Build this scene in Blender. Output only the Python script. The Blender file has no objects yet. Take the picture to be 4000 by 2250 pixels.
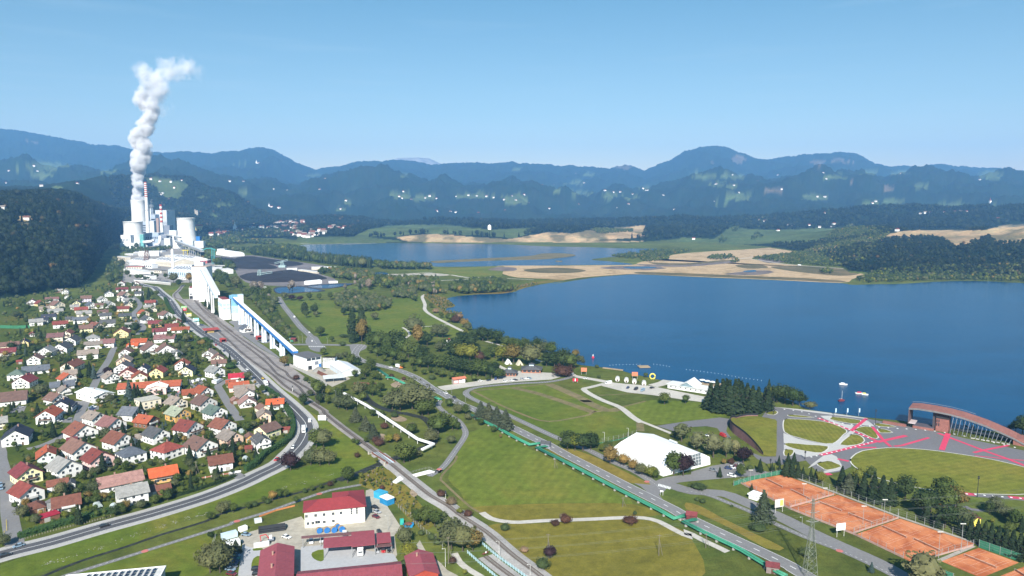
import bpy,math,random
import numpy as np
from mathutils import Vector,Matrix,Euler
R=random.Random(7)
C=bpy.context.scene.collection
sc=bpy.context.scene
# ------------------------------------------------------------------ camera, sky, sun, exposure
FPX,CXP,CYP,YH,HC=2826.0,2000.0,1125.0,800.0,146.0
PITCH=math.atan((CYP-YH)/FPX)
cd=bpy.data.cameras.new('camera'); cam=bpy.data.objects.new('camera',cd); C.objects.link(cam)
cam.location=(0,0,HC); cam.rotation_euler=(math.pi/2-PITCH,0,0)
cd.sensor_width=36.0; cd.lens=36.0*FPX/4000.0; cd.clip_start=1.0; cd.clip_end=60000
sc.camera=cam
SUN_EL=math.radians(36.0); SUN_AZ=math.radians(184.0)      # azimuth of the sun, clockwise from +Y: behind the camera
world=bpy.data.worlds.new('World'); sc.world=world; world.use_nodes=True
wt=world.node_tree; wt.nodes.clear()
wo=wt.nodes.new('ShaderNodeOutputWorld'); wb=wt.nodes.new('ShaderNodeBackground'); ws=wt.nodes.new('ShaderNodeTexSky')
ws.sky_type='NISHITA'; ws.sun_disc=False; ws.sun_elevation=SUN_EL; ws.sun_rotation=SUN_AZ
ws.altitude=400; ws.air_density=1.0; ws.dust_density=0.8; ws.ozone_density=1.6
wx=wt.nodes.new('ShaderNodeMix'); wx.data_type='RGBA'; wx.blend_type='MULTIPLY'; wx.inputs[0].default_value=1; 
wsx=wt.nodes.new('ShaderNodeSeparateXYZ'); wtc=wt.nodes.new('ShaderNodeTexCoord'); wtr=wt.nodes.new('ShaderNodeValToRGB'); wt.links.new(wtc.outputs['Generated'],wsx.inputs[0]); wt.links.new(wsx.outputs[2],wtr.inputs[0]); wt.links.new(wtr.outputs[0],wx.inputs[7])   # paler air towards the horizon, all round
we=wtr.color_ramp.elements; we.new(.12); [setattr(we[i],'position',p_)or setattr(we[i],'color',c_)for i,(p_,c_)in enumerate(((0,(1.5,1.10,.84,1)),(.12,(.95,.98,.86,1)),(.34,(.50,.88,.87,1))))]
wt.links.new(ws.outputs[0],wx.inputs[6])
wg=wt.nodes.new('ShaderNodeTexCoord'); wm=wt.nodes.new('ShaderNodeMapping'); wm.inputs['Scale'].default_value=(3,3,46); wn=wt.nodes.new('ShaderNodeTexNoise'); wn.inputs['Scale'].default_value=1.6; wn.inputs['Detail'].default_value=5
wr=wt.nodes.new('ShaderNodeValToRGB'); wr.color_ramp.elements[0].position=.56; wr.color_ramp.elements[1].position=.9
wc=wt.nodes.new('ShaderNodeMix'); wc.data_type='RGBA'; wc.inputs[7].default_value=(6.2,7.2,7.6,1)            # thin cirrus, all round the horizon
wt.links.new(wg.outputs['Generated'],wm.inputs[0]); wt.links.new(wm.outputs[0],wn.inputs['Vector']); wt.links.new(wn.outputs['Fac'],wr.inputs[0])
wk=wt.nodes.new('ShaderNodeMath'); wk.operation='MULTIPLY'; wk.inputs[1].default_value=.16; wt.links.new(wr.outputs[0],wk.inputs[0])
wt.links.new(wk.outputs[0],wc.inputs[0]); wt.links.new(wx.outputs[2],wc.inputs[6]); wt.links.new(wc.outputs[2],wb.inputs[0]); wt.links.new(wb.outputs[0],wo.inputs[0]); wb.inputs[1].default_value=0.066
sd=bpy.data.lights.new('sun','SUN'); sun=bpy.data.objects.new('sun',sd); C.objects.link(sun)
sd.energy=5.0; sd.angle=math.radians(0.5); sd.color=(1.0,0.955,0.89)
sdir=Vector((math.sin(SUN_AZ)*math.cos(SUN_EL),math.cos(SUN_AZ)*math.cos(SUN_EL),math.sin(SUN_EL)))
sun.rotation_euler=sdir.to_track_quat('Z','Y').to_euler(); sun.location=(0,0,900)
sc.view_settings.view_transform='Standard'; sc.view_settings.look='None'
sc.view_settings.exposure=1.0; sc.view_settings.gamma=1.0; sc.view_settings.use_curve_mapping=False
sc.render.engine='CYCLES'
cy=sc.cycles; cy.use_denoising=True; cy.max_bounces=6; cy.diffuse_bounces=2; cy.glossy_bounces=2
cy.transmission_bounces=3; cy.volume_bounces=4; cy.transparent_max_bounces=8; cy.volume_step_rate=1.0; cy.volume_max_steps=256
HAZE_DENSITY=0.000077

# ------------------------------------------------------------------ reading positions off the photograph
FR={'A':(0,1000,.27195),'B':(600,1100,.27195),'C':(0,1390,.27195),'D':(600,1390,.27195),
      'E':(0,1780,.34938),'F':(800,1780,.34938),'G':(1300,1180,.3882),'I':(2200,1300,.3882),
      'J':(3000,1450,.3882),'K':(3000,1780,.3882),'L':(1700,1700,.3882),'M':(400,700,.27609),
      'N':(0,450,.50466),'O':(1200,550,.54348),'P':(2500,550,.5823),'V':(0,0,1.5528),
      'Q':(750,850,.27195),'R':(1300,1000,.34938),'S':(460,200,.38647),'T':(1250,1600,.23465),
      'U':(3500,1540,.20016),'W':(3500,1880,.25536),'X':(400,980,.1941),'Y':(1500,1980,.23292),
      'a':(2400,1380,.1941),'b':(1050,1350,.15528),'c':(2680,1850,.20186),'d':(1740,1450,.04831),
      'e':(690,1180,.06211),'f':(980,2060,.08282),'Z':(0,0,1.0),'g':(0,1700,.379)}
CP,SP=math.cos(PITCH),math.sin(PITCH)
def src(fr,x,y):
    o=FR[fr]; return o[0]+x*o[2],o[1]+y*o[2]
def ray(fr,x,y):
    x,y=src(fr,x,y); a=(x-CXP)/FPX; b=-(y-CYP)/FPX
    return a,CP+b*SP,-SP+b*CP
def G(fr,x,y,z=0.0):                      # the ground point seen at a place of the photograph
    a,b,c=ray(fr,x,y); t=(z-HC)/c
    return Vector((a*t,b*t,z))
def AT(fr,x,y,Y):                         # the point of that line of sight at depth Y
    a,b,c=ray(fr,x,y); t=Y/b
    return Vector((a*t,Y,HC+c*t))
def ztop(fr,x,y,p):                       # height above the base point p of what is seen at (x, y)
    return max(0.3,AT(fr,x,y,p.y).z)
def mpp(fr,p):                              # metres per zoomed pixel at p
    d=p.y*CP+(HC-p.z)*SP
    return d/FPX*FR[fr][2]
def project(X,Y,Z):
    d=Y*CP-(Z-HC)*SP; u=Y*SP+(Z-HC)*CP
    d=np.maximum(d,1e-3)
    return CXP+FPX*X/d,CYP-FPX*u/d
def pip(poly,x,y):                         # points in polygon
    x=np.asarray(x,float); y=np.asarray(y,float); ins=np.zeros(x.shape,bool); n=len(poly)
    for i in range(n):
        x1,y1=poly[i]; x2,y2=poly[(i+1)%n]
        if y1==y2:continue
        c=((y1>y)!=(y2>y))&(x<(x2-x1)*(y-y1)/(y2-y1)+x1)
        ins^=c
    return ins
def vnoise(x,y,seed=0):
    x=np.asarray(x,float); y=np.asarray(y,float)
    xi=np.floor(x).astype(np.int64); yi=np.floor(y).astype(np.int64); fx=x-xi; fy=y-yi
    def h(a,b):
        n=(a*374761393+b*668265263+seed*974634777)&0xffffffff
        n=((n^(n>>13))*1274126177)&0xffffffff
        return((n^(n>>16))&0xffff)/65535.0
    fx=fx*fx*(3-2*fx); fy=fy*fy*(3-2*fy)
    return(h(xi,yi)*(1-fx)+h(xi+1,yi)*fx)*(1-fy)+(h(xi,yi+1)*(1-fx)+h(xi+1,yi+1)*fx)*fy-0.5
def fbm(x,y,o=4,seed=0):
    s=0; a=1.0
    for i in range(o):
        s=s+a*vnoise(x*2**i,y*2**i,seed+i); a*=.5
    return s

# ------------------------------------------------------------------ materials
MATS={}
def nmat(name):
    m=bpy.data.materials.new(name); m.use_nodes=True
    nt=m.node_tree; b=nt.nodes['Principled BSDF']; return m,nt,b
def setp(b,**k):
    for n,v in k.items():
        if n in b.inputs:b.inputs[n].default_value=v
def N(nt,t,**k):
    n=nt.nodes.new(t)
    for a,v in k.items():setattr(n,a,v)
    return n
def lnk(nt,a,b):nt.links.new(a,b)
def noise(nt,scale,detail=4,vec=None,rough=.6,dist=0):
    n=N(nt,'ShaderNodeTexNoise'); n.inputs['Scale'].default_value=scale; n.inputs['Detail'].default_value=detail
    n.inputs['Roughness'].default_value=rough; n.inputs['Distortion'].default_value=dist
    if vec is not None:lnk(nt,vec,n.inputs['Vector'])
    return n.outputs['Fac']
def ramp(nt,fac,stops):
    r=N(nt,'ShaderNodeValToRGB'); e=r.color_ramp.elements
    while len(e)<len(stops):e.new(.5)
    for i,(p,c)in enumerate(stops):
        e[i].position=p; e[i].color=(*c,1)if len(c)==3 else c
    lnk(nt,fac,r.inputs[0]); return r.outputs[0]
def mix(nt,f,a,b,mode='MIX'):
    m=N(nt,'ShaderNodeMix',data_type='RGBA',blend_type=mode)
    for s,v in((m.inputs[0],f),(m.inputs[6],a),(m.inputs[7],b)):
        if isinstance(v,(int,float)):s.default_value=v
        elif isinstance(v,tuple):s.default_value=(*v,1)if len(v)==3 else v
        else:lnk(nt,v,s)
    return m.outputs[2]
def sc3(c,k):return tuple(min(1,v*k)for v in c)
def mat(col,rough=.85,var=.18,scale=.6,coarse=.05,name=None,spec=.25,metal=0,bump=0):
    key=(name,tuple(col),rough,var,scale)
    if key in MATS:return MATS[key]
    m,nt,b=nmat(name or 'surface'); tc=N(nt,'ShaderNodeTexCoord').outputs['Object']
    f1=noise(nt,scale,5,tc); f2=noise(nt,coarse,4,tc)
    a=ramp(nt,f1,[(.3,sc3(col,1-var)),(.7,sc3(col,1+var))])
    d=ramp(nt,f2,[(.35,(1-var,)*3),(.65,(1,1,1))])
    lnk(nt,mix(nt,1.0,a,d,'MULTIPLY'),b.inputs['Base Color'])
    setp(b,Roughness=rough,Metallic=metal); b.inputs['Specular IOR Level'].default_value=spec
    if bump:
        bp=N(nt,'ShaderNodeBump'); bp.inputs['Strength'].default_value=bump; lnk(nt,f1,bp.inputs['Height']); lnk(nt,bp.outputs[0],b.inputs['Normal'])
    MATS[key]=m; return m
def grass(name,c1,c2,c3,stripes=0,sang=0,swid=2.5,raw=False):
    m,nt,b=nmat(name); tc=N(nt,'ShaderNodeTexCoord').outputs['Object']
    if not raw:c1,c2,c3=[(c[0]*1.36,c[1]*1.29,c[2]*.62)for c in(c1,c2,c3)]
    a=ramp(nt,noise(nt,.012,5,tc,.65,1.0),[(.36,c1),(.52,c2),(.68,c3)])
    f=ramp(nt,noise(nt,.16,6,tc,.75),[(.3,(.66,.66,.62)),(.7,(1.25,1.2,1.2))])
    g=ramp(nt,noise(nt,1.6,3,tc,.7),[(.3,(.78,.8,.78)),(.7,(1.18,1.16,1.1))])
    col=mix(nt,1.0,mix(nt,1.0,a,f,'MULTIPLY'),g,'MULTIPLY')
    if stripes:
        mp=N(nt,'ShaderNodeMapping'); mp.inputs['Rotation'].default_value=(0,0,sang); lnk(nt,tc,mp.inputs[0])
        w=N(nt,'ShaderNodeTexWave'); w.inputs['Scale'].default_value=.314/swid; w.inputs['Distortion'].default_value=1.2
        w.inputs['Detail Scale'].default_value=.3
        lnk(nt,mp.outputs[0],w.inputs[0]); s=ramp(nt,w.outputs['Fac'],[(.2,(1-stripes,)*3),(.8,(1+stripes,)*3)])
        col=mix(nt,1.0,col,s,'MULTIPLY')
    lnk(nt,col,b.inputs['Base Color']); setp(b,Roughness=.95); b.inputs['Specular IOR Level'].default_value=.1
    return m

# ------------------------------------------------------------------ meshes and objects
class MB:
    def __init__(s):s.v=[]; s.f=[]; s.m=[]
    def add(s,vs,fs,mi=0):
        o=len(s.v); s.v+=[tuple(v)for v in vs]; s.f+=[tuple(i+o for i in f)for f in fs]; s.m+=[mi]*len(fs)
    def box(s,x0,y0,z0,x1,y1,z1,mi=0):
        s.add([(x0,y0,z0),(x1,y0,z0),(x1,y1,z0),(x0,y1,z0),(x0,y0,z1),(x1,y0,z1),(x1,y1,z1),(x0,y1,z1)],
              [(0,3,2,1),(4,5,6,7),(0,1,5,4),(1,2,6,5),(2,3,7,6),(3,0,4,7)],mi)
    def prism(s,poly,z0,z1,mi=0):
        n=len(poly); ar=sum(poly[i][0]*poly[(i+1)%n][1]-poly[(i+1)%n][0]*poly[i][1]for i in range(n))
        if ar<0:poly=list(reversed(poly))
        s.add([(p[0],p[1],z0)for p in poly]+[(p[0],p[1],z1)for p in poly],
              [tuple(range(n-1,-1,-1)),tuple(range(n,2*n))]+[(i,(i+1)%n,n+(i+1)%n,n+i)for i in range(n)],mi)
    def hull(s,a,b,mi=0):                 # two rings of equal length joined and capped
        n=len(a)
        s.add(list(a)+list(b),[tuple(range(n-1,-1,-1)),tuple(range(n,2*n))]+[(i,(i+1)%n,n+(i+1)%n,n+i)for i in range(n)],mi)
    def lift(s):                             # overlapping sheets never share a plane
        s.k=getattr(s,'k',0)+1; return .0025*(s.k%9)
    def sheet(s,poly,z,mi=0):
        z+=s.lift(); n=len(poly); ar=sum(poly[i][0]*poly[(i+1)%n][1]-poly[(i+1)%n][0]*poly[i][1]for i in range(n))
        if ar<0:poly=list(reversed(poly))
        s.add([(p[0],p[1],z)for p in poly],[tuple(range(n))],mi)
    def tube(s,p,q,r,n=6,r2=None,mi=0):
        p=Vector(p); q=Vector(q); d=(q-p)
        if d.length<1e-6:return
        d.normalize(); u=d.orthogonal().normalized(); w=d.cross(u); r2=r if r2 is None else r2
        ri=lambda c,rr:[c+(u*math.cos(2*math.pi*i/n)+w*math.sin(2*math.pi*i/n))*rr for i in range(n)]
        s.hull(ri(p,r),ri(q,r2),mi)
    def path(s,pts,r,n=8,mi=0):          # bent pipe
        pts=[Vector(p)for p in pts]; rings=[]
        for i,p in enumerate(pts):
            a=(pts[i]-pts[i-1]).normalized()if i else(pts[1]-pts[0]).normalized()
            b=(pts[i+1]-pts[i]).normalized()if i<len(pts)-1 else a
            d=(a+b).normalized(); u=d.cross(Vector((0,0,1)))
            if u.length<1e-3:u=d.orthogonal()
            u.normalize(); w=u.cross(d); k=1/max(.4,math.sqrt(max(.01,(1+a.dot(b))/2)))
            rings.append([p+u*(math.cos(2*math.pi*j/n)*r*k)+w*(math.sin(2*math.pi*j/n)*r)for j in range(n)])
        o=len(rings)*n; vs=[v for ri in rings for v in ri]; fs=[tuple(range(n)),tuple(range(o-1,o-n-1,-1))]
        for i in range(len(rings)-1):
            for j in range(n):fs.append((i*n+j,(i+1)*n+j,(i+1)*n+(j+1)%n,i*n+(j+1)%n))
        s.add(vs,fs,mi)
    def lathe(s,prof,n=24,cx=0,cy=0,mi=0,cap=True):
        vs=[]; fs=[]
        for r,z in prof:vs+=[(cx+r*math.cos(2*math.pi*i/n),cy+r*math.sin(2*math.pi*i/n),z)for i in range(n)]
        for k in range(len(prof)-1):
            for i in range(n):fs.append((k*n+i,k*n+(i+1)%n,(k+1)*n+(i+1)%n,(k+1)*n+i))
        if cap:fs+=[tuple(range(n-1,-1,-1)),tuple(range((len(prof)-1)*n,len(prof)*n))]
        s.add(vs,fs,mi)
    def strip(s,pts,w,z,mi=0):           # ribbon along a line
        z+=s.lift()
        L=[]; Rr=[]; n=len(pts)
        for i in range(n):
            a=pts[max(0,i-1)]; b=pts[min(n-1,i+1)]; dx,dy=b[0]-a[0],b[1]-a[1]; l=math.hypot(dx,dy)or 1
            nx,ny=-dy/l*w/2,dx/l*w/2; L.append((pts[i][0]+nx,pts[i][1]+ny,z)); Rr.append((pts[i][0]-nx,pts[i][1]-ny,z))
        s.add(L+Rr,[(n+i,n+i+1,i+1,i)for i in range(n-1)],mi)
    def mesh(s,name,smooth=False):
        me=bpy.data.meshes.new(name); me.from_pydata(s.v,[],s.f)
        if any(s.m):me.polygons.foreach_set('material_index',s.m)
        if smooth:me.polygons.foreach_set('use_smooth',[True]*len(s.f))
        me.update(); return me
def tag(o,label=None,cat=None,group=None,kind=None):
    if label:o['label']=label
    if cat:o['category']=cat
    if group:o['group']=group
    if kind:o['kind']=kind
    return o
def ob(name,mb,mats,parent=None,smooth=False,loc=None,rz=0):
    me=mb.mesh(name,smooth)if isinstance(mb,MB)else mb
    if isinstance(mb,MB):
        for m in(mats if isinstance(mats,(list,tuple))else[mats]):me.materials.append(m)
    o=bpy.data.objects.new(name,me); C.objects.link(o)
    if parent is not None:o.parent=parent
    if loc is not None:o.location=loc
    if rz:o.rotation_euler=(0,0,rz)
    return o
def remat(o,m,slot=0):                     # its own material on a shared mesh
    o.material_slots[slot].link='OBJECT'; o.material_slots[slot].material=m
def thing(name,label,cat,loc=(0,0,0),rz=0,group=None):
    o=bpy.data.objects.new(name,None); C.objects.link(o); o.location=loc; o.rotation_euler=(0,0,rz); o.empty_display_size=.5
    return tag(o,label,cat,group)
def struct(name,mb,mats,**k):return tag(ob(name,mb,mats,**k),kind='structure')
def copy_tree(o,parent=None):
    c=o.copy(); C.objects.link(c)
    if parent is not None:c.parent=parent
    for ch in o.children:copy_tree(ch,c)
    return c
def smooth_line(pts,step=6.0):
    pts=[Vector((p[0],p[1],0))for p in pts]; out=[]
    P_=[pts[0]*2-pts[1]]+pts+[pts[-1]*2-pts[-2]]
    for i in range(1,len(P_)-2):
        p0,p1,p2,p3=P_[i-1:i+3]; n=max(2,int((p2-p1).length/step))
        for k in range(n):
            t=k/n
            out.append(.5*((2*p1)+(p2-p0)*t+(2*p0-5*p1+4*p2-p3)*t*t+(3*p1-p0-3*p2+p3)*t**3))
    out.append(pts[-1]); return out
def line(*fp,step=6.0):                     # ('E', x, y, x, y, ..., ) groups -> smooth ground line
    pts=[]
    for g in fp:
        fr=g[0]
        for i in range(1,len(g),2):pts.append(G(fr,g[i],g[i+1]))
    return smooth_line(pts,step)
def poly(*fp):
    pts=[]
    for g in fp:
        for i in range(1,len(g),2):pts.append(G(g[0],g[i],g[i+1]))
    return[(p.x,p.y)for p in pts]
def rpoly(p,step=5.0):                      # smoothed closed outline
    q=[Vector((a,b,0))for a,b in p]; n=len(q); out=[]
    for i in range(n):
        p0,p1,p2,p3=q[i-1],q[i],q[(i+1)%n],q[(i+2)%n]; m=max(2,min(12,int((p2-p1).length/step)))
        for k in range(m):
            t=k/m
            v=.5*((2*p1)+(p2-p0)*t+(2*p0-5*p1+4*p2-p3)*t*t+(3*p1-p0-3*p2+p3)*t**3); out.append((v.x,v.y))
    return out
def resample(pts,step):
    out=[]; acc=0.0
    for a,b in zip(pts,pts[1:]):
        a=Vector(a); b=Vector(b); l=(b-a).length; t=acc
        while t<l:out.append((a+(b-a)*(t/l),(b-a).normalized())); t+=step
        acc=t-l
    return out
def dashes(mb,pts,w,z,on,off):
    q=resample(pts,on+off)
    for p,d in q:
        n=Vector((-d.y,d.x,0))*(w/2); e=p+d*on
        mb.add([(p+n).to_tuple()[:2]+(z,),(p-n).to_tuple()[:2]+(z,),(e-n).to_tuple()[:2]+(z,),(e+n).to_tuple()[:2]+(z,)],[(0,1,2,3)])
def offset_line(pts,d):
    out=[]
    for i in range(len(pts)):
        a=pts[max(0,i-1)]; b=pts[min(len(pts)-1,i+1)]; t=(Vector(b)-Vector(a)); t.z=0; t.normalize()
        out.append(Vector(pts[i])+Vector((-t.y,t.x,0))*d)
    return out
# ------------------------------------------------------------------ the land: one sheet from the valley floor to the skyline
XA=[-700,0,300,450,520,700,900,1000,1100,1200,1300,1600,1800,2000,2200,2400,2600,2800,3000,3300,3500,3700,4000,4700]
def LY(xs,vs):return np.interp(UX,xs,vs)
su=np.linspace(-.78,.78,800)
US=np.concatenate([np.linspace(-1.9,-.79,40),su,np.linspace(.79,1.9,40)])
UX=CXP+US*FPX*1.003                   # photo column of every grid column
YS=np.concatenate([np.linspace(20,880,14),np.geomspace(900,4600,250),np.geomspace(4660,13500,110)])
def zrow(row,Y,x):                          # height of what is seen at photo row, depth Y
    b=-(np.asarray(row)-CYP)/FPX
    return HC+(-SP+b*CP)/(CP+b*SP)*Y
dA=LY([-700,0,300,350,386,420,455,500,560,700,900,1100,1200,1600,2000,2400,2600,2800,3000,3200,3330,3500,3700,4000,4700],
        [950,1110,1265,1500,1950,2450,2720,2850,2980,3050,3150,3150,2800,2780,2820,2800,2900,2760,2500,2100,1560,1480,1470,1440,1400])
dB=LY([-700,0,200,300,400,480,560,700,900,1100,1300,1600,2000,2400,2800,3000,3300,3600,4000,4700],
        [1750,1900,2100,2350,2750,3150,3380,3380,3500,3600,3250,3200,3220,3230,3250,3250,2600,2350,2250,2250])
rB=LY([-700,0,200,280,350,420,500,545,700,760,830,900,1000,1100,1200,1300,1600,2000,2400,2600,2800,3000,3300,3600,4000,4700],
        [770,765,757,772,792,806,814,815,835,852,880,893,888,886,880,893,881,886,895,892,888,886,905,899,886,880])
dC=LY([-700,0,300,520,620,760,900,1000,1200,2000,2800,3400,4000,4700],[3400,3400,3600,4300,4400,4400,4400,4250,4050,3950,3900,3700,3600,3600])
rC=LY([-700,0,150,300,400,520,610,680,760,870,960,1020,1100,1200,1600,2000,2400,2600,2800,3100,3400,3700,4000,4700],
        [725,716,724,705,694,682,675,684,694,737,790,818,842,858,866,866,866,862,846,838,829,824,808,800])
dD=np.full(UX.shape,6600.0)
rD=LY([-700,0,400,700,900,1050,1150,1300,1450,1550,1700,1820,1960,2060,2180,2300,2450,2620,2800,3000,3200,3400,3700,4000,4700],
        [650,655,665,640,660,690,712,700,690,676,702,690,694,712,740,744,730,720,700,686,680,690,684,672,660])
dE=np.full(UX.shape,10200.0)
VX=np.array([-300,0,30,60,100,150,190,230,270,310,400,440,480,540,600,625,660,690,720,745,770,800,830,870,920,960,1000,1040,1100,1150,1200,1250,1300,1330,1400,1430,1480,1530,1550,1570,1595,1620,1650,1690,1720,1760,1790,1815,1850,1890,1930,1980,2020,2060,2095,2130,2160,2190,2230,2260,2300,2330,2360,2420,2460,2490,2530,2576,2800])*1.5528
VR=np.array([330,327,325,327,334,343,350,359,366,372,384,386,384,381,378,374,369,374,388,402,414,423,424,416,410,405,402,404,415,411,409,413,410,409,414,416,419,422,414,410,415,426,410,395,381,370,367,370,382,393,401,396,390,384,381,385,394,416,422,421,425,419,417,419,423,424,427,438,446])*1.5528
rE=np.interp(UX,VX,VR)
zB=zrow(rB,dB,UX); zC=zrow(rC,dC,UX); zD=zrow(rD,dD,UX); zE=zrow(rE,dE,UX)
dBC=(dB+dC)/2; zBC=np.minimum(zB,zC)-.22*(dC-dB)**.75*.55
dCD=dC+(dD-dC)*.35; zCD=zC-70
dDE=dD+(dE-dD)*.3; zDE=zD-120
zBC=np.maximum(zBC,4)
DD=np.stack([np.full(UX.shape,10.),dA,dA+(dB-dA)*.25,dB,dBC,dC,dCD,dD,dDE,dE,np.full(UX.shape,13600.)])
ZZ=np.stack([np.zeros(UX.shape),np.zeros(UX.shape),zB*.33,zB,zBC,zC,zCD,zD,zDE,zE,zE*0+20])
ker=np.exp(-np.linspace(-2,2,9)**2); ker/=ker.sum()
for k in range(2,8):ZZ[k]=np.convolve(np.pad(ZZ[k],4,'edge'),ker,'valid')
HG=np.zeros((len(US),len(YS)))
for i in range(len(US)):
    HG[i]=np.interp(YS,DD[:,i],ZZ[:,i])
    e=np.clip((YS-dA[i])/300,0,1)
XG=US[:,None]*YS[None,:]; YG=np.repeat(YS[None,:],len(US),0)
hz=np.clip(HG/60,0,1)
far=np.clip((YG-3600)/2500,0,1)
crest=np.exp(-((YG-10200)/900)**2)
HG=HG+hz*(fbm(XG/420+3,YG/420,4,3)*(36+130*far*(1-crest*.85))+fbm(XG/130,YG/130,3,9)*(10+26*far*(1-crest*.6)))
rid=np.clip((YG-3900)/900,0,1)*(1-crest*.9)*np.clip((9900-YG)/500,0,1)
HG=HG+hz*rid*((.5-np.abs(fbm(XG/620+9,YG/800,3,15)))*190-70+fbm(XG/210,YG/260,3,19)*55)
HG=np.maximum(HG,0)
def hgt(X,Y):                                # ground height anywhere
    X=np.asarray(X,float); Y=np.asarray(Y,float); u=X/Y
    fi=np.interp(u,US,np.arange(len(US))); fj=np.interp(Y,YS,np.arange(len(YS)))
    i=np.clip(fi.astype(int),0,len(US)-2); j=np.clip(fj.astype(int),0,len(YS)-2); a=fi-i; b=fj-j
    return HG[i,j]*(1-a)*(1-b)+HG[i+1,j]*a*(1-b)+HG[i,j+1]*(1-a)*b+HG[i+1,j+1]*a*b
def HIT(fr,x,y):                            # first point of the land on that line of sight
    a,b,c=ray(fr,x,y); Y=np.geomspace(150,13000,3000); z=HC+c/b*Y; h=hgt(a/b*Y,Y)
    k=np.nonzero(z<=h+.01)[0]
    if len(k)==0:return None
    return Vector((a/b*Y[k[0]],Y[k[0]],float(h[k[0]])))
def spoly(fr,*xy):return[src(fr,xy[i],xy[i+1])for i in range(0,len(xy),2)]
def sell(fr,cx,cy,rx,ry,n=14):
    return[src(fr,cx+rx*math.cos(2*math.pi*i/n)*(1+.3*math.sin(i*2.7+cx)),cy+ry*math.sin(2*math.pi*i/n)*(1+.3*math.cos(i*1.9+cy)))for i in range(n)]
MEADOW=[sell('N',*e)for e in[(340,395,180,36),(60,435,80,20),(310,470,110,18),(850,440,60,12),(1720,702,90,18),(1560,640,45,12),(2420,465,60,10),(440,560,50,10),(1880,595,60,12),(1250,660,0,0),(1660,780,50,12),(1860,385,50,8)]]
MEADOW+=[spoly('N',1130,488,1270,488,1350,510,1460,540,1420,610,1400,660,1300,655,1200,570,1130,540)]
MEADOW+=[sell('O',*e)for e in[(680,392,80,26),(850,415,100,18),(1200,402,160,17),(1500,425,100,40),(1780,362,58,11),(1950,380,100,12),(2180,395,60,22),(2330,412,60,14),(630,490,40,12),(240,495,60,9),(300,440,50,25),(1500,205,40,9),(2030,245,50,14),(1930,305,70,9),(700,255,42,12),(1250,375,30,14)]]
MEADOW+=[sell('P',*e)for e in[(430,235,90,16),(620,240,90,14),(500,295,80,11),(620,315,50,18),(670,382,90,26),(540,420,70,13),(1160,382,110,17),(1300,250,80,15),(1560,430,60,20),(1700,415,80,26),(1650,215,170,14),(1890,305,50,16),(2350,232,90,30),(2380,440,60,18),(2100,440,100,16),(110,375,60,10),(30,325,40,14)]]
MEADOW+=[spoly('O',-80,690,430,690,700,722,300,745,-80,750),spoly('O',330,690,430,640,600,610,1000,606,1300,640,1640,622,1660,640,1500,700,1250,680,800,665,640,690),
           spoly('P',490,660,600,585,900,598,1240,588,1500,578,1650,610,1400,652,1100,684,800,692,40,712,40,680,300,650),spoly('A',1090,470,1340,430,1540,450,1540,560,1100,520),spoly('Q',830,150,1250,160,1250,205,820,190)]
SANDP=[spoly('O',640,690,900,668,1440,708,1740,655,1900,668,2030,640,2430,612,2430,690,2030,720,2420,720,2400,745,2000,750,1400,738,1000,735,700,722),
         spoly('P',1100,770,1130,730,1300,690,1600,640,1800,600,2100,600,2300,598,2480,562,2576,560,2640,600,2600,680,2400,690,2330,640,2120,720,2000,640,1700,652,1350,724),sell('N',180,860,120,26),sell('N',150,800,100,22)]
SAND2=[sell('P',*e)for e in[(900,335,70,13),(1650,320,60,18),(660,125,50,26),(520,145,60,10),(1330,135,40,14),(1190,145,50,16),(1400,150,40,10),(1390,285,50,8)]]+[sell('N',280,212,40,10),sell('N',210,205,14,8),sell('O',2270,190,60,18)]
def classes(X,Y,Z):
    px,py=project(X,Y,Z); px=px+9*vnoise(X/25,Y/40,77); py=py+3.0*vnoise(X/35,Y/60,78)
    c=np.where(Z>1.5,1,0)
    inb=lambda ps:np.any([pip(p,px,py)for p in ps],0)
    c=np.where((Z>.3)&inb(MEADOW),2,c); c=np.where((Z>.3)&inb(SANDP),3,c); c=np.where((Z>.3)&inb(SAND2),4,c)
    return c
CL=classes(XG.ravel(),YG.ravel(),HG.ravel()).reshape(HG.shape)
# distant canopy: crowns as relief where single trees are far under a pixel
jit=np.random.RandomState(3).rand(*HG.shape)
fo=(CL==1)
HG2=HG+np.where(fo&(YG>3300),(jit*1.0)*np.clip((YG-3300)/600,0,1)*(9+6*far),0)
nu,ny=HG.shape
idx=np.arange(nu*ny).reshape(nu,ny)
quads=np.stack([idx[:-1,:-1],idx[1:,:-1],idx[1:,1:],idx[:-1,1:]],-1).reshape(-1,4)
me=bpy.data.meshes.new('ground'); me.vertices.add(nu*ny); me.loops.add(quads.size); me.polygons.add(len(quads))
me.vertices.foreach_set('co',np.stack([XG,YG,HG2],-1).astype(np.float32).ravel())
me.loops.foreach_set('vertex_index',quads.astype(np.int32).ravel()); me.polygons.foreach_set('loop_start',np.arange(0,quads.size,4,dtype=np.int32))
me.update(calc_edges=True)
me.polygons.foreach_set('use_smooth',np.ones(len(quads),bool))
base=np.array([(.090,.112,.028),(.012,.022,.011),(.075,.105,.042),(.40,.29,.175),(.11,.09,.07)])
colv=base[CL]
vn=fbm(XG/90,YG/90,4,21); vm=vnoise(XG/14,YG/14,31); vs_=vnoise(XG/34+YG/21,YG/90-XG/200,41)
k=1+.45*vn+.3*vm; colv=colv*k[...,None]
colv[...,0]*=np.where(fo,1+.5*vnoise(XG/60,YG/60,51),1)
sd_=(CL==3); brown=np.clip((fbm(XG/60,YG/120,3,61)-.02)*4,0,1)*sd_
colv=colv*(1-brown[...,None])+np.array((.15,.13,.075))*brown[...,None]
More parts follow.
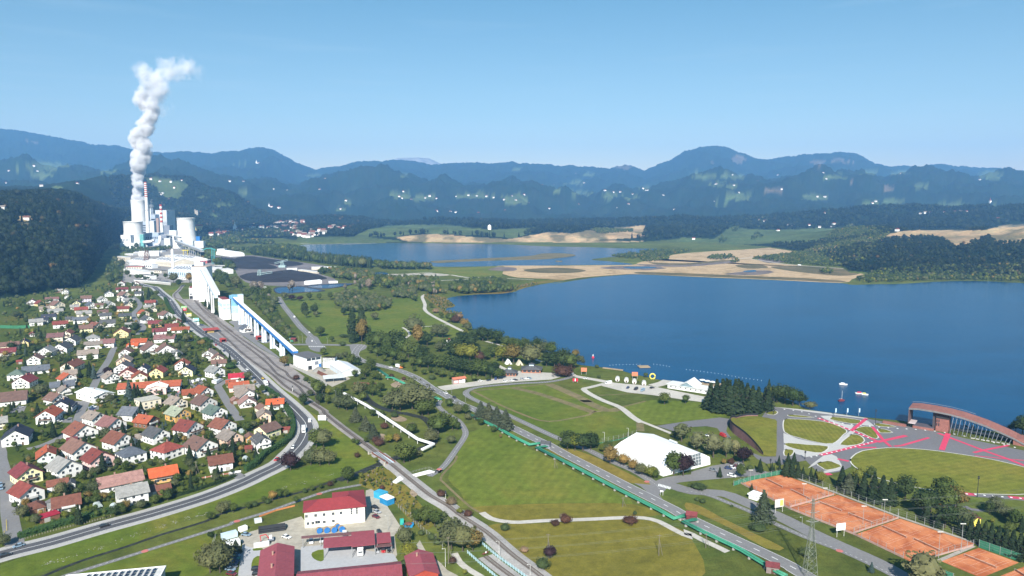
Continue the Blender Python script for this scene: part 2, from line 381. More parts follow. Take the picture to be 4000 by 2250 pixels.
ca=me.color_attributes.new('Col','FLOAT_COLOR','POINT')
ca.data.foreach_set('color',np.concatenate([np.clip(colv,.004,1),np.ones((nu,ny,1))],-1).astype(np.float32).ravel())
gm,nt,b=nmat('land'); vc=N(nt,'ShaderNodeVertexColor',layer_name='Col').outputs[0]
tc=N(nt,'ShaderNodeTexCoord').outputs['Object']
f=ramp(nt,noise(nt,.11,6,tc,.75),[(.3,(.62,.62,.6)),(.7,(1.3,1.28,1.25))]); g=ramp(nt,noise(nt,.02,5,tc,.7,.8),[(.35,(.8,.9,.85)),(.65,(1.22,1.08,1.0))])
h_=ramp(nt,noise(nt,1.3,3,tc,.7),[(.3,(.8,.8,.8)),(.7,(1.2,1.2,1.15))])
lnk(nt,mix(nt,1,mix(nt,1,mix(nt,1,vc,f,'MULTIPLY'),g,'MULTIPLY'),h_,'MULTIPLY'),b.inputs['Base Color']); setp(b,Roughness=1.0); b.inputs['Specular IOR Level'].default_value=.05
me.materials.append(gm); ground=bpy.data.objects.new('ground',me); C.objects.link(ground); tag(ground,kind='structure')
# ground behind the camera and far out
mb=MB(); mb.sheet([(-2500,-1500),(2500,-1500),(2500,30),(-2500,30)],-.02); struct('meadow_ground',mb,grass('rear_grass',(.06,.08,.03),(.075,.1,.035),(.09,.105,.04)))
# a pale bare summit far beyond the skyline
pk=AT('V',1040,397,19000); mb=MB(); n=40
for a,s in((0,1),):
    prof=[(0,pk.z),(350,pk.z-40),(800,pk.z-190),(1600,pk.z-520),(2800,pk.z-900)]
    vs=[]; fs=[]
    for ri,(r,z)in enumerate(prof):
        for i in range(n):vs.append((pk.x+(r+60*math.sin(i*2.3+ri))*math.cos(2*math.pi*i/n)*1.0,pk.y+r*math.sin(2*math.pi*i/n),z+30*math.sin(i*1.7+ri*2)*(ri>0)))
    for ri in range(len(prof)-1):
        for i in range(n):fs.append((ri*n+i,(ri+1)*n+i,(ri+1)*n+(i+1)%n,ri*n+(i+1)%n))
    fs.append(tuple(range(n))); mb.add(vs,fs)
struct('bare_mountain',mb,mat((.30,.28,.26),var=.2,scale=.004,coarse=.001,name='limestone'),smooth=True)

# ------------------------------------------------------------------ water
wm,nt,b=nmat('lake_water'); tc=N(nt,'ShaderNodeTexCoord').outputs['Object']
mp=N(nt,'ShaderNodeMapping'); mp.inputs['Scale'].default_value=(1,2.2,1); lnk(nt,tc,mp.inputs[0])
lnk(nt,ramp(nt,noise(nt,.006,5,mp.outputs[0],.6,.6),[(.3,(.0006,.038,.098)),(.7,(.0009,.054,.134))]),b.inputs['Base Color'])
setp(b,Roughness=.1,IOR=1.33); b.inputs['Specular IOR Level'].default_value=.08
bp=N(nt,'ShaderNodeBump'); bp.inputs['Strength'].default_value=.3; bp.inputs['Distance'].default_value=.6; lnk(nt,noise(nt,.35,5,mp.outputs[0],.6),bp.inputs['Height']); lnk(nt,bp.outputs[0],b.inputs['Normal'])
WATER=wm
lake1=poly(('R',1560,840,1540,745,1455,700,1450,655,1330,640,1262,600,1300,572,1368,560,1330,530,1275,505,1275,475,1380,452,1500,440,1700,425,1900,415,2040,400,2080,375,2200,345,2330,318,2576,284),
             ('O',1760,1030,2050,985,2230,968),('P',0,897,400,915,900,935,1340,955,1420,966,1600,962,1750,960,2000,945,2200,940,2400,945,2576,955,3400,980),
             ('V',2900,1130,2700,1110),('J',2900,700,2576,640,2100,590,1640,560,1450,520,1350,500,1000,466,800,440,560,408,380,380,330,330),
             ('I',2420,760,2300,690,2000,600,1800,540,1500,530,1300,510,1060,488,930,466,850,446,700,415,600,385,500,372,400,350,240,332,140,315),
             ('G',2440,590,2300,545,2100,480,1950,425,1800,385,1700,352,1600,320,1420,290,1400,200))
def lsm(p,s=9):return rpoly(p,s)
mb=MB(); mb.sheet(lsm(lake1),.06); struct('lake',mb,WATER)
lake2=poly(('Q',1540,400,1700,385,2000,378,2576,358),('O',300,742,700,731,1000,739,1400,744,1700,758,2000,764,2250,773,2480,776,2600,782,2560,805,2380,812,2210,832,2040,854,2170,866,2340,889,2000,893,1700,896,1400,899,1200,904,960,905,900,900,880,885,700,882,600,872,480,868,440,860,300,830,150,815),
             ('Q',2300,580,2000,560,1760,545,1640,520,1640,470,1600,445))
mb=MB(); mb.sheet(lsm(lake2,25),.06); struct('far_lake',mb,WATER)
SANDM=grass('sandy_soil',(.31,.225,.125),(.50,.365,.225),(.27,.205,.11),raw=True); DRYM=grass('dry_meadow',(.12,.11,.055),(.17,.145,.085),(.085,.095,.04),raw=True)
mb=MB(); mb.prism(rpoly(poly(('O',885,868,1050,858,1300,845,1500,836,1620,826,1700,811,1850,811,1928,825,1850,838,1700,851,1400,859,1100,869,950,878)),20),-.5,.9); struct('lake_island',mb,DRYM)
mb=MB(); mb.prism(rpoly(poly(('O',1790,864,1830,864,1830,869,1790,869)),9),-.5,.8); struct('lake_islet',mb,DRYM)
sand=poly(('R',1830,112),('O',1500,897,1800,898,2100,894,2340,891,2400,870,2576,850),('P',60,800,180,795,200,770,300,755,470,742,800,722,1080,690,1180,690,1140,742,960,760,800,775,760,795,1000,828,1300,852,1500,884,1420,930,1340,953,900,933,400,913,0,895),('O',2230,963,1950,985),('R',2576,268,2300,252,2060,240,1900,200,1900,160))
mb=MB(); mb.sheet(rpoly(sand,30),.07); struct('sand_flats',mb,SANDM)
mb=MB()
for p in(poly(('P',60,815,300,822,560,800,640,806,440,826,200,840)),poly(('P',880,845,1100,838,1380,862,1480,885,1400,905,1250,900,1000,872)),poly(('P',640,835,780,828,860,850,720,858)),poly(('O',1560,925,1800,912,2000,930,1900,950,1650,948)),poly(('P',0,880,300,888,700,905,1100,922,1350,938,1340,950,900,930,400,910,0,893)),poly(('P',770,786,1000,768,1140,750,1180,765,1000,790))):mb.sheet(rpoly(p,15),.078)
struct('scrub_strip',mb,grass('scrub_strip',(.085,.08,.035),(.13,.11,.055),(.19,.145,.085),raw=True))
mb=MB()
for p in(poly(('O',1380,905,1500,915,1480,935,1300,930)),poly(('P',0,842,60,840,110,848,180,855,60,868,0,864)),poly(('P',560,895,800,868,900,880,780,900)),poly(('O',2100,915,2250,900,2540,905,2500,925,2260,925)),poly(('P',0,828,300,832,600,808,640,815,300,845,0,836)),poly(('P',800,790,1000,800,1000,812,860,820))):
    mb.sheet(rpoly(p,20),.085)
struct('wet_soil',mb,mat((.17,.135,.115),var=.3,scale=.05,name='wet_soil'))
mb=MB()
for p in(poly(('O',2270,908,2380,904,2510,908,2480,916,2330,919)),poly(('P',-4,845,60,843,115,850,50,857,-10,857)),poly(('P',690,874,770,866,775,878,720,881))):
    mb.sheet(rpoly(p,12),.1)
struct('pond',mb,WATER)
mb=MB()
for q,w in((line(('P',640,790,760,795,1000,830,1400,860,1520,888),step=25),7),(line(('P',1140,744,1000,760,800,775,600,800),step=25),6),(line(('R',1210,275,1450,262,1740,235,1810,225),step=20),6),(line(('R',1320,212,1500,240,1640,238),step=20),8),(line(('O',620,960,900,945),step=20),6),(line(('Q',1560,372,1800,384,2200,374,2576,360),step=30),9),(line(('O',250,746,500,735,700,727),step=30),9),(line(('R',1950,250,2250,268),step=30),5)):
    mb.strip(q,w,.11)
struct('gravel_track',mb,mat((.46,.42,.36),var=.15,scale=.1,name='pale_gravel'))
mb=MB()
for p in(poly(('R',960,205,1100,190,1310,210,1200,225,1050,222)),poly(('R',760,215,900,195,980,200,830,235))):mb.sheet(rpoly(p,12),.1)
mb.sheet(rpoly(poly(('R',700,250,560,235,520,215,640,200,800,210)),12),.095); struct('gravel_pit',mb,mat((.42,.38,.31),var=.2,scale=.1,name='quarry_gravel'))
mb=MB(); mb.sheet(rpoly(poly(('R',450,195,500,182,590,185,620,205,560,222,490,215)),12),.1); struct('settling_pond',mb,WATER)
mb=MB(); mb.sheet(rpoly(poly(('R',1120,150,1500,128,1900,115,1900,180,1850,240,1500,235,1300,200)),30),.08); struct('meadow',mb,grass('mid_meadow',(.075,.1,.035),(.095,.12,.045),(.12,.115,.05)))
# the air
zt=float(HG2.max())+60; mb=MB(); mb.box(-9000,-1400,-2,9000,13650,max(zt,1100))
hm=bpy.data.materials.new('haze'); hm.use_nodes=True; nt=hm.node_tree; nt.nodes.clear(); o_=N(nt,'ShaderNodeOutputMaterial'); v=N(nt,'ShaderNodeVolumePrincipled')
v.inputs['Color'].default_value=(.22,.52,.97,1); v.inputs['Density'].default_value=HAZE_DENSITY; v.inputs['Anisotropy'].default_value=0.0
lnk(nt,v.outputs[0],o_.inputs['Volume']); haze=ob('haze',mb,hm); tag(haze,kind='stuff')
# ------------------------------------------------------------------ lawns, yards, roads, tracks
ASPH=mat((.088,.087,.092),var=.14,scale=.8,coarse=.03,name='asphalt')
ASPHL=mat((.195,.19,.19),var=.12,scale=.8,coarse=.03,name='old_asphalt')
ASPHP=mat((.155,.150,.158),var=.10,scale=.6,coarse=.03,name='plaza_asphalt')
CONC=mat((.40,.385,.365),var=.12,scale=.7,coarse=.04,name='concrete')
KERB=mat((.55,.53,.49),var=.12,scale=.7,name='kerb_stone')
GRAV=mat((.47,.44,.39),var=.14,scale=.5,coarse=.05,name='light_gravel')
YARD=mat((.39,.355,.29),var=.18,scale=.4,coarse=.06,name='dusty_yard')
PAVE=mat((.38,.385,.39),var=.08,scale=.6,coarse=.05,name='pale_paving')
BALL=mat((.29,.26,.24),var=.3,scale=1.5,coarse=.08,name='ballast')
BALLN=mat((.37,.35,.33),var=.25,scale=1.8,coarse=.1,name='new_ballast')
LINEW=mat((.78,.78,.76),var=.1,scale=1,name='road_paint')
PINK=mat((.56,.055,.115),var=.12,scale=.6,name='pink_paint')
EARTH=mat((.30,.225,.15),var=.25,scale=.5,name='bare_earth')
CLAY=None
def clay():
    m,nt,b=nmat('clay_court'); tc=N(nt,'ShaderNodeTexCoord').outputs['Object']
    a=ramp(nt,noise(nt,.09,5,tc,.6,.8),[(.38,(.34,.085,.022)),(.5,(.46,.145,.05)),(.66,(.55,.215,.09))])
    f=ramp(nt,noise(nt,1.1,4,tc,.7),[(.3,(.9,.9,.9)),(.7,(1.1,1.1,1.1))]); lnk(nt,mix(nt,1,a,f,'MULTIPLY'),b.inputs['Base Color']); setp(b,Roughness=.95); return m
CLAY=clay()
def field(name,c1,c2,c3,polys,z=.03,sm=8,**k):
    mb=MB()
    for p in polys:mb.sheet(rpoly(p,sm)if sm else p,z)
    return struct(name,mb,grass(name,c1,c2,c3,**k))
# big lawns with their own tone
field('park_lawn',(.058,.092,.026),(.078,.108,.034),(.105,.118,.042),[
    poly(('R',0,500,60,590,650,490,960,450,1010,480,1020,600,1280,770,1460,860,1300,900,850,900,380,900,40,895),('B',2420,880,2300,700,2060,500,1880,280)),
    poly(('G',1390,905,1430,872,1900,828,2160,815),('I',0,560,200,620,540,770,740,870,760,970,520,1060,300,1140),('G',2320,1360,1900,1190,1450,985))],z=.03)
field('mown_field',(.072,.105,.030),(.092,.122,.040),(.125,.128,.048),[
    poly(('L',235,170,350,-30,560,-60,760,30,950,135,1180,250,1500,420,1850,610,1990,690,1500,680,900,690,380,720,250,560,130,440,210,240)),
    poly(('I',600,760,860,680,1200,690,1430,710,1480,800,1700,820,1580,850,1000,920,800,900,700,840))],z=.035,stripes=.045,sang=.35,swid=5)
field('rough_meadow',(.098,.096,.035),(.125,.118,.046),(.15,.125,.06),[
    poly(('L',380,725,900,695,1500,685,1990,695,2260,800,1900,830,1400,845,900,870,620,850,480,790)),
    poly(('L',620,890,1000,890,1400,870,2000,840,2400,920,2576,1040,2620,1480,1100,1480,900,1250,700,1050,500,950)),
    poly(('F',1720,330,1800,180,2000,140,2150,220,2090,300,2250,330,2330,450,2500,640,2576,760,2400,830,2150,560,1960,400))],z=.04)
field('verge',(.115,.10,.045),(.15,.125,.06),(.13,.13,.05),[
    poly(('L',1150,160,1300,130,1560,200,2060,440,2180,500,1960,480,1700,400,1400,270)),
    poly(('c',0,560,300,640,700,860,1300,1150,1900,1447,1550,1447,900,1080,300,800,0,690))],z=.042)
field('bank_grass',(.055,.095,.022),(.075,.105,.03),(.11,.115,.04),[
    poly(('E',0,1230,900,940,1800,680,2576,420),('F',850,140,1000,160,1500,0,1900,0,1900,130,1500,240,1100,370,0,640),('E',1500,980,900,1170,300,1360,0,1450)),
    poly(('E',800,1345,1600,1085,2380,830,2400,1000,2280,1345))],z=.03)
field('roadside_grass',(.06,.10,.025),(.085,.115,.033),(.12,.12,.045),[
    poly(('D',1260,0,1340,0,1640,250,1900,450,2090,580,2110,700,2380,880,2574,1010,2574,1449,2300,1330,2340,1020,2150,740,1700,350)),
    poly(('T',0,160,110,180,480,460,860,800,1000,900,640,1010,300,1100,0,1120,0,700)),
    poly(('B',130,130,380,80,290,180,440,350,720,600,560,560,440,500,380,380,250,230))],z=.032)
field('village_ground',(.038,.060,.019),(.058,.078,.026),(.085,.08,.035),[
    poly(('E',210,960,600,830,1300,620,2000,430,2576,240),('F',0,320,350,180,800,-20),('D',1850,1360,2000,1180,1990,900,1700,600,1330,240,1000,-40),('B',700,800,440,560,250,400,60,130),('A',2050,430,1640,440,1100,560,350,580,-100,760,-100,1449),('E',-100,960))],z=.025)
field('reed_bank',(.12,.09,.045),(.10,.095,.04),(.15,.115,.06),[
    poly(('R',1330,440,1600,430,1900,420,2060,385,2300,312,2576,278,2576,262,2300,285,2060,340,1900,395,1500,425)),
    poly(('R',1010,440,1150,430,1260,480,1370,560,1270,580,1230,600,1300,630,1450,650,1400,730,1300,700,1150,560))],z=.065)
# gardens dug over
mb=MB()
for p in(poly(('T',1180,140,1290,95,1450,160,1380,200,1250,190)),poly(('T',1480,230,1540,215,1570,240,1480,310,1420,290)),poly(('T',940,520,1010,400,1110,440,1060,500)),poly(('F',2290,420,2330,360,2390,390,2350,470)),poly(('E',1090,600,1140,590,1150,630,1090,650)),poly(('E',1230,555,1310,545,1320,610,1230,600)),poly(('G',580,830,720,770,660,860))):mb.sheet(rpoly(p,4),.05)
struct('dug_garden',mb,EARTH)
# tan wheel tracks over the lawn
TAN=grass('worn_track',(.20,.155,.085),(.155,.14,.07),(.24,.185,.11),raw=True)
mb=MB()
for q,w in((line(('G',1400,892,1700,1042,2000,1165,2120,1195,2260,1195,2576,1135),('I',300,800,540,768)),2.2),(line(('G',1820,862,2100,932,2576,1092),('I',300,800)),6.5),(line(('G',2170,825,2350,900,2576,1005),('I',200,678,440,780,560,765)),8),(line(('G',1400,892,1800,862,2160,822)),2.5),(line(('I',590,748,830,688)),2.2),(line(('L',215,205,200,260,60,420,100,490,350,720,480,790),step=4),1.4),(line(('I',360,630,740,610)),1.5),(line(('I',770,900,780,990)),5)):
    mb.strip(q,w,.055)
struct('worn_track',mb,TAN)
# the creek and river
BROOK,nt,b=nmat('brook_water'); tc=N(nt,'ShaderNodeTexCoord').outputs['Object']
lnk(nt,ramp(nt,noise(nt,.6,4,tc),[(.4,(.018,.02,.015)),(.65,(.05,.05,.04))]),b.inputs['Base Color']); setp(b,Roughness=.5); b.inputs['Specular IOR Level'].default_value=.1
mb=MB(); mb.strip(line(('E',300,1420,490,1345,900,1180,1400,1022,1800,885,2300,735),('F',150,660,520,560,800,480,1100,400,1480,270),step=5),2.0,.06)
mb.strip(line(('T',300,1180,640,1060,800,990,900,950,1060,880,1300,790,1560,720,1700,640,1850,590,1900,480,1880,330,1820,220,1720,140,1600,110,1400,60),('G',680,1120,500,1070,400,1020,340,970,300,900),step=4),5.5,.06)
struct('brook',mb,BROOK)
mb=MB(); rr=random.Random(5)
for q,n,sp in((line(('E',1110,1030,1500,890,1800,790,2250,655)),110,2.2),(line(('E',520,1210,700,1160,960,1070)),40,2.0),(line(('T',860,1030,960,950)),26,1.2),(line(('F',900,360,1100,300,1400,210)),40,2)):
    for _ in range(n):
        p=q[rr.randrange(len(q))]+Vector((rr.uniform(-2,2),rr.uniform(-sp,sp),0)); s=rr.uniform(.12,.3)
        mb.lathe([(s,0),(s*.8,s*.5),(s*.2,s*.7)],5,p.x,p.y)
tag(ob('bank_stones',mb,mat((.24,.235,.20),var=.3,name='stones')),kind='stuff')
# yards
mb=MB()
for p in(poly(('F',480,860,1080,680,1150,770,1790,730,1800,390,1860,370,1960,440,2200,810,2120,890,2150,1110,2100,1200,1060,1320,380,1400,420,980,380,900)),poly(('b',520,520,980,700,1600,1040,2060,830,1560,560,1300,600,600,480)),poly(('Y',600,560,700,740,960,950,1060,1060,1250,1159,800,1200,540,640))):mb.sheet(p,.05)
struct('yard',mb,YARD)
mb=MB(); mb.sheet(rpoly(poly(('B',585,605,730,620,960,745,1150,900,1080,930,900,850,700,730)),6),.072); mb.sheet(rpoly(poly(('B',1080,575,1230,560,1420,650,1690,790,1650,880,1560,880,1480,850,1640,960,1820,1105,1560,970,1300,790,1130,690,1160,640)),6),.052); struct('station_apron',mb,ASPHL)
mb=MB(); mb.sheet(poly(('F',1075,1020,1330,1000,2110,1100,2160,1180,1050,1310)),.07); mb.sheet(poly(('F',420,1000,640,1060,630,1345,370,1345)),.07); struct('paved_court',mb,PAVE)
mb=MB()
for p in(poly(('F',1200,1085,1325,1050,1325,1175,1260,1175,1205,1140)),poly(('F',545,1150,625,1125,630,1250,525,1260)),poly(('F',545,1040,640,1035,640,1055,545,1065))):mb.sheet(rpoly(p,2),.09)
struct('lawn_patch',mb,grass('lawn_patch',(.06,.10,.022),(.08,.115,.03),(.10,.125,.035)))
# industrial estate and coal yard grounds
mb=MB(); mb.sheet(poly(('X',400,620,470,120,1000,-160,2200,150,2400,500,1800,640,1480,640,700,640)),.03); mb.sheet(poly(('M',560,880,1000,900,1400,1060,900,1010,500,960)),.03)
struct('industrial_yard',mb,mat((.30,.275,.25),var=.25,scale=.2,coarse=.02,name='industrial_yard'))
mb=MB(); mb.sheet(rpoly(poly(('Q',180,520,330,545,640,560,860,540,1300,605,1900,690,2000,740,1800,790,2050,880,2000,960,1500,985,900,960,700,880,640,800,560,700)),20),.04)
struct('coal_yard',mb,mat((.20,.175,.17),var=.3,scale=.1,coarse=.01,name='coal_dust'))
COAL=mat((.030,.028,.034),var=.4,scale=.3,coarse=.02,name='coal',rough=.9)
def heap(name,p,h,m,inset=.35,seed=1,kind='structure'):
    p=rpoly(p,12); cx=sum(a for a,b in p)/len(p); cy_=sum(b for a,b in p)/len(p); mb=MB(); rings=[]
    for k,(s,z)in enumerate(((1,0),(.86,.55),(.7,.85),(.45,1.0),(.2,.96))):
        rings.append([(cx+(a-cx)*s,cy_+(b-cy_)*s,z*h*(1+.35*float(vnoise(a/30,b/30,seed)))+(.05 if k==0 else 0))for a,b in p])
    n=len(p); vs=[v for r_ in rings for v in r_]; fs=[]
    for k in range(len(rings)-1):
        for i in range(n):fs.append((k*n+i,k*n+(i+1)%n,(k+1)*n+(i+1)%n,(k+1)*n+i))
    fs.append(tuple((len(rings)-1)*n+i for i in range(n))); mb.add(vs,fs); return mb
for nm,p,h,lab in(('coal_heap',poly(('Q',250,575,600,590,900,640,1180,690,1190,735,800,740,600,715,420,640)),5,'long dark coal heap in front of the white storage shed'),
                 ('coal_heap',poly(('Q',620,590,800,560,1250,620,1600,660,1400,700,1100,665,850,640)),5,'flat coal heap along the poplar row behind the stacker'),
                 ('coal_heap',poly(('Q',700,830,1000,820,1200,800,1480,775,1900,850,1880,890,1500,920,1000,930,750,890)),8,'broad black coal heap behind the blue settling basins')):
    tag(ob(nm,heap(nm,p,h,COAL),COAL),lab,'coal heap','coal heaps on the storage yard')
# basins
BAS=mat((.05,.055,.065),var=.2,name='basin_lining')
for i,p in enumerate((poly(('Q',1200,1060,1230,1010,1560,995,1880,1055,1600,1075,1300,1095)),poly(('Q',1640,990,1900,965,2140,955,2300,960,2080,1005,1880,1020)))):
    p=rpoly(p,40); mb=MB(); cx=sum(a for a,b in p)/len(p); cy_=sum(b for a,b in p)/len(p)
    q=[(cx+(a-cx)*1.08,cy_+(b-cy_)*1.12)for a,b in p]; n=len(p)
    mb.add([(a,b,1.5)for a,b in q]+[(a,b,.2)for a,b in p]+[(a,b,.02)for a,b in q],[(i_,(i_+1)%n,n+(i_+1)%n,n+i_)for i_ in range(n)]+[(2*n+i_,2*n+(i_+1)%n,(i_+1)%n,i_)for i_ in range(n)])
    struct('basin_wall',mb,BAS); mb=MB(); mb.sheet(p,.22); struct('basin_water',mb,WATER)

# ---- the main road and its pavements
ROAD=line(('E',-330,1215,100,1085,580,965,1150,800,1700,650,2290,468),('F',400,312,600,215,850,92),('D',1975,1415,2085,1305,2165,1180,2197,1060,2180,965,2085,845,1930,695,1700,495,1480,285,1300,115),('B',1050,955,900,865,740,765,610,670,530,600,460,545,385,490,320,410,270,325,215,255,150,200,80,140,10,80),('A',2130,435,2000,400,1900,370),step=5)
mb=MB(); mb.strip(ROAD,15.5,.06); struct('pavement',mb,CONC)
mb=MB(); mb.strip(ROAD,9.6,.10); struct('main_road',mb,ASPH)
mb=MB(); mb.strip(offset_line(ROAD,4.3),.25,.13); mb.strip(offset_line(ROAD,-4.3),.25,.13); n=len(ROAD)
a=int(n*.34); mb.strip(ROAD[:a],.28,.13); dashes(mb,ROAD[a:],.28,.13,5,5); struct('road_marking',mb,LINEW)
KB=MB()
for s in(-4.95,4.95):KB.strip(offset_line(ROAD,s),.3,.17)
mb=MB()
for q,w in((line(('C',960,1110,1100,980,1150,830,1300,530,1440,250,1560,60),('A',1640,1330,1760,1240),step=5),6),(line(('C',1000,1080,850,1180,600,1290,390,1340),step=5),5),(line(('E',170,1000,130,800,100,600,90,400,60,250,0,40),('C',0,1400,-60,1200),step=5),7),(line(('D',1240,930,1080,700,960,500,930,430,1030,370,1200,290,1330,215),step=5),6),(line(('A',1990,1130,2060,1020,1960,930,1920,830,2010,720,1980,640,1900,580),step=6),6.5),(line(('F',300,180,400,240,470,230),step=4),6)):
    mb.strip(q,w,.075)
for p in(poly(('C',2400,560,2574,500,2574,680,2440,640)),poly(('C',1010,650,1200,650,1180,750,1000,730)),poly(('C',1260,730,1420,720,1420,770,1260,800)),poly(('C',840,900,1040,880,1040,960,900,960)),poly(('D',480,340,760,330,720,390,560,470)),poly(('D',850,400,860,330,1010,330,960,430)),poly(('X',640,570,1340,600,1400,660,700,640)),poly(('D',560,1180,640,1150,620,1290,500,1290)),poly(('E',490,520,580,470,600,500,520,540)),poly(('C',100,780,380,720,340,810,60,830))):mb.sheet(p,.08)
struct('village_street',mb,ASPHL)
# ---- roads by the lake
ERD=line(('B',1790,220,1870,350,1990,500,2110,650,2230,760,2320,860,2340,900),step=6); EW=line(('B',1700,908,1950,905,2200,905,2450,908),('G',100,433,250,436),step=6)
ER2=line(('G',290,430,245,480,225,540,300,590,450,632,640,680,740,715,860,772,1000,868,1130,935,1260,1010,1500,1115,1820,1270,2000,1360,2150,1428),('L',1300,190,1550,318,1800,447,2100,600,2400,750,2576,848),('K',100,1050,260,1140,500,1280),step=6)
mb=MB(); mb.strip(ERD,8,.10); mb.strip(EW,8,.09); mb.sheet(rpoly(poly(('B',2180,860,2230,780,2340,790,2420,900,2480,960,2380,1010,2260,980,2210,910)),4),.105); mb.sheet(rpoly(poly(('G',180,428,330,432,330,470,270,500,260,560,300,590,200,560,190,520)),4),.105)
mb.strip(ER2,7.6,.11)
mb.sheet(poly(('L',2000,485,2160,500,2250,540,2290,560,2250,600,2300,660,2180,610,2070,520)),.107); mb.strip(line(('L',2210,560,2280,490,2400,450,2576,430),('K',-150,170,-60,150)),9,.106)
mb.sheet(poly(('I',1290,1400,1500,1340,1800,1290,1830,1330,1740,1460,1280,1460)),.108)
mb.strip(line(('L',2320,500,2420,520,2576,565),('c',700,385,1000,490,1300,620,1700,790,2000,930,2350,1110),('K',700,900,950,1010,1200,1130,1420,1260),step=6),8.5,.109)
struct('lake_road',mb,ASPHL)
mb=MB(); dashes(mb,ER2,.3,.14,3,6); mb.strip(offset_line(ER2,3.5),.15,.14); mb.strip(offset_line(ER2,-3.5),.15,.14)
for k in range(9):
    p=G('L',2250+k*14,500+k*4,.14); mb.strip([p+Vector((-.5,-1.6,0)),p+Vector((.5,1.6,0))],.5,.14)
for k in range(8):
    p=G('B',2240+k*30,930+k*.5,.14); mb.strip([p+Vector((-.2,-1.5,0)),p+Vector((.2,1.5,0))],1.3,.14)
dashes(mb,ERD,.25,.135,4,5)
PROM=line(('G',2420,742,2350,770,2150,806,1900,818,1600,842,1450,860,1360,890,1340,925,1400,970,1600,1062,1900,1202,2200,1342,2320,1392),('L',1560,160,1720,240,2000,360,2200,482,2250,535),step=6)
BIKE=line(('c',0,350,200,365,500,440,800,560,1200,720,1700,960,2300,1230),('K',640,920,900,1030,1150,1150,1350,1260),step=6)
LOOP=line(('G',1085,1000,1060,1030,1090,1080,1180,1140,1260,1190,1320,1270,1332,1345),('L',205,155,100,300,10,380),('T',2000,1010,1900,1060,1820,1110),step=4)
BPATH=line(('E',600,1390,760,1335,1000,1262,1600,1075,2000,950,2576,768),('F',300,752,700,630,980,530,1150,470,1400,390,1740,328),step=5)
mb2=MB(); mb2.strip(PROM,5,.12); mb2.strip(BIKE,3.2,.125); mb2.strip(LOOP,4,.12); mb2.strip(BPATH,2.6,.12); struct('cycle_path',mb2,ASPHL)
for q,w in((PROM,.14),(BIKE,.12),(LOOP,.16),(BPATH,.14)):dashes(mb,q,w,.15,1.0,1.3)
struct('lane_marking',mb,LINEW)
mb=MB()
for fr,x,y in(('E',1620,1070),('F',360,735),('F',1280,430),('L',40,345),('G',1180,1140),('L',2130,470),('K',720,960)):
    p=G(fr,x,y); mb.lathe([(1.5,.16),(1.49,.161)],10,p.x,p.y)
struct('red_symbol',mb,mat((.5,.16,.14),name='faded_red_paint'))
# gravel car parks and paths
mb=MB(); mb.sheet(poly(('G',1050,852,1140,838,1300,818,1640,770,1720,735,1840,690,1960,700,2240,716,2340,740,2200,780,1900,800,1620,822,1300,865,1130,892,1090,878)),.115)
mb.sheet(poly(('I',385,535,440,495,600,512,880,535,1100,580,1430,645,1425,702,1200,672,900,628,640,600)),.115); mb.strip(line(('I',60,400,100,432,200,452,330,474,460,500)),7,.112); mb.strip(line(('I',900,535,1000,510,1060,480)),10,.112)
mb.strip(line(('I',420,512,260,552,205,568,280,622,420,690,575,752,700,850,790,905)),5,.113); mb.strip(line(('I',790,895,960,962,1090,1015)),3,.113); mb.strip(line(('L',470,780,560,840,700,870,850,878,1100,862,1500,850,1900,832,2100,835,2250,870,2400,950,2576,1035),('c',-30,1110,300,1280,600,1420,800,1520)),3.4,.113)
mb.strip(line(('R',1030,430,1000,460,1030,540,1030,600,1100,660,1280,755,1470,850),step=6),5,.113); mb.strip(line(('R',1290,768,1100,785,990,792)),2.5,.113); mb.strip(line(('R',780,800,830,830,860,880,810,920)),3,.113); mb.strip(line(('G',1120,425,1170,460)),4,.113); mb.strip(line(('G',1540,395,1700,440,1900,530,2100,600)),3.5,.113); mb.strip(line(('G',1660,640,1760,690)),5,.113)
mb.strip(line(('Y',1180,780,1260,920,1400,1040,1600,1160,1750,1260)),3,.113)
struct('gravel_path',mb,GRAV)
struct('kerb',KB,KERB)
# ---- plaza
def kerbed(name,polys,m,z,ring=True,sm=4):
    mb=MB(); kb=MB()
    for p in polys:
        q=rpoly(p,sm); mb.sheet(q,z)
        if ring:c=[Vector((a,b,0))for a,b in q]; kb.strip(c+c[:2],.7,z+.02)
    struct(name,mb,m)
    if ring:struct('kerb',kb,KERB)
mb=MB(); mb.sheet(poly(('J',20,360,70,362,300,385,530,412,800,450,1000,478,1400,555,1660,600,2000,680,2576,800,2700,830,2700,1010,2576,960,2100,860,1700,800,1200,772,950,800,850,860,822,900,840,960,740,1010,560,1040,480,1000,380,900,100,950,70,870,20,870,-60,880,-90,860,80,860,90,500,0,470,-60,462,-20,400)),.09)
mb.sheet(poly(('I',940,938,1250,890,1580,853,1700,872,1660,920,1640,990,1690,1060,1640,1060,1580,1000,1550,960,1440,940,1280,950,1140,1000)),.09); mb.strip(line(('J',1980,1238,2100,1248,2300,1262,2600,1290)),5,.09)
mb.strip(line(('W',1040,380,1150,430,1350,450)),3,.085); mb.sheet(poly(('I',1880,1200,2010,1250,2150,1250,2210,1300,2050,1320,1950,1270)),.088)
struct('plaza',mb,ASPHP)
WC=mat((.44,.43,.41),var=.07,scale=.6,name='white_concrete')
mb=MB()
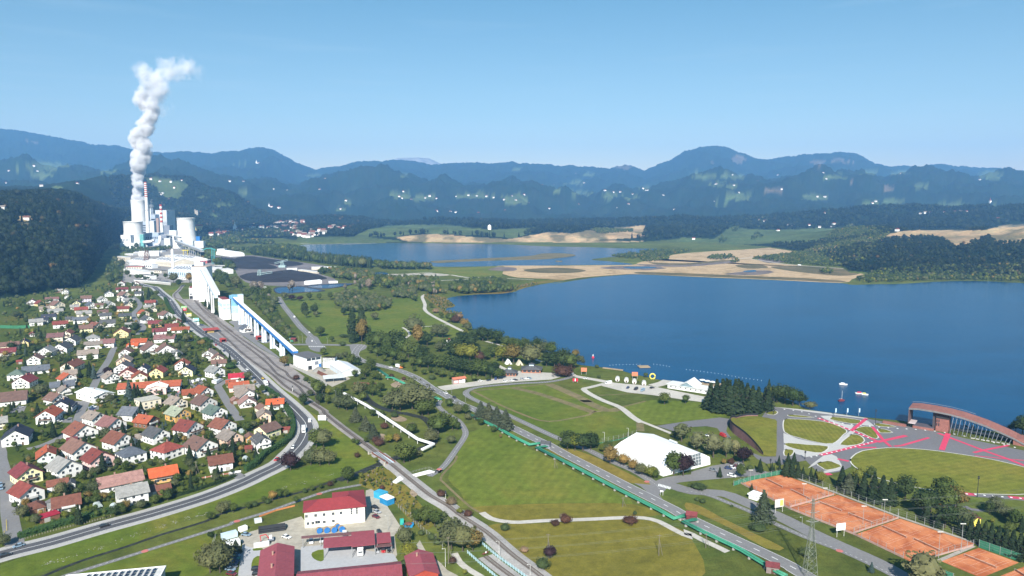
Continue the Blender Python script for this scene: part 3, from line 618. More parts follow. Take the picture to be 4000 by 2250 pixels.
for p in(poly(('J',155,622,300,680,500,724,655,734,720,745,960,745,900,765,540,838,380,866,160,790)),poly(('J',650,735,832,598,875,615,725,745)),poly(('J',525,450,640,448,660,500,780,535,865,545,830,592,700,540,560,475)),poly(('J',938,542,978,492,1010,500,1075,556)),poly(('J',450,930,560,850,640,838,690,860,745,950,690,930,600,905,500,930,400,980)),poly(('J',560,1005,740,970,720,1000,560,1030)),poly(('J',60,360,300,382,530,408,1000,474,1000,482,520,425,300,395))):mb.sheet(p,.105)
struct('white_paving',mb,WC)
LAWN=grass('plaza_lawn',(.095,.112,.036),(.115,.125,.045),(.14,.135,.055),.08,math.radians(8),3)
kerbed('plaza_lawn',[poly(('J',162,490,250,482,400,490,620,520,790,595,760,640,655,728,500,718,300,668,168,615)),poly(('J',165,740,205,722,400,740,605,757,540,822,400,808,250,778)),poly(('J',165,792,225,788,262,802,235,850,165,850)),poly(('J',822,648,860,636,930,650,972,700,900,742,725,742)),poly(('J',640,465,720,465,932,496,895,531,760,515,625,485)),poly(('J',880,595,915,565,1035,563,1112,668,1045,672,940,620)),poly(('J',1100,582,1180,586,1255,617,1180,622,1125,618)),poly(('J',1080,526,1180,535,1290,562,1150,560,1085,548)),poly(('J',200,440,330,445,465,466,330,466,220,456)),poly(('J',490,930,600,902,680,925,742,962,600,996,540,970)),poly(('J',-30,425,60,398,98,415,60,442))],LAWN,.115)
OVAL=grass('oval_lawn',(.092,.112,.034),(.11,.125,.042),(.135,.132,.05),.05,math.radians(70),4)
kerbed('oval_lawn',[poly(('J',828,905,850,860,950,802,1200,772,1450,780,1700,803,2100,862,2350,910,2576,966,2700,1010,2760,1150,2650,1235,2300,1240,1960,1226,1600,1190,1300,1130,1000,1040,870,960))],OVAL,.115,True,10)
# pink strips and white studs
mb=MB()
def pink(w,*xy):
    pts=[G('J',xy[i],xy[i+1])for i in range(0,len(xy),2)]; mb.strip(pts,w*.78,.13+.006*(len(mb.f)%9))
for a in((3.0,505,472,850,600),(3.0,850,600,1075,695,1110,710),(3.2,530,846,900,755,1110,705),(3.8,1100,715,1390,650),(3,840,600,990,478),(2.6,1050,562,1165,702,1235,762),(2.6,1270,757,1345,750,1620,670),(4,1812,628,1748,795),(3,1712,625,2170,800,2400,880,2640,975),(2.6,2070,822,2180,795,2420,748),(1.6,2080,853,2400,886,2640,905),(3,900,770,1090,770),(3.2,700,885,812,907),(4,575,1042,632,1034),(4.6,1985,1236,2085,1245),(4.2,2420,1268,2640,1290)):pink(*a)
struct('pink_strip',mb,PINK)
mb=MB(); sm_=MB(); sm_.lathe([(.62,0),(.6,.05)],10); stud=sm_.mesh('stud'); stud.materials.append(mat((.8,.8,.78),name='white_stud'))
studs=thing('stud_row','rows of flat white paving discs across the dark plaza','paving discs')
for q,s in((line(('J',165,385,330,408,500,462)),6),(line(('J',520,478,850,600,1050,690)),4.3),(line(('J',1045,712,900,756,530,846,400,872)),4.3),(line(('J',660,515,860,540,1000,553,1260,576,1480,588,1700,608,1900,640,2200,705,2620,800)),5.5),(line(('J',2000,1238,2300,1262,2620,1288)),4)):
    for p,d in resample(q,s):
        o=bpy.data.objects.new('disc',stud); C.objects.link(o); o.parent=studs; o.location=(p.x,p.y,.2)
# ---- railway
TR1=line(('X',1620,690,1540,790,1450,880,1480,960),('B',400,260,560,400,700,512,900,690,1060,830,1260,1020,1500,1205,1700,1335),('D',1900,445,2100,570,2290,695,2450,800),('T',60,55,330,275,600,475,900,695,1140,880,1400,1090,1700,1335,1850,1449),('Y',1080,-5,1250,130,1640,380,1800,500,2000,680,2200,850,2576,1130,2800,1310),step=5)
TR2=line(('B',575,240,640,340,800,470,930,580,1130,730,1290,845,1530,1010,1640,1095,1760,1215,1900,1300),('b',500,770,800,970,1150,1210),('T',-40,-60),step=5)
TR3=line(('B',690,330,850,480,1000,620,1130,720),step=5); TR4=line(('B',610,280,720,430,900,590,1060,720,1260,880,1500,1060,1660,1200,1780,1330),('b',700,1000,900,1230),step=5)
TR5=line(('B',440,290,640,470,800,610,1000,790,1200,960),step=5); TR6=line(('Y',1700,830,1900,990,2130,1160,2300,1290),step=4)
mb=MB(); mb.sheet(poly(('B',280,180,330,130,420,250,560,250,650,260,700,330,1130,640,1300,800,1560,980,1830,1120),('b',900,780,1220,1240,880,1260,560,1100,0,640),('B',1200,960,900,720,600,450,300,240)),.07); struct('rail_yard',mb,BALL)
mb=MB()
n1=len(TR1)
k=next(i for i,p in enumerate(TR1)if p.y<G('T',900,695).y)
mb.hull([(p.x,p.y,0)for p in offset_line(TR1[:k+1],3.4)]+[(p.x,p.y,0)for p in reversed(offset_line(TR1[:k+1],-3.4))],[(p.x,p.y,.35)for p in offset_line(TR1[:k+1],1.7)]+[(p.x,p.y,.35)for p in reversed(offset_line(TR1[:k+1],-1.7))]); struct('track_bed',mb,BALL)
mb=MB(); mb.hull([(p.x,p.y,0)for p in offset_line(TR1[k:],4.6)]+[(p.x,p.y,0)for p in reversed(offset_line(TR1[k:],-4.6))],[(p.x,p.y,.35)for p in offset_line(TR1[k:],1.9)]+[(p.x,p.y,.35)for p in reversed(offset_line(TR1[k:],-1.9))]); mb.strip(TR6,7,.08); struct('track_bed',mb,BALLN)
RAIL=mat((.15,.10,.08),rough=.5,name='rail_steel',metal=.4); SLP=mat((.13,.115,.10),var=.3,name='sleeper')
slm=MB(); slm.box(-.13,-1.25,0,.13,1.25,.14); slm=slm.mesh('sleeper'); slm.materials.append(SLP)
for tr,nm,lab,z0,nsl in((TR1,'railway_track','main single railway track running from the white shaft tower down to the bottom edge',.35,240),(TR2,'railway_track','right hand siding joining the main track by the white loading building',.09,0),(TR3,'railway_track','short inner siding in front of the shaft tower portal',.09,0),(TR4,'railway_track','middle siding between the main track and the right hand siding',.09,0),(TR5,'railway_track','left siding of the rail yard closest to the red roofed shelter',.09,0),(TR6,'railway_track','buffer stop siding between the two blue railings',.09,60)):
    t=thing(nm,lab,'railway track',group='tracks of the mine railway')
    for s in(-.75,.75):
        mb=MB(); q=offset_line(tr,s); mb.hull([(p.x-.07,p.y-.03,z0+.1)for p in q]+[(p.x+.07,p.y+.03,z0+.1)for p in reversed(q)],[(p.x-.07,p.y-.03,z0+.29)for p in q]+[(p.x+.07,p.y+.03,z0+.29)for p in reversed(q)]); ob('rail',mb,RAIL,t)
    q=resample(list(reversed(tr)),.75)
    for p,d in q[:nsl]:
        o=bpy.data.objects.new('sleeper',slm); C.objects.link(o); o.parent=t; o.location=(p.x,p.y,z0+.0); o.rotation_euler=(0,0,math.atan2(d.y,d.x))
    if len(q)>nsl:
        mb=MB()
        for p,d in q[nsl::1 if nsl else 1]:
            n=Vector((-d.y,d.x,0)); a,b_=p+n*1.25,p-n*1.25; e=d*.13
            mb.add([(a-e).to_tuple()[:2]+(z0+.12,),(b_-e).to_tuple()[:2]+(z0+.12,),(b_+e).to_tuple()[:2]+(z0+.12,),(a+e).to_tuple()[:2]+(z0+.12,)],[(0,1,2,3)])
        tag(ob('sleeper_row',mb,SLP,t),kind='stuff')
# ---- tennis courts
COURTS=[[('K',-285,268),('K',150,192),('K',688,388),('K',222,530)],[('K',240,528),('K',700,395),('K',1318,628),('K',860,785)],[('K',880,795),('K',1330,635),('K',2085,888),('K',1440,1070)],[('W',690,1225),('W',1265,1022),('W',1880,1248),('W',1300,1480)],[('W',1600,1449),('W',1958,1310),('W',2500,1520),('W',2000,1700)]]
mb=MB(); CP4=[]
for c in COURTS:
    p=[G(*q)for q in c]; CP4.append(p); mb.sheet([(v.x,v.y)for v in p],.08)
struct('clay_court',mb,CLAY)
LM=MB(); NETM=mat((.26,.11,.06),name='net_cord'); nets=[]
for ci,(p,lanes)in enumerate(zip(CP4,(2,2,2,1,1))):
    for l in range(lanes):                    # court along the a->b direction (p0->p1), lanes side by side along p0->p3
        f0=(l+.5)/lanes
        o_=p[0].lerp(p[1],.5).lerp(p[3].lerp(p[2],.5),f0); ux=(p[1]-p[0]).normalized(); uy=(p[3]-p[0]).normalized()
        if ci>=2 or True:ux,uy=ux,uy
        la,wa=23.77,10.97
        if(p[1]-p[0]).length<(p[3]-p[0]).length/lanes:ux,uy=uy,ux
        for s in(-.5,.5):LM.strip([o_+ux*(s*la)-uy*wa/2,o_+ux*(s*la)+uy*wa/2],.12,.1)
        for s in(-.5,-.375,.375,.5):LM.strip([o_-ux*la/2+uy*wa*s,o_+ux*la/2+uy*wa*s],.1,.1)
        for s in(-6.4,6.4):LM.strip([o_+ux*s-uy*4.1,o_+ux*s+uy*4.1],.1,.1)
        LM.strip([o_-ux*6.4,o_+ux*6.4],.1,.1); nets.append((o_,ux,uy,ci,l))
struct('court_line',LM,mat((.62,.42,.32),name='court_tape'))
mb=MB()
for fr,xy in(('K',(160,180,700,380,1330,620,2090,880,2120,905)),('W',(1190,990,660,1215))):
    mb.strip([G(fr,xy[i],xy[i+1])for i in range(0,len(xy),2)],1.8,.1)
struct('court_walkway',mb,mat((.34,.31,.27),name='old_slabs'))
# ------------------------------------------------------------------ houses
ROOFC={'red':(.190,.050,.040),'orange':(.29,.078,.040),'bright':(.40,.088,.034),'brown':(.150,.088,.072),'gbrown':(.215,.18,.155),'mauve':(.165,.085,.082),'maroon':(.150,.038,.042),'grey':(.23,.228,.22),'dgrey':(.075,.077,.082),'navy':(.034,.038,.055),'slate':(.105,.115,.135),'green':(.095,.13,.11),'crimson':(.30,.022,.04),'pinkbr':(.27,.155,.135),'white':(.74,.75,.72),'rbrown':(.165,.066,.046),'pale':(.40,.38,.33),'sage':(.22,.25,.19)}
ROOFN={'red':'red','orange':'orange','bright':'bright orange','brown':'brown','gbrown':'grey brown','mauve':'mauve','maroon':'maroon','grey':'grey','dgrey':'dark grey','navy':'navy black','slate':'slate blue','green':'dark green','crimson':'crimson','pinkbr':'pinkish brown','white':'white','rbrown':'red brown','pale':'pale beige','sage':'sage green'}
WALLC={'white':(.76,.75,.72),'cream':(.72,.64,.50),'yellow':(.74,.61,.30),'lyellow':(.75,.71,.42),'peach':(.70,.50,.37),'pink':(.72,.50,.46),'ochre':(.58,.33,.10),'mint':(.62,.70,.64),'grey':(.52,.51,.49),'wood':(.19,.095,.055),'lilac':(.66,.60,.72),'orange':(.68,.40,.16)}
WALLN={'lyellow':'pale yellow','wood':'dark wood'}
def roofm(c):
    key=('roof',c)
    if key in MATS:return MATS[key]
    col=ROOFC[c]; m,nt,b=nmat('roof_'+ROOFN[c].replace(' ','_')); tc=N(nt,'ShaderNodeTexCoord').outputs['Object']
    oi=N(nt,'ShaderNodeObjectInfo').outputs['Random']
    a=ramp(nt,noise(nt,.5,6,tc,.7),[(.3,sc3(col,.72)),(.5,col),(.72,sc3(col,1.3))])
    f=ramp(nt,noise(nt,4,2,tc),[(.3,(.85,.85,.85)),(.7,(1.15,1.15,1.15))]); g=ramp(nt,oi,[(0,(.8,.84,.86)),(1,(1.18,1.14,1.1))])
    lnk(nt,mix(nt,1,mix(nt,1,a,f,'MULTIPLY'),g,'MULTIPLY'),b.inputs['Base Color']); setp(b,Roughness=.8); b.inputs['Specular IOR Level'].default_value=.2
    MATS[key]=m; return m
def wallm(c):return mat(WALLC[c],rough=.9,var=.06,scale=.8,coarse=.25,name='plaster_'+c)
GLASS=mat((.035,.045,.055),rough=.12,var=.2,scale=.5,name='window_glass',spec=.5)
FRAME=mat((.68,.67,.64),name='window_frame'); DARKW=mat((.10,.055,.035),var=.25,scale=2,name='dark_wood'); CHIM=mat((.36,.22,.17),name='chimney_brick'); DOORM=mat((.14,.09,.06),name='door_wood'); GARM=mat((.42,.40,.37),name='garage_door')
def winmesh(w,h,nm='window'):
    mb=MB(); mb.box(-w/2-.08,-.05,-h/2-.08,w/2+.08,.05,h/2+.08,0); mb.box(-w/2,-.075,-h/2,-.03,-.02,h/2,1); mb.box(.03,-.075,-h/2,w/2,-.02,h/2,1)
    me=mb.mesh(nm); me.materials.append(FRAME); me.materials.append(GLASS); return me
WIN=winmesh(1.15,1.3); WINW=winmesh(2.1,1.35); WINS=winmesh(.8,.9)
mb=MB(); mb.box(-.5,-.05,0,.5,.04,2.05); DOORME=mb.mesh('door'); DOORME.materials.append(DOORM)
mb=MB(); mb.box(-1.25,-.05,0,1.25,.04,2.2); GARME=mb.mesh('garage_door'); GARME.materials.append(GARM)
def put(name,me,parent,x,y,z,rz=0):
    o=bpy.data.objects.new(name,me); C.objects.link(o); o.parent=parent; o.location=(x,y,z)
    if rz:o.rotation_euler=(0,0,rz)
    return o
CH=MB(); CH.box(-.35,-.3,-1.2,.35,.3,1.0); CH.box(-.42,-.37,1.0,.42,.37,1.12); CHME=CH.mesh('chimney'); CHME.materials.append(CHIM)
SK=MB(); SK.box(-.4,-.55,0,.4,.55,.09); SKME=SK.mesh('skylight'); SKME.materials.append(GLASS)
def gable_roof(W,D,eave,rise,axis,over=.55,th=.2,x0=None):
    # W along x (centred), D along y (0..D); returns slabs; ridge along axis
    mb=MB()
    s=(D if axis=='x' else W)/2; k=rise/s; o2=over*.9
    for sg in(-1,1):
        e=s+over; ze=eave-k*over+.06; zr=eave+rise+.06
        def pt(u,v,z):                      # u across from ridge, v along ridge
            return(v,D/2+u,z)if axis=='x' else(u,v,z)
        v0,v1=(-W/2-o2,W/2+o2)if axis=='x' else(-o2,D+o2)
        a=[pt(0,v0,zr),pt(sg*e,v0,ze),pt(sg*e,v1,ze),pt(0,v1,zr)]; b_=[(x,y,z+th)for x,y,z in a]
        if(sg==1)==(axis=='y'):a.reverse(); b_.reverse()
        mb.hull(a,b_)
    return mb
def house_at(p,rz,W,D,eave,t,roof,wall,label,cat='house',name='house',pitch=.52,group='houses of the village',seed=0,windows=True,small=False):
    h=thing(name,label,cat,(p.x,p.y,p.z),rz,group); rr=random.Random(seed)
    wm_=wallm(wall); axis='y' if t=='g' else 'x'; s=(D if axis=='x' else W)/2; rise=s*pitch
    mb=MB()
    if t in 'ge':
        if axis=='x':a=[(-W/2,0,0),(-W/2,D,0),(-W/2,D,eave),(-W/2,D/2,eave+rise),(-W/2,0,eave)]; b_=[(W/2,y,z)for _,y,z in a]
        else:a=[(W/2,0,0),(-W/2,0,0),(-W/2,0,eave),(0,0,eave+rise),(W/2,0,eave)]; b_=[(x,D,z)for x,_,z in a]
        mb.hull(a,b_)
    else:mb.box(-W/2,0,0,W/2,D,eave)
    ob('wall',mb,wm_,h)
    if t in 'ge':rf=ob('roof',gable_roof(W,D,eave,rise,axis,.95 if not small else .4),roofm(roof),h)
    elif t=='h':
        mb=MB(); o_=.5; rl=max(.3,(W-D)/2); z1=eave+min(W,D)/2*pitch; zb=eave-.1
        q=[(-W/2-o_,-o_,zb),(W/2+o_,-o_,zb),(W/2+o_,D+o_,zb),(-W/2-o_,D+o_,zb)]
        if W>=D:r_=[(-rl,D/2,z1),(rl,D/2,z1)]
        else:r_=[(0,D/2-(D-W)/2,z1),(0,D/2+(D-W)/2,z1)]
        if W>=D:mb.add(q+r_,[(0,1,5,4),(1,2,5),(2,3,4,5),(3,0,4),(3,2,1,0)])
        else:mb.add(q+r_,[(0,1,4),(1,2,5,4),(2,3,5),(3,0,4,5),(3,2,1,0)])
        rf=ob('roof',mb,roofm(roof),h); rise=z1-eave
    else:
        mb=MB(); mb.box(-W/2-.3,-.3,eave+.004,W/2+.3,D+.3,eave+.3); rf=ob('roof',mb,roofm(roof),h); rise=.3
    if small:
        put('door',DOORME if W<4 else GARME,h,rr.choice((-.15,.15))*W,-.02,.02); return h
    # chimney and skylights on the roof
    if t !='f':
        cx,cy_=(rr.uniform(-.25,.25)*W,D/2+.5)if axis=='x' else(.5,D*rr.uniform(.35,.65))
        if t=='h':cx,cy_=.4,D/2
        put('chimney',CHME,rf,cx,cy_,eave+rise+.1)
        if t in 'ge' and rr.random()<.4:
            u=s*.5; z=eave+rise*.5+.28; an=math.atan2(rise,s)
            o=put('skylight',SKME,rf,*((rr.uniform(-.2,.3)*W,D/2-u,z)if axis=='x' else(-u,D*.4,z)))
            o.rotation_euler=(an,0,0)if axis=='x' else(0,-an,0)
    if windows:
        fl=[1.6]if eave<4.3 else[1.5,4.1]
        if eave>6.2:fl.append(6.6)
        for fi,z in enumerate(fl):
            nw=3 if W>11 else 2
            for i in range(nw):
                x=(-.5+(i+.5)/nw)*W*.84
                if fi==0 and i==nw-1 and rr.random()<.5:put('door',GARME if rr.random()<.5 else DOORME,h,x,-.02,.03); continue
                put('window',WINW if rr.random()<.25 else WIN,h,x,-.03,z)
            ns=3 if D>11 else 2
            for sx,rz_ in((-1,-math.pi/2),(1,math.pi/2)):
                for i in range(ns):put('window',WIN,h,sx*(W/2+.03),(i+.6)/(ns+.2)*D,z,rz_)
        if t=='g' and rise>2.2:
            for x in((-1.1,1.1)if W>8 else(0,)):put('window',WINS if rise<2.8 else WIN,h,x,-.03,eave+min(1.0,rise*.36))
        if(t=='g' and rr.random()<.65)or(t=='e' and rr.random()<.25):
            mb=MB(); bw=W*rr.uniform(.42,.72); bz=fl[-1]-1.35 if len(fl)>1 else max(2.5,eave-1.2); off=rr.uniform(-.1,.1)*W
            mb.box(off-bw/2,-1.3,bz-.16,off+bw/2,-.004,bz); bal=ob('balcony',mb,mat((.55,.54,.52),name='balcony_slab'),h)
            mb=MB(); mb.box(off-bw/2,-1.3,bz+.1,off+bw/2,-1.23,bz+1.0); mb.box(off-bw/2,-1.226,bz+.1,off-bw/2+.07,-.05,bz+1.0); mb.box(off+bw/2-.07,-1.226,bz+.1,off+bw/2,-.05,bz+1.0)
            ob('railing',mb,rr.choice((FRAME,DARKW,DARKW,FRAME)),bal)
    return h
def face(p,rot):
    n=Vector((-p.x,-p.y,0)).normalized(); return math.atan2(n.x,-n.y)+math.radians(rot)
HOUSES="""
C 2245 320 175 -18 g 11 5 red yellow|D 460 300 185 -15 g 10 5 navy lyellow|D 400 205 170 -10 g 10 5 orange white|B 780 1140 150 -18 g 10 6.5 gbrown white|B 925 1170 150 0 g 9 4.5 brown cream|B 940 1225 185 0 e 8 3.5 brown white
D 950 312 150 22 g 12 5.5 grey white|D 1190 372 190 0 e 9 3.4 crimson white|D 1110 450 110 0 e 7 3 orange cream|D 1230 515 260 3 e 9 4.2 orange pink|D 1310 560 260 3 e 10 3.6 gbrown white|D 1370 655 250 10 g 12 4.2 gbrown white
D 1360 742 220 8 g 9 3.2 pinkbr white|D 1190 692 105 10 g 6 2.6 pinkbr wood|D 1745 775 225 -4 e 8 4.6 bright mint|D 1600 818 140 15 g 8 2.8 brown cream|D 1600 965 165 5 g 10 5 gbrown peach|D 1725 1168 205 28 e 10 5 brown lyellow
D 1910 1112 95 0 e 4 2.4 red wood|D 1590 1392 195 10 g 11 6.6 dgrey white|D 1390 1242 120 5 g 7 2.6 brown ochre|D 1365 1388 95 0 e 4 2.4 red wood|D 1180 1305 215 20 g 11 5.4 gbrown peach|D 1125 1345 130 10 g 5 2.5 brown cream
D 1085 1118 210 25 g 11 5 rbrown white|D 955 925 210 20 g 11 5.4 green white|D 800 778 225 20 g 12 5.2 brown grey|D 430 938 205 20 g 12 5 sage ochre|D 385 765 200 20 g 10 4.6 gbrown cream|D 600 1148 225 28 g 11 5 red white
E 1950 25 205 25 h 11 5 red white|D 780 1430 280 20 g 13 5.2 brown white|D 530 1372 105 15 g 6 2.5 dgrey wood|D 770 598 175 20 g 10 4.6 orange white|D 535 606 205 0 e 9 3.2 orange cream|C 2325 1250 220 20 g 11 5.2 dgrey white
C 2205 1020 165 28 g 11 4 orange wood|C 1985 908 150 35 g 10 4.6 slate white|C 2180 755 255 14 f 12 6 pale cream|C 2250 562 250 -8 g 14 5.5 white pink|C 2010 378 190 0 g 10 4.2 orange cream
C 1500 655 250 18 g 24 5 white white|C 1830 345 205 -10 g 12 5 red pink|C 1752 255 205 -18 g 11 5 dgrey white|C 1775 152 180 -10 g 11 5 gbrown peach|C 1632 392 190 10 g 11 4.6 gbrown white|C 2038 268 130 -18 g 9 4.8 navy white
C 965 238 165 -28 g 17 5 rbrown cream|C 485 128 165 -15 g 11 5 brown white|C 520 262 320 0 e 11 3.2 slate white|C 222 352 195 -14 h 11 4.6 green white|C 300 468 205 -26 g 13 5 maroon white|C 190 716 310 -6 e 16 4 brown white
C 900 492 290 0 e 10 3.2 slate white|C 1000 392 180 14 g 9 4 orange white|C 1000 335 180 0 e 10 4 gbrown white|C 865 700 190 20 g 10 4.4 brown white|C 880 832 270 -14 g 11 4.4 navy white|C 655 980 230 -20 g 13 5.4 orange white
C 960 566 140 10 g 9 3.6 gbrown white|C 40 1062 105 0 e 9 5 grey cream|C 222 1295 320 -10 g 14 5.2 navy white|C 1440 992 190 20 g 11 5 gbrown white|C 1690 1098 240 20 g 12 5.2 mauve white|C 1235 1205 320 14 g 13 4.6 rbrown white
C 1225 1470 300 15 g 14 5 brown white|C 1800 1335 270 20 g 12 5 rbrown white|E 1520 88 225 15 h 11 5.2 slate white|E 540 108 195 0 g 12 5 orange mint|E 1155 145 235 15 g 11 5.4 red pink|E 345 315 235 10 g 12 5.2 maroon lyellow
E 790 248 240 15 g 12 5.4 grey white|E 370 525 230 15 g 11 5 red white|E 650 392 205 0 e 7 2.8 rbrown white|E 800 382 78 0 g 6 2.8 dgrey white|E 750 632 255 0 e 10 3.4 rbrown white|E 430 645 145 5 h 8 2.6 rbrown wood
E 590 645 88 0 f 6 2.8 grey grey|E 565 732 185 12 f 5 2.4 crimson wood|E 1370 382 425 8 e 11 3.5 pinkbr white|E 1500 552 295 8 e 10 5.6 grey white|E 1700 458 98 8 e 7 2.6 brown white|E 1840 432 140 8 e 6 2.5 rbrown wood
E 1840 300 270 6 e 10 4 bright orange|F 190 178 235 6 e 10 4.8 rbrown white|A 935 548 80 -8 g 9 4.6 grey white|A 850 525 85 0 e 7 3.4 grey wood|A 1570 585 112 0 g 9 4.6 slate white|A 1490 665 100 12 g 10 4.6 grey white
A 1240 660 125 0 e 12 5.4 brown lilac|A 1820 606 115 22 g 12 5.2 brown cream|A 1755 515 150 0 e 10 4 maroon white|A 1740 430 90 -10 g 10 4.6 mauve white|A 1960 502 122 0 e 10 4.6 brown white|A 1950 428 78 -8 g 8 4.4 red white
A 2000 572 110 0 e 9 4 dgrey white|A 1742 650 110 -20 g 10 4.4 dgrey white|A 1850 664 140 0 e 8 3.4 grey white|A 1850 742 105 12 g 9 4.8 dgrey cream|A 1765 798 150 -6 e 9 4 red cream|A 2160 712 132 0 e 9 4.6 red white
A 2195 702 120 0 e 9 3.6 dgrey white|A 2150 772 142 0 e 8 4 grey cream|A 2085 868 112 16 g 9 4.4 orange cream|A 2415 898 118 20 g 11 5 brown white|A 2230 1022 172 0 e 10 4.4 maroon orange|A 2140 962 130 14 g 11 4.6 dgrey white
A 1800 912 155 0 e 10 4.4 dgrey lyellow|A 1520 907 142 0 e 9 4.6 dgrey white|A 1480 852 130 0 e 9 4 brown white|A 1595 742 115 16 g 10 5 grey white|A 1450 752 142 0 e 9 4 brown white|A 1330 752 112 14 g 10 5 slate white
A 1170 812 162 0 e 10 4 red cream|A 1210 872 185 0 e 10 4.2 grey cream|A 1165 972 190 0 e 10 4.8 slate white|A 1075 772 105 0 e 9 4 grey cream|A 1100 722 100 -12 g 9 4.4 dgrey lyellow|A 1550 1022 190 0 e 11 5 dgrey white
A 1420 1066 125 22 g 11 5 rbrown cream|A 1240 1102 160 0 e 11 5 brown lyellow|A 870 1037 180 0 e 10 5 red white|A 522 1002 162 0 e 10 4.8 grey white|A 700 922 170 -8 e 9 4.4 navy white|A 600 972 150 -8 e 9 4.4 navy white
A 800 838 182 0 e 10 4 grey cream|A 860 748 132 20 g 12 5 brown cream|A 645 798 125 0 e 9 4 gbrown cream|A 460 712 135 -6 g 10 4.4 brown white|A 600 717 98 16 g 9 4 red yellow|A 750 662 160 0 e 9 4.4 mauve white
A 980 617 90 0 g 8 4 gbrown white|A 1740 1178 190 -10 g 15 5.4 rbrown yellow|A 1890 1042 150 0 e 9 4 grey white|A 1990 1302 190 -14 e 10 4.6 bright white|A 1900 1330 130 -14 e 7 3 bright cream|A 1540 1318 170 -10 e 11 5 mauve white
A 1340 1242 172 0 h 10 4.4 grey white|A 950 1178 112 -18 g 12 5 rbrown cream|A 790 1228 190 -10 e 11 5 mauve cream|A 465 1158 60 0 g 6 3 red white|A 1000 1288 150 -22 g 14 5 dgrey white|A 1340 1335 215 -6 e 9 4.4 gbrown white
A 850 1402 190 -22 g 15 5 dgrey white|A 640 1452 180 -22 g 12 5 grey white|A 1265 1485 250 -4 e 11 5 gbrown white|A 140 1352 215 -8 e 10 4.6 brown cream|A 100 1442 200 -8 e 10 4.4 maroon cream|A 340 1305 120 -10 g 9 4.4 navy yellow
A 1800 1465 165 -10 g 11 5 brown white|A 2220 1412 250 10 g 15 5 brown white|A 2400 1432 240 8 g 14 5 brown white|B 90 765 180 0 e 10 4 maroon white|B 265 705 165 0 e 10 4.6 red white|B 385 738 225 -6 e 9 3.6 orange white
B 330 612 105 -10 g 8 3 rbrown cream|B 150 880 260 -12 e 12 4.4 mauve white|B 330 1112 140 0 g 10 4.6 grey white|C 1290 985 105 0 e 6 2.6 maroon wood|C 1040 1290 130 0 e 6 2.6 maroon wood|C 2010 1240 110 0 e 6 2.6 gbrown white
B 560 850 110 0 e 7 3 grey white|C 280 120 70 0 e 4 2.4 red wood|A 1000 940 90 0 e 7 3.4 dgrey cream|A 1420 960 60 0 e 5 2.6 brown white|A 2300 870 75 0 e 6 2.8 brown wood|A 2210 800 80 0 g 7 3 grey cream
"""
ZONES=[('E',110,500,'by the left side street'),('E',1000,700,'above the lower main road'),('E',1800,500,'above the lower main road'),('C',1250,650,'by the middle village street'),('C',1500,150,'by the middle village street'),('A',1990,900,'by the upper village street'),('D',1090,700,'by the right hand lane'),('D',1900,1150,'by the main road bend'),('D',1400,330,'along the road below the railway'),('B',300,650,'opposite the station shelter'),('B',250,1000,'opposite the station shelter'),('A',900,560,'below the forest edge'),('A',450,950,'by the upper left meadow'),('A',1800,480,'at the far village end'),('C',2130,450,'by the orange hall'),('C',1250,1300,'in the lower village'),('A',1300,760,'in the upper village'),('A',1250,1250,'in the middle of the village'),('D',450,900,'below the orange hall'),('C',300,600,'at the left village edge'),('D',900,1250,'above the hedge of the bend'),('A',2250,950,'beside the upper main road')]
ZP=[(G(f,x,y),n)for f,x,y,n in ZONES]
def zone(p):return min(ZP,key=lambda z:(z[0]-p).length)[1]
FOOT=[]                                    # footprints, so that garden trees keep clear of them
hi=0
for ln in HOUSES.strip().replace('\n','|').split('|'):
    f,x,y,w,rot,t,dep,ev,rc,wc=ln.split(); x,y,w,rot,dep,ev=map(float,(x,y,w,rot,dep,ev)); hi+=1
    p=G(f,x,y); rot=rot*1.5 if rot>=10 else rot; dep*=1.08; rz=face(p,rot); W=w*mpp(f,p)/math.cos(math.radians(rot)); small=ev<3.0
    sh={'g':'gabled','e':'side gabled','h':'hipped','f':'flat'}[t]
    house_at(p,rz,W,dep,ev,t,rc,wc,'%s %s with %s %s roof %s'%(WALLN.get(wc,wc),'shed' if small else 'house',ROOFN[rc],sh,zone(p)),'shed' if small else 'house','shed' if small else 'house',pitch=.28 if(rc=='white')else(.55 if t=='e' else .66),seed=hi,small=small,group='sheds among the village houses' if small else 'houses of the village')
    c=p+Vector((-math.sin(rz),math.cos(rz),0))*(dep/2); FOOT.append((c.x,c.y,max(W,dep)/2+.5))
# the long orange hall
p0=G('C',1690,560); p1=G('D',375,505); W=(p1-p0).length; d=(p1-p0).normalized(); rz=math.atan2(d.y,d.x)
h=house_at((p0+p1)/2,rz,W,12,4.6,'e','orange','white','very long white hall with orange tiled roof in the middle of the village','hall','long_hall',pitch=.5,group=None,windows=False)
for i in range(14):put('window',WIN,h,-W/2+(i+.5)*W/14,-.03,1.9)
for i in range(6):put('skylight',SKME,h,-W/2+(i+.6)*W/6,3.2,6.1).rotation_euler=(math.atan(.5),0,0)
for i in range(int(W/6)):q=p0+d*(i*6+3)+Vector((-d.y,d.x,0))*6; FOOT.append((q.x,q.y,7))
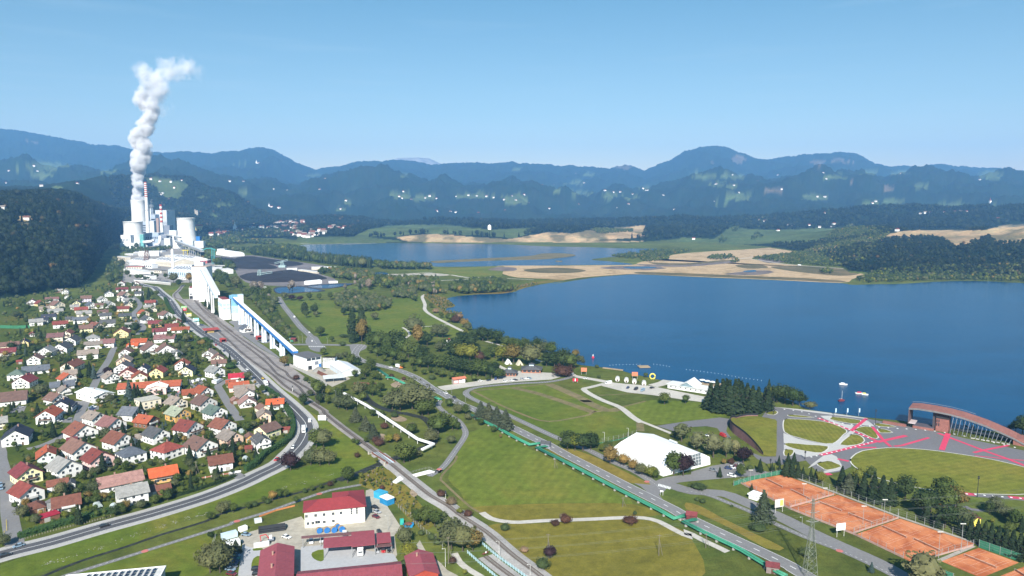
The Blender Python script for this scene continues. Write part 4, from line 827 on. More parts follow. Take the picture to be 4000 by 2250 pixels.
# garden walls and the picket fence by the road
FEN=mat((.62,.60,.55),name='fence_post')
def fence(name,label,pts,h=1.2,gap=2.5,post=.06,rails=2,m=None,panel=None,pm=None,group=None,cat='fence'):
    t=thing(name,label,cat,group=group); pts=[Vector(p)for p in pts]; m=m or FEN
    pmz=MB(); pmz.box(-post,-post,0,post,post,h); pme=pmz.mesh('post'); pme.materials.append(m)
    q=resample(pts,gap)
    for p,d in q:put('post',pme,t,p.x,p.y,0)
    mb=MB()
    for r in range(rails):
        z=h*(.35+.6*r/max(1,rails-1))
        for a,b_ in zip(pts,pts[1:]):mb.tube((a.x,a.y,z),(b_.x,b_.y,z),.025 if not panel else .03,4)
    ob('rail',mb,m,t)
    if panel:
        for(a,_),(b_,_)in zip(q,q[1:]):
            n=Vector((-(b_-a).y,(b_-a).x,0)).normalized()*.015; mb=MB(); z0,z1=panel
            mb.hull([tuple(a-n)[:2]+(z0,),tuple(b_-n)[:2]+(z0,),tuple(b_+n)[:2]+(z0,),tuple(a+n)[:2]+(z0,)],[tuple(a-n)[:2]+(z1,),tuple(b_-n)[:2]+(z1,),tuple(b_+n)[:2]+(z1,),tuple(a+n)[:2]+(z1,)]); ob('panel',mb,pm or m,t)
    return t
def gl(fr,*xy):return[G(fr,xy[i],xy[i+1])for i in range(0,len(xy),2)]
fence('picket_fence','weathered grey picket fence below the hedge beside the main road',gl('E',215,955,500,870,700,815,950,760,1250,680),.9,1.1,.06,1,mat((.33,.29,.25),name='old_wood'))
fence('garden_wall','red brick garden fence with white posts beside the lower main road',gl('E',2230,262,2576,205)+gl('F',270,205),1.1,3,.18,1,FEN,(.15,.9),mat((.36,.14,.09),name='fence_brick'))
fence('garden_gate','white slatted gate in front of the white house by the road',gl('F',272,205,420,182),1.2,1.0,.06,2,mat((.8,.8,.78),name='white_paint'),(.1,1.05))
fence('street_fence','yellow fence at the end of the left side street',gl('g',45,1005,72,985,65,880),.9,2,.07,2,mat((.65,.5,.08),name='yellow_paint'))
fence('green_fence','green netting fence around the tennis court behind the trees at left',gl('A',0,1040,200,1045,260,1045,450,1040),4,4,.06,2,mat((.05,.22,.10),name='green_steel'),(.2,3.9),mat((.04,.16,.08),name='green_net'))
fence('playground_fence','green fence below the white roofed hall and the spruces',gl('C',1600,690,1800,675,2010,650),1.2,2.5,.05,2,mat((.10,.35,.22),name='mint_steel'))
# sports floor, greenhouses
for f,x,y,lab in(('E',1105,580,'clear garden tunnel standing on grass beside the grey shed'),('E',1290,600,'small clear garden tunnel above the hedge of the lower road'),('F',470,60,'tall clear garden tunnel beside the clipped hedge'),('D',1280,1110,'green garden tunnel behind the peach house')):
    p=G(f,x,y); mb=MB(); n=8; r_=1.7
    a=[(r_*math.cos(math.pi*i/n),0,1.9*math.sin(math.pi*i/n))for i in range(n+1)]; mb.hull(a,[(x_,4.5,z)for x_,_,z in a])
    t=thing('greenhouse',lab,'greenhouse',p,face(p,10),'garden tunnels'); ob('cover',mb,mat((.42,.50,.50),rough=.25,name='clear_film',spec=.5),t)
    for k in range(4):
        mb=MB(); mb.path([(1.02*x_,k*1.5,1.02*z)for x_,_,z in a],.03,5); ob('hoop',mb,FEN,t)
# ------------------------------------------------------------------ industry and larger buildings
WH=mat((.78,.78,.77),var=.07,scale=.15,coarse=.03,name='white_cladding'); LG=mat((.55,.57,.58),var=.1,scale=.3,name='grey_cladding'); LB=mat((.50,.60,.68),var=.08,scale=.3,name='pale_blue_cladding')
TEAL=mat((.20,.42,.55),var=.1,scale=.3,name='teal_glass',rough=.3); BLUE=mat((.035,.18,.48),name='blue_metal'); PBLUE=mat((.42,.60,.74),name='pale_blue_metal'); DK=mat((.03,.032,.036),name='dark_opening'); FLATR=mat((.12,.12,.125),var=.15,name='bitumen_roof'); CONCW=mat((.70,.69,.66),var=.12,scale=.06,coarse=.02,name='tower_concrete')
REDR=mat((.24,.038,.042),var=.12,scale=.7,coarse=.1,name='red_sheet_roof',rough=.6); RDW=mat((.34,.055,.035),name='red_boards'); STEEL=mat((.29,.30,.30),var=.15,name='galvanised_steel'); RUST=mat((.20,.085,.055),var=.3,scale=2,name='rusty_steel'); BRICKP=mat((.26,.112,.09),var=.18,scale=1.2,coarse=.15,name='pink_brick'); GREENP=mat((.055,.26,.16),var=.15,scale=1,name='green_pipe_paint',rough=.5); TIM=mat((.36,.27,.17),var=.25,scale=2,name='timber')
def bld(name,label,cat,L,Rp,zt,depth,wm_,rm,group=None,roof='flat',over=.2,back=False):
    L=Vector(L); Rp=Vector(Rp); d=Rp-L; d.z=0; W=d.length; rz=math.atan2(d.y,d.x)
    t=thing(name,label,cat,L,rz,group); mb=MB(); mb.box(0,0,0,W,depth,zt); ob('wall',mb,wm_,t)
    if roof=='flat':mb=MB(); mb.box(-over,-over,zt+.003,W+over,depth+over,zt+.5); ob('roof',mb,rm,t)
    elif roof in 'xy':
        mb=MB(); ax=roof; s=(depth if ax=='x' else W)/2; rise=s*.3
        g=MB()
        if ax=='x':a=[(0,0,zt),(0,depth,zt),(0,depth/2,zt+rise)]; g.hull(a,[(W,y,z)for _,y,z in a])
        else:a=[(W,0,zt),(0,0,zt),(W/2,0,zt+rise)]; g.hull(a,[(x,depth,z)for x,_,z in a])
        ob('gable',g,wm_,t); r_=gable_roof(W,depth,zt,rise,ax,.4); r_.v=[(x+W/2,y,z)for x,y,z in r_.v]; ob('roof',r_,rm,t)
    elif roof=='arch':
        n=8; a=[(0,depth/2-depth/2*math.cos(math.pi*i/n),zt+depth*.22*math.sin(math.pi*i/n))for i in range(n+1)]; mb=MB(); mb.hull(a,[(W,y,z)for _,y,z in a]); ob('roof',mb,rm,t)
    t['W']=W; t['zt']=zt; return t
def openings(t,rows,m=None,nm='window',side=None,depth=None):
    m=m or GLASS; W=t['W']; zt=t['zt']
    for u0,v0,u1,v1 in rows:              # fractions of the front wall
        mb=MB()
        if side is None:mb.box(u0*W,-.09,v0*zt,u1*W,-.01,v1*zt)
        elif side=='l':mb.box(-.09,u0*depth,v0*zt,-.01,u1*depth,v1*zt)
        else:mb.box(W+.01,u0*depth,v0*zt,W+.09,u1*depth,v1*zt)
        ob(nm,mb,m,t)
def fb(name,label,cat,fr,xl,yl,xr,yr,yt,depth,wm_=None,rm=None,rot=0,**k):
    L=G(fr,xl,yl); Rp=G(fr,xr,yr); m_=(L+Rp)/2
    if rot:Rp=L+Matrix.Rotation(math.radians(rot),3,'Z')@((Rp-L)/math.cos(math.radians(rot)))
    return bld(name,label,cat,L,Rp,ztop(fr,(xl+xr)/2,yt,m_),depth,wm_ or WH,rm or LG,**k)
def ab(name,label,cat,fr,xl,xr,yt,Y,depth,yb=None,wm_=None,rm=None,rot=0,**k):   # at a given depth, standing on the ground
    zb=0 if yb is None else AT(fr,xl,yb,Y).z; L=AT(fr,xl,yt,Y); Rp=AT(fr,xr,yt,Y); zt=L.z; L.z=0; Rp.z=0
    if rot:d=Rp-L; Rp=L+Matrix.Rotation(math.radians(rot),3,'Z')@ d
    return bld(name,label,cat,L,Rp,zt,depth,wm_ or WH,rm or LG,**k)
# ---- power station
def lathe_at(name,label,cat,fr,xc,yt,wtop,Y,prof,m,n=40,smooth=True,group=None,hub=None):
    c=AT(fr,xc,yt,Y); H=c.z; r=wtop/2*FR[fr][2]*(Y/FPX)*1.01
    t=thing(name,label,cat,(c.x,Y,0),0,group); mb=MB(); mb.lathe([(r*a,H*b)for a,b in prof],n,cap=False); o=ob('shell',mb,m,t,smooth=smooth); return t,r,H
def ctower(label,xc,yt,w,Y,ribs=True):
    prof=[(1.34,0),(1.30,.04),(1.16,.2),(1.05,.4),(.985,.58),(.965,.72),(.975,.86),(1.0,.985),(1.015,.988),(1.015,1.0),(.97,1.0),(.93,.9)]
    t,r,H=lathe_at('cooling_tower',label,'cooling tower','M',xc,yt,w,Y,prof,CONCW,56); mb=MB()
    for i in range(36):
        a=2*math.pi*i/36; b_=a+math.pi/36
        mb.tube((r*1.38*math.cos(a),r*1.38*math.sin(a),0),(r*1.31*math.cos(b_),r*1.31*math.sin(b_),H*.06),.9,4)
    ob('column_ring',mb,CONCW,t); mb=MB(); mb.lathe([(r*.955,H*.93),(.1,H*.93)],32,cap=False); ob('shaft_inside',mb,DK,t); return t
ctower('tallest cooling tower with steam rising from it behind the tall striped chimney',505,293,192,2760)
ctower('white cooling tower at the left front of the power station',430,597,248,2520)
ctower('white cooling tower standing alone right of the power station',1178,547,236,2600)
def chimney(label,xt,yt,wt,wb,Y,bands,zones,body):
    c=AT('M',xt,yt,Y); H=c.z; k=FR['M'][2]*Y/FPX/2; r1,r0=wt*k,wb*k
    t=thing('chimney',label,'chimney',(c.x,Y,0)); rr_=lambda f:r0+(r1-r0)*f
    z0=zones; mb=MB(); mb.lathe([(rr_(0),0),(rr_(z0),H*z0)],24); ob('shaft',mb,body,t,smooth=False)
    RB=mat((.42,.075,.05),name='red_band'); 
    for i in range(bands):
        a,b_=z0+(1-z0)*i/bands,z0+(1-z0)*(i+1)/bands; mb=MB(); mb.lathe([(rr_(a)*1.004,H*a+.02),(rr_(b_)*1.004,H*b_)],24); ob('band',mb,RB if i%2==0 else CONCW,t)
    mb=MB(); mb.lathe([(rr_(.55)*1.12,H*.55),(rr_(.55)*1.12,H*.556)],24); ob('gallery',mb,STEEL,t)
chimney('tallest chimney of the power station, red and white striped at the top',607,38,34,60,2680,15,.76,CONCW)
chimney('shorter chimney with orange and white stripes in front of the grey boiler house',824,357,33,44,2650,9,.56,CONCW)
t,r,H=lathe_at('flue_stack','brown flue stack beside the shorter striped chimney','chimney','M',777,550,36,2640,[(1,0),(1,1),(.8,1)],mat((.30,.215,.18),name='brown_stack'),20)
DG=mat((.20,.22,.26),var=.1,scale=.1,name='dark_grey_cladding'); BG=mat((.36,.42,.50),var=.12,scale=.1,name='blue_shadow_cladding'); GRN=mat((.16,.42,.40),var=.3,scale=.1,name='green_blue_cladding')  # BG has the blue shadow over the plant's middle put into its colour
PP=[('boiler_house','huge pale grey boiler house behind the shorter chimney',745,922,440,2820,60,mat((.52,.55,.58),var=.08,scale=.05,name='boiler_cladding'),LG),('boiler_annex','dark grey annex at the foot of the pale boiler house',862,948,656,2775,30,DG,DG),('stair_tower','narrow white stair tower beside the tallest chimney',650,680,408,2790,20,WH,LG),('filter_house','grey framed filter house left of the pale boiler house',682,745,440+60,2790,30,BG,DG),
      ('office_block','white block at the left foot of the power station',256,395,793,2470,34,WH,LG),('office_wing','low white wing in front of the left cooling tower',250,520,905,2440,20,WH,LG),('coal_bunker','blue green bunker tower in front of the left cooling tower',526,575,778,2450,12,GRN,WH),('scrubber','slatted grey scrubber between cooling tower and tall chimney',558,612,600,2700,30,BG,LG),
      ('turbine_hall','long blue grey turbine hall in the middle of the power station',578,665,765,2600,40,BG,LG),('turbine_hall','tall blue grey hall under the framed hopper',662,792,760,2580,40,BG,LG),('pump_hall','dark hall below the shorter striped chimney',812,905,790,2590,40,DG,LG),('conveyor_house','white transfer tower left of the lone cooling tower',943,1035,727,2560,20,WH,LB),('switch_house','grey switch house beside the lone cooling tower',1040,1112,748,2640,20,LG,DG),
      ('hopper_house','grey hopper house hanging beside the tall chimney',664,726,592,2650,20,LG,DG),('blue_shed','bright blue shed right of the lone cooling tower',1322,1376,812,2520,14,BLUE,BLUE),('store','low white store right of the lone cooling tower',1285,1425,878,2460,20,WH,LG),('gypsum_house','white house at the top of the inclined coal conveyor',1003,1100,868,2440,18,WH,LG),('grey_shed','low grey shed in front of the power station',870,955,838,2520,20,LG,LG)]
PPO={}
for nm,lab,xl,xr,yt,Y,dp,a,b_ in PP:
    t=ab(nm,lab,'shed' if 'shed' in nm or nm=='store' else 'plant building','M',xl,xr,yt,Y,dp,None,a,b_,group=None); PPO[lab]=t
    n=max(2,int((xr-xl)/22)); 
    if nm in('scrubber','filter_house'):openings(t,[(.08,.2+i*.1,.92,.25+i*.1)for i in range(7)],DK,'louvre')
    elif nm in('turbine_hall','office_block','conveyor_house','pump_hall'):openings(t,[(.08+i/n*.88,.55,.04+(i+.8)/n*.88,.7)for i in range(n)])
for x,y,w,h_,lab in((1245,835,68,925,'white cylindrical silo at the foot of the lone cooling tower'),(1000,800,16,950,'slim white silo in front of the coal conveyor'),(985,985,34,1085,'tall cement silo of the works yard')):
    Y=2450 if h_ !=1085 else 1560; lathe_at('silo',lab,'silo','M',x,y,w,Y,[(1,0),(1,.95),(.3,1),(.05,1)],WH,20)
def duct(label,pts,r,m,name='duct',cat='duct'):mb=MB(); mb.path(pts,r,10); return tag(ob(name,mb,m,smooth=True),label,cat)
duct('thick white duct curving out at the foot of the left cooling tower',[AT('M',580,890,2450),AT('M',680,882,2450),AT('M',730,862,2450),AT('M',730,890,2450)],5,WH); duct('white duct bending down below the shorter chimney',[AT('M',740,932,2440),AT('M',800,912,2440),AT('M',815,880,2440),AT('M',815,800,2440)],4,WH)
def gallery(name,label,p,q,w,h,m_roof,m_side,piers=(),pm=None,group=None,pw=1.6):
    p=Vector(p); q=Vector(q); t=thing(name,label,'conveyor',(0,0,0),0,group); d=(q-p); n=Vector((-d.y,d.x,0)).normalized()*(w/2); u=Vector((0,0,h))
    mb=MB(); mb.hull([p-n,p+n,p+n+u,p-n+u],[q-n,q+n,q+n+u,q-n+u]); ob('gallery',mb,m_side,t)
    mb=MB(); n2=n*1.04; e=Vector((0,0,.02)); mb.hull([p-n2+u+e,p+n2+u+e,p+n2+u*1.08,p-n2+u*1.08],[q-n2+u+e,q+n2+u+e,q+n2+u*1.08,q-n2+u*1.08]); ob('roof',mb,m_roof,t)
    for f in piers:
        c=p+d*f
        for s in(-.6,.6):
            a=c+n*s; mb=MB(); k=pw/2; mb.hull([(a.x-k,a.y-k*.6,0),(a.x+k,a.y-k*.6,0),(a.x+k,a.y+k*.6,0),(a.x-k,a.y+k*.6,0)],[(a.x-k*.8,a.y-k*.6,a.z-.05),(a.x+k*.8,a.y-k*.6,a.z-.05),(a.x+k*.8,a.y+k*.6,a.z-.05),(a.x-k*.8,a.y+k*.6,a.z-.05)]); ob('pier',mb,pm or m_side,t)
    return t
gallery('coal_conveyor','long grey inclined coal conveyor running down to the coal yard',AT('M',1045,893,2430),AT('M',1412,1030,1900),9,6,LG,STEEL,(.15,.3,.45,.6,.75,.9),STEEL); gallery('coal_conveyor','upper coal conveyor between the transfer tower and the lone cooling tower',AT('M',920,795,2560),AT('M',1110,838,2520),7,5,LG,STEEL,(.5,),STEEL)
# ---- works estate at the foot of the power station
BEIGE=mat((.62,.56,.46),var=.1,scale=.2,name='beige_render'); REDB=mat((.40,.10,.10),name='red_cladding'); PALER=mat((.62,.61,.58),var=.12,scale=.1,name='pale_sheet_roof')
WORKS=[('X',540,265,860,300,205,40,WH,PALER,'x','white works hall with rooflights beside the headframe'),('X',1000,280,1430,330,215,50,BEIGE,PALER,'x','beige works hall with tall windows in the middle of the estate'),('X',430,440,835,505,395,20,WH,PALER,'flat','long white workshop at the left of the estate'),('X',1330,525,1810,560,395,40,LB,LG,'x','pale blue works hall with a row of rooflights'),('X',860,440,1190,450,395,18,BEIGE,FLATR,'flat','low beige workshop with a dark flat roof'),('X',770,555,975,575,490,12,WH,FLATR,'flat','small white office with dark flat roof by the car park'),('X',2130,410,2340,470,360,30,WH,PALER,'flat','white shed right of the shaft tower'),('X',1850,250,2110,250,195,30,REDB,PALER,'flat','red clad hall behind the shaft tower'),('X',1370,205,1800,260,150,40,WH,PALER,'x','pale works hall left of the red clad hall'),('X',2260,340,2470,345,300,12,DK,PALER,'flat','open fronted shed with pale roof by the coal yard'),
         ('X',300,190,470,215,120,12,BEIGE,LG,'flat','beige office house at the forest side of the estate'),('X',830,345,1000,355,275,16,WH,LG,'flat','white winding house under the headframe'),('X',480,365,800,365,325,16,BEIGE,REDB,'flat','low building with a red canopy roof in the estate'),('X',450,85,610,90,60,20,WH,PALER,'flat','small white shed at the far left of the estate'),('X',620,75,810,80,40,25,BEIGE,PALER,'x','pale shed at the far edge of the estate'),('X',730,110,1140,100,75,45,WH,PALER,'arch','white arched hall at the far edge of the estate'),('X',1060,28,1200,30,5,20,WH,WH,'flat','white shed nearest the power station'),('X',1480,560,1690,580,525,12,WH,LB,'flat','small white kiosk building beside the blue awning'),('X',1260,120,1560,130,90,30,BEIGE,LG,'flat','beige plant building behind the concrete works'),('X',1470,330,1800,330,290,20,LG,PALER,'flat','grey shed behind the pale blue hall'),('X',480,250,545,290,215,20,LG,PALER,'flat','narrow grey shed left of the white works hall')]
for f,xl,yl,xr,yr,yt,dp,a,b_,rf,lab in WORKS:
    t=fb('works_hall',lab,'works building',f,xl,yl,xr,yr,yt,dp,a,b_,group='works buildings below the power station',roof=rf); n=max(3,int(t['W']/6)); openings(t,[(.05+i/n*.92,.35,.02+(i+.75)/n*.92,.75)for i in range(n)])
    if rf=='x':
        for i in range(6):
            mb=MB(); W=t['W']; mb.hull([(W*(.1+i*.14),dp*.15,t['zt']+dp*.5*.3*.3+.4),(W*(.16+i*.14),dp*.15,t['zt']+dp*.15*.3+.3),(W*(.16+i*.14),dp*.4,t['zt']+dp*.4*.3+.3),(W*(.1+i*.14),dp*.4,t['zt']+dp*.4*.3+.3)],[(W*(.1+i*.14),dp*.15,t['zt']+dp*.15*.3+1.2),(W*(.16+i*.14),dp*.15,t['zt']+dp*.15*.3+1.2),(W*(.16+i*.14),dp*.4,t['zt']+dp*.4*.3+1.2),(W*(.1+i*.14),dp*.4,t['zt']+dp*.4*.3+1.2)]); ob('rooflight',mb,DG,t)
def lattice(mb,p,w0,w1,h,n,r=.12,arms=()):
    p=Vector(p); cs=[(-1,-1),(1,-1),(1,1),(-1,1)]; c=lambda k,f:p+Vector((cs[k%4][0]*(w0+(w1-w0)*f)/2,cs[k%4][1]*(w0+(w1-w0)*f)/2,h*f))
    for k in range(4):
        mb.tube(c(k,0),c(k,1),r,4)
        for i in range(n):
            f0,f1=(i/n),((i+1)/n); mb.tube(c(k,f0),c(k+1,f1),r*.55,4); mb.tube(c(k+1,f0),c(k,f1),r*.55,4); mb.tube(c(k,f1),c(k+1,f1),r*.5,4)
p=G('X',890,290); t=thing('headframe','dark lattice mine headframe above the white winding house','headframe',p); mb=MB(); lattice(mb,(0,4,0),13,7,33,5,.5); ob('frame',mb,RUST,t); mb=MB()
for sx_ in(-2.5,2.5):mb.lathe([(2.6,0),(2.6,.5)],16); mb.v[-32:]=[(sx_+z,4+y,34+x)for x,y,z in mb.v[-32:]]
ob('wheel',mb,RUST,t)
p=G('M',1178,1100); mb=MB(); w=60*mpp('M',p)
for s in(-.5,.5):mb.tube((s*w,0,0),(s*w,0,18),.7,5)
mb.box(-w*.8,-.8,18,w*.8,.8,20); tag(ob('gantry_crane',mb,mat((.62,.50,.06),name='crane_yellow'),loc=p),'yellow gantry crane in the works estate','crane')
BL=thing('bridge_ramp','long white walled ramp bridge behind the far village houses','bridge'); q=[G('X',640,635),G('X',760,640),G('X',1100,665),G('X',1380,695)]; mb=MB(); mb.hull([(v.x,v.y-1,.2)for v in q]+[(v.x,v.y+1,.2)for v in reversed(q)],[(v.x,v.y-1,4)for v in q]+[(v.x,v.y+1,4)for v in reversed(q)]); ob('deck',mb,CONC,BL); mb=MB(); mb.hull([(v.x,v.y-1.2,4.05)for v in q]+[(v.x,v.y-1.05,4.05)for v in reversed(q)],[(v.x,v.y-1.2,5)for v in q]+[(v.x,v.y-1.05,5)for v in reversed(q)]); ob('parapet',mb,WH,BL)
# ---- shaft tower group
t=fb('portal_house','white mine portal house with red roof and two dark rail doors','mine building','B',515,254,655,254,95,24,WH,mat((.22,.05,.05),name='portal_roof'),over=-.6,rot=22); openings(t,[(.02,.02,.42,.3),(.5,.02,.9,.3)],DK,'door'); openings(t,[(.05+i*.24,.4,.25+i*.24,.52)for i in range(4)]+[(.4,.72,.62,.77)])
t=fb('shaft_tower','tall white shaft tower above the rail yard','tower','X',1825,985,2120,985,325,22,WH,mat((.45,.36,.30),name='weathered_roof')); openings(t,[(.22+i*.12,.3+.12*i,.28+i*.12,.33+.12*i)for i in range(4)])
t2=ab('tower_penthouse','white penthouse box on the back of the shaft tower roof','tower top','X',1850,2025,236,G('X',1950,960).y+16,8)
for ch in t2.children:pass
t=fb('winch_house','white winch house in front of the shaft tower','mine building','B',655,288,775,288,92,10,WH,PALER); openings(t,[(.1+.4*i,.15,.42+.4*i,.35)for i in range(2)],LB)
yt=G('X',2000,985).y-5; yb=G('B',940,545).y+12
gallery('twin_conveyor','white twin tube conveyor sloping down the shaft tower',AT('X',1990,395,yt-1),AT('X',2290,950,yb+6),4,4,PALER,LB,(.45,.75),WH,'sloping conveyors of the shaft tower'); gallery('twin_conveyor','second white twin tube conveyor with pale ribs behind the first',AT('X',2060,385,yt+1),AT('X',2330,890,yb+8),4,4,LG,WH,(),None,'sloping conveyors of the shaft tower')
t=fb('screen_house','white glazed screening house with red roof beside the round silo','mine building','B',1000,552,1088,552,262,30,WH,mat((.22,.05,.05),name='portal_roof'),over=-.4,rot=32); openings(t,[(.05,.68,.45,.8),(.52,.68,.95,.8),(.05,.5,.45,.62),(.52,.5,.95,.62)],PBLUE); openings(t,[(.04+i*.15,.62,.14+i*.15,.78)for i in range(6)],PBLUE,side='l',depth=34)
c=G('B',1162,562); c.y+=9; r_=73*mpp('B',c); H=ztop('B',1160,240,c); t=thing('round_silo','round blue and white coal silo at the head of the blue conveyor','silo',c)
for z0,z1,m_ in((0,.33,WH),(.33,.68,PBLUE),(.68,1.0,TEAL)):mb=MB(); mb.lathe([(r_,H*z0),(r_,H*z1-.02)],32); ob('drum',mb,m_,t,smooth=False)
zc=ztop('B',1160,190,c); mb=MB(); mb.box(-r_*1.05,-r_*.9,H+.02,r_*1.1,r_*.9,zc); ob('crown',mb,TEAL,t)
for i in range(7):mb=MB(); mb.box(-r_*1.05+i*r_*.3,-r_*.9-.15,H+.3,-r_*.95+i*r_*.3,-r_*.9-.01,zc-.2); ob('fin',mb,BLUE,t)
t=fb('stair_tower','white stair tower right of the round silo','tower','B',1238,605,1305,600,195,9,WH,LB); openings(t,[(.1,.75,.9,.95)],LB)
sy=c.y-r_-1; ey=G('b',650,520).y
e0=AT('B',1165,262,sy); e1=AT('B',2040,1052,ey+2)
cvy=gallery('blue_conveyor','long white roofed blue conveyor on tall white piers beside the rail yard',e0,e1,4.6,3.4,WH,BLUE,(.12,.21,.31,.43,.56,.69,.83),mat((.62,.68,.74),name='pier_paint'),pw=2.4)
# ---- loading building and its yard
Lp=G('b',622,508); Rp=G('b',955,625); dl=(G('b',1372,588)-Rp).length; zt_=ztop('b',960,315,Rp)
t=bld('loading_house','white loading building with dark flat roof at the end of the blue conveyor','mine building',Lp,Rp,zt_,dl,WH,FLATR,over=.7); openings(t,[(.03,.74,.31,.95),(.35,.74,.6,.95),(.64,.74,.95,.95)],GLASS,side='r',depth=dl); openings(t,[(.1,.02,.35,.33)],DK,'door','r',dl); openings(t,[(.55,.34,.8,.62)],DG,side='r',depth=dl); openings(t,[(.82,.02,.98,.38)],BLUE,'door','r',dl); openings(t,[(.03+i*.136,.72,.11+i*.136,.93)for i in range(7)],LB); openings(t,[(.1+i*.2,.05,.14+i*.2,.1)for i in range(4)],DK)
Lp,Rp=Rp,Rp+Matrix.Rotation(math.pi/2,3,'Z')@((Rp-Lp).normalized()*dl)
t=bld('annex','white raised annex on stilts right of the loading building','annex',Rp+Vector((.6,2,0)),Rp+Vector((12,1,0)),9,6,WH,LG); t.children[0].data=(lambda m_:(m_.box(0,0,5,11.4,6,9),m_.mesh('wall'))[1])(MB()); t.children[0].data.materials.append(WH); mb=MB(); [mb.tube((x,y,0),(x,y,5),.15,5)for x in(.3,11)for y in(.3,5.6)]; ob('stilt',mb,STEEL,t)
Lp=G('b',1530,590); Rp=G('b',1850,795); t=bld('store_hall','long pale grey store hall in the log yard','hall',Lp,Rp,ztop('b',1690,560,(Lp+Rp)/2),16,LG,mat((.60,.63,.66),var=.05,name='pale_metal_roof'),roof='x'); openings(t,[(.1+.2*i,.1,.2+.2*i,.5)for i in range(3)],LB)
p=G('b',1620,900); t=thing('open_shed','open shed with grey mono pitch roof over stacked timber','shed',p,math.radians(20)); mb=MB(); mb.hull([(-8,-4,3.4),(9,-4,3.4),(9,5,4.4),(-8,5,4.4)],[(-8,-4,3.6),(9,-4,3.6),(9,5,4.6),(-8,5,4.6)]); ob('roof',mb,LG,t); [ob('post',(lambda m_:(m_.tube((x,y,0),(x,y,3.4),.12,5),m_)[1])(MB()),STEEL,t)for x in(-7.5,0,8.5)for y in(-3.7,4.6)]
mb=MB(); mb.lathe([(6,0),(4.2,1.9),(1.5,3.6),(.2,4)],14); p=G('b',1265,640); o=ob('gravel_heap',mb,mat((.24,.23,.21),var=.25,scale=2,name='grey_gravel'),loc=p); tag(o,'grey gravel heap beside the loading building','gravel heap')
a,b_=G('b',1215,700),G('b',1530,850); t=thing('pipe_stack','stack of long rusty pipes in the log yard','pipes'); d=(b_-a).normalized(); n=Vector((-d.y,d.x,0))
for i,(u,v)in enumerate(((0,.5),(1,.5),(2,.5),(.5,1.35),(1.5,1.35),(1,2.2))):mb=MB(); mb.tube(a+n*u*1.05+Vector((0,0,v)),b_+n*u*1.05+Vector((0,0,v)),.48,8); ob('pipe',mb,RUST,t)
q=gl('b',520,520,800,650,1200,850,1450,1020); mb=MB(); mb.hull([(v.x,v.y,0)for v in q]+[(v.x+.4,v.y+.4,0)for v in reversed(q)],[(v.x,v.y,2.4)for v in q]+[(v.x+.4,v.y+.4,2.4)for v in reversed(q)]); tag(ob('yard_wall',mb,CONC),'long concrete wall between the log yard and the railway','wall')
t=thing('beam_stack','rust red steel beams stacked among the bushes right of the log yard','steel beams',G('G',325,825),math.radians(-8))
for i in range(5):mb=MB(); mb.box(-9,i*.9-2,.1+.5*(i%2),9,i*.9-1.6,.7+.5*(i%2)); ob('beam',mb,RUST,t)
# ---- coal yard sheds and machines
for i,(xl,yl,xr,yr,yt_)in enumerate(((345,535,445,548,492),(440,548,560,562,508))):
    Lp,Rp=G('Q',xl,yl),G('Q',xr,yr); t=bld('coal_shed','white arched coal storage shed, %s of the pair'%('farther left' if i==0 else 'nearer right'),'coal shed',Lp,Rp,ztop('Q',xl,yt_,Lp)*.6,40,WH,WH,roof='arch',group='coal sheds')
ab('shed_house','white house behind the arched coal sheds','shed','Q',362,465,452,G('Q',400,545).y+60,20)
fb('pump_house','long grey pump house between the coal heaps','shed','Q',1360,765,1510,762,730,10,LG,PALER); fb('store_shed','low pale shed at the end of the coal yard','shed','Q',1520,770,1790,805,765,10,BEIGE,PALER); fb('store_shed','pale brown shed by the poplars of the coal yard','shed','Q',1720,750,1890,745,712,12,BEIGE,PALER); fb('store_shed','white shed by the poplars of the coal yard','shed','Q',1880,742,2060,742,712,12,WH,WH)
fb('store_tent','long white storage tent beside the settling basins','tent','Q',1680,968,1868,948,925,14,WH,WH,roof='arch'); fb('store_tent','flat white store right of the storage tent','tent','Q',1970,945,2095,940,920,10,WH,WH); fb('container_row','row of pale containers beside the settling basins','container','Q',1015,1025,1070,1020,1000,4,WH,WH)
SG=mat((.30,.40,.40),name='stacker_green')
for f,x,y,lab,s in(('Q',1300,715,'far grey green coal stacker with slanting boom',1),('Q',975,880,'near dark green bucket reclaimer on the coal heap',-1)):
    p=G(f,x,y); t=thing('stacker',lab,'stacker'); t.location=p; k=mpp(f,p); mb=MB(); lattice(mb,(0,0,0),9,4,95*k if s==1 else 130*k,4,.5); ob('mast',mb,SG,t); mb=MB(); a=Vector((-110*k if s==1 else-20*k,0,8)); b_=Vector((80*k if s==1 else 180*k,0,16 if s==1 else 12))
    for o_ in(-1.5,1.5):
        for z in(0,3):mb.tube(a+Vector((0,o_,z)),b_+Vector((0,o_,z)),.5,5)
    ob('boom',mb,SG,t); mb=MB(); mb.tube(a+Vector((0,0,3)),(0,0,80*k),.25,4); mb.tube(b_+Vector((0,0,3)),(0,0,80*k),.25,4); ob('stay',mb,SG,t); mb=MB(); mb.box(-8,-5,.2,8,5,5); ob('carriage',mb,SG,t)
mb=MB(); mb.path([AT('Q',150,470,1790),AT('Q',210,443,1790),AT('Q',280,440,1790),AT('Q',340,470,1790)],1.2,8); [mb.tube(AT('Q',x,445,1790),Vector((AT('Q',x,445,1790).x,1790,0)),.9,5)for x in(280,300,320)]; tag(ob('pipe_bridge',mb,mat((.06,.28,.28),name='dark_teal_steel')),'dark teal pipe bridge left of the coal sheds','pipe bridge')
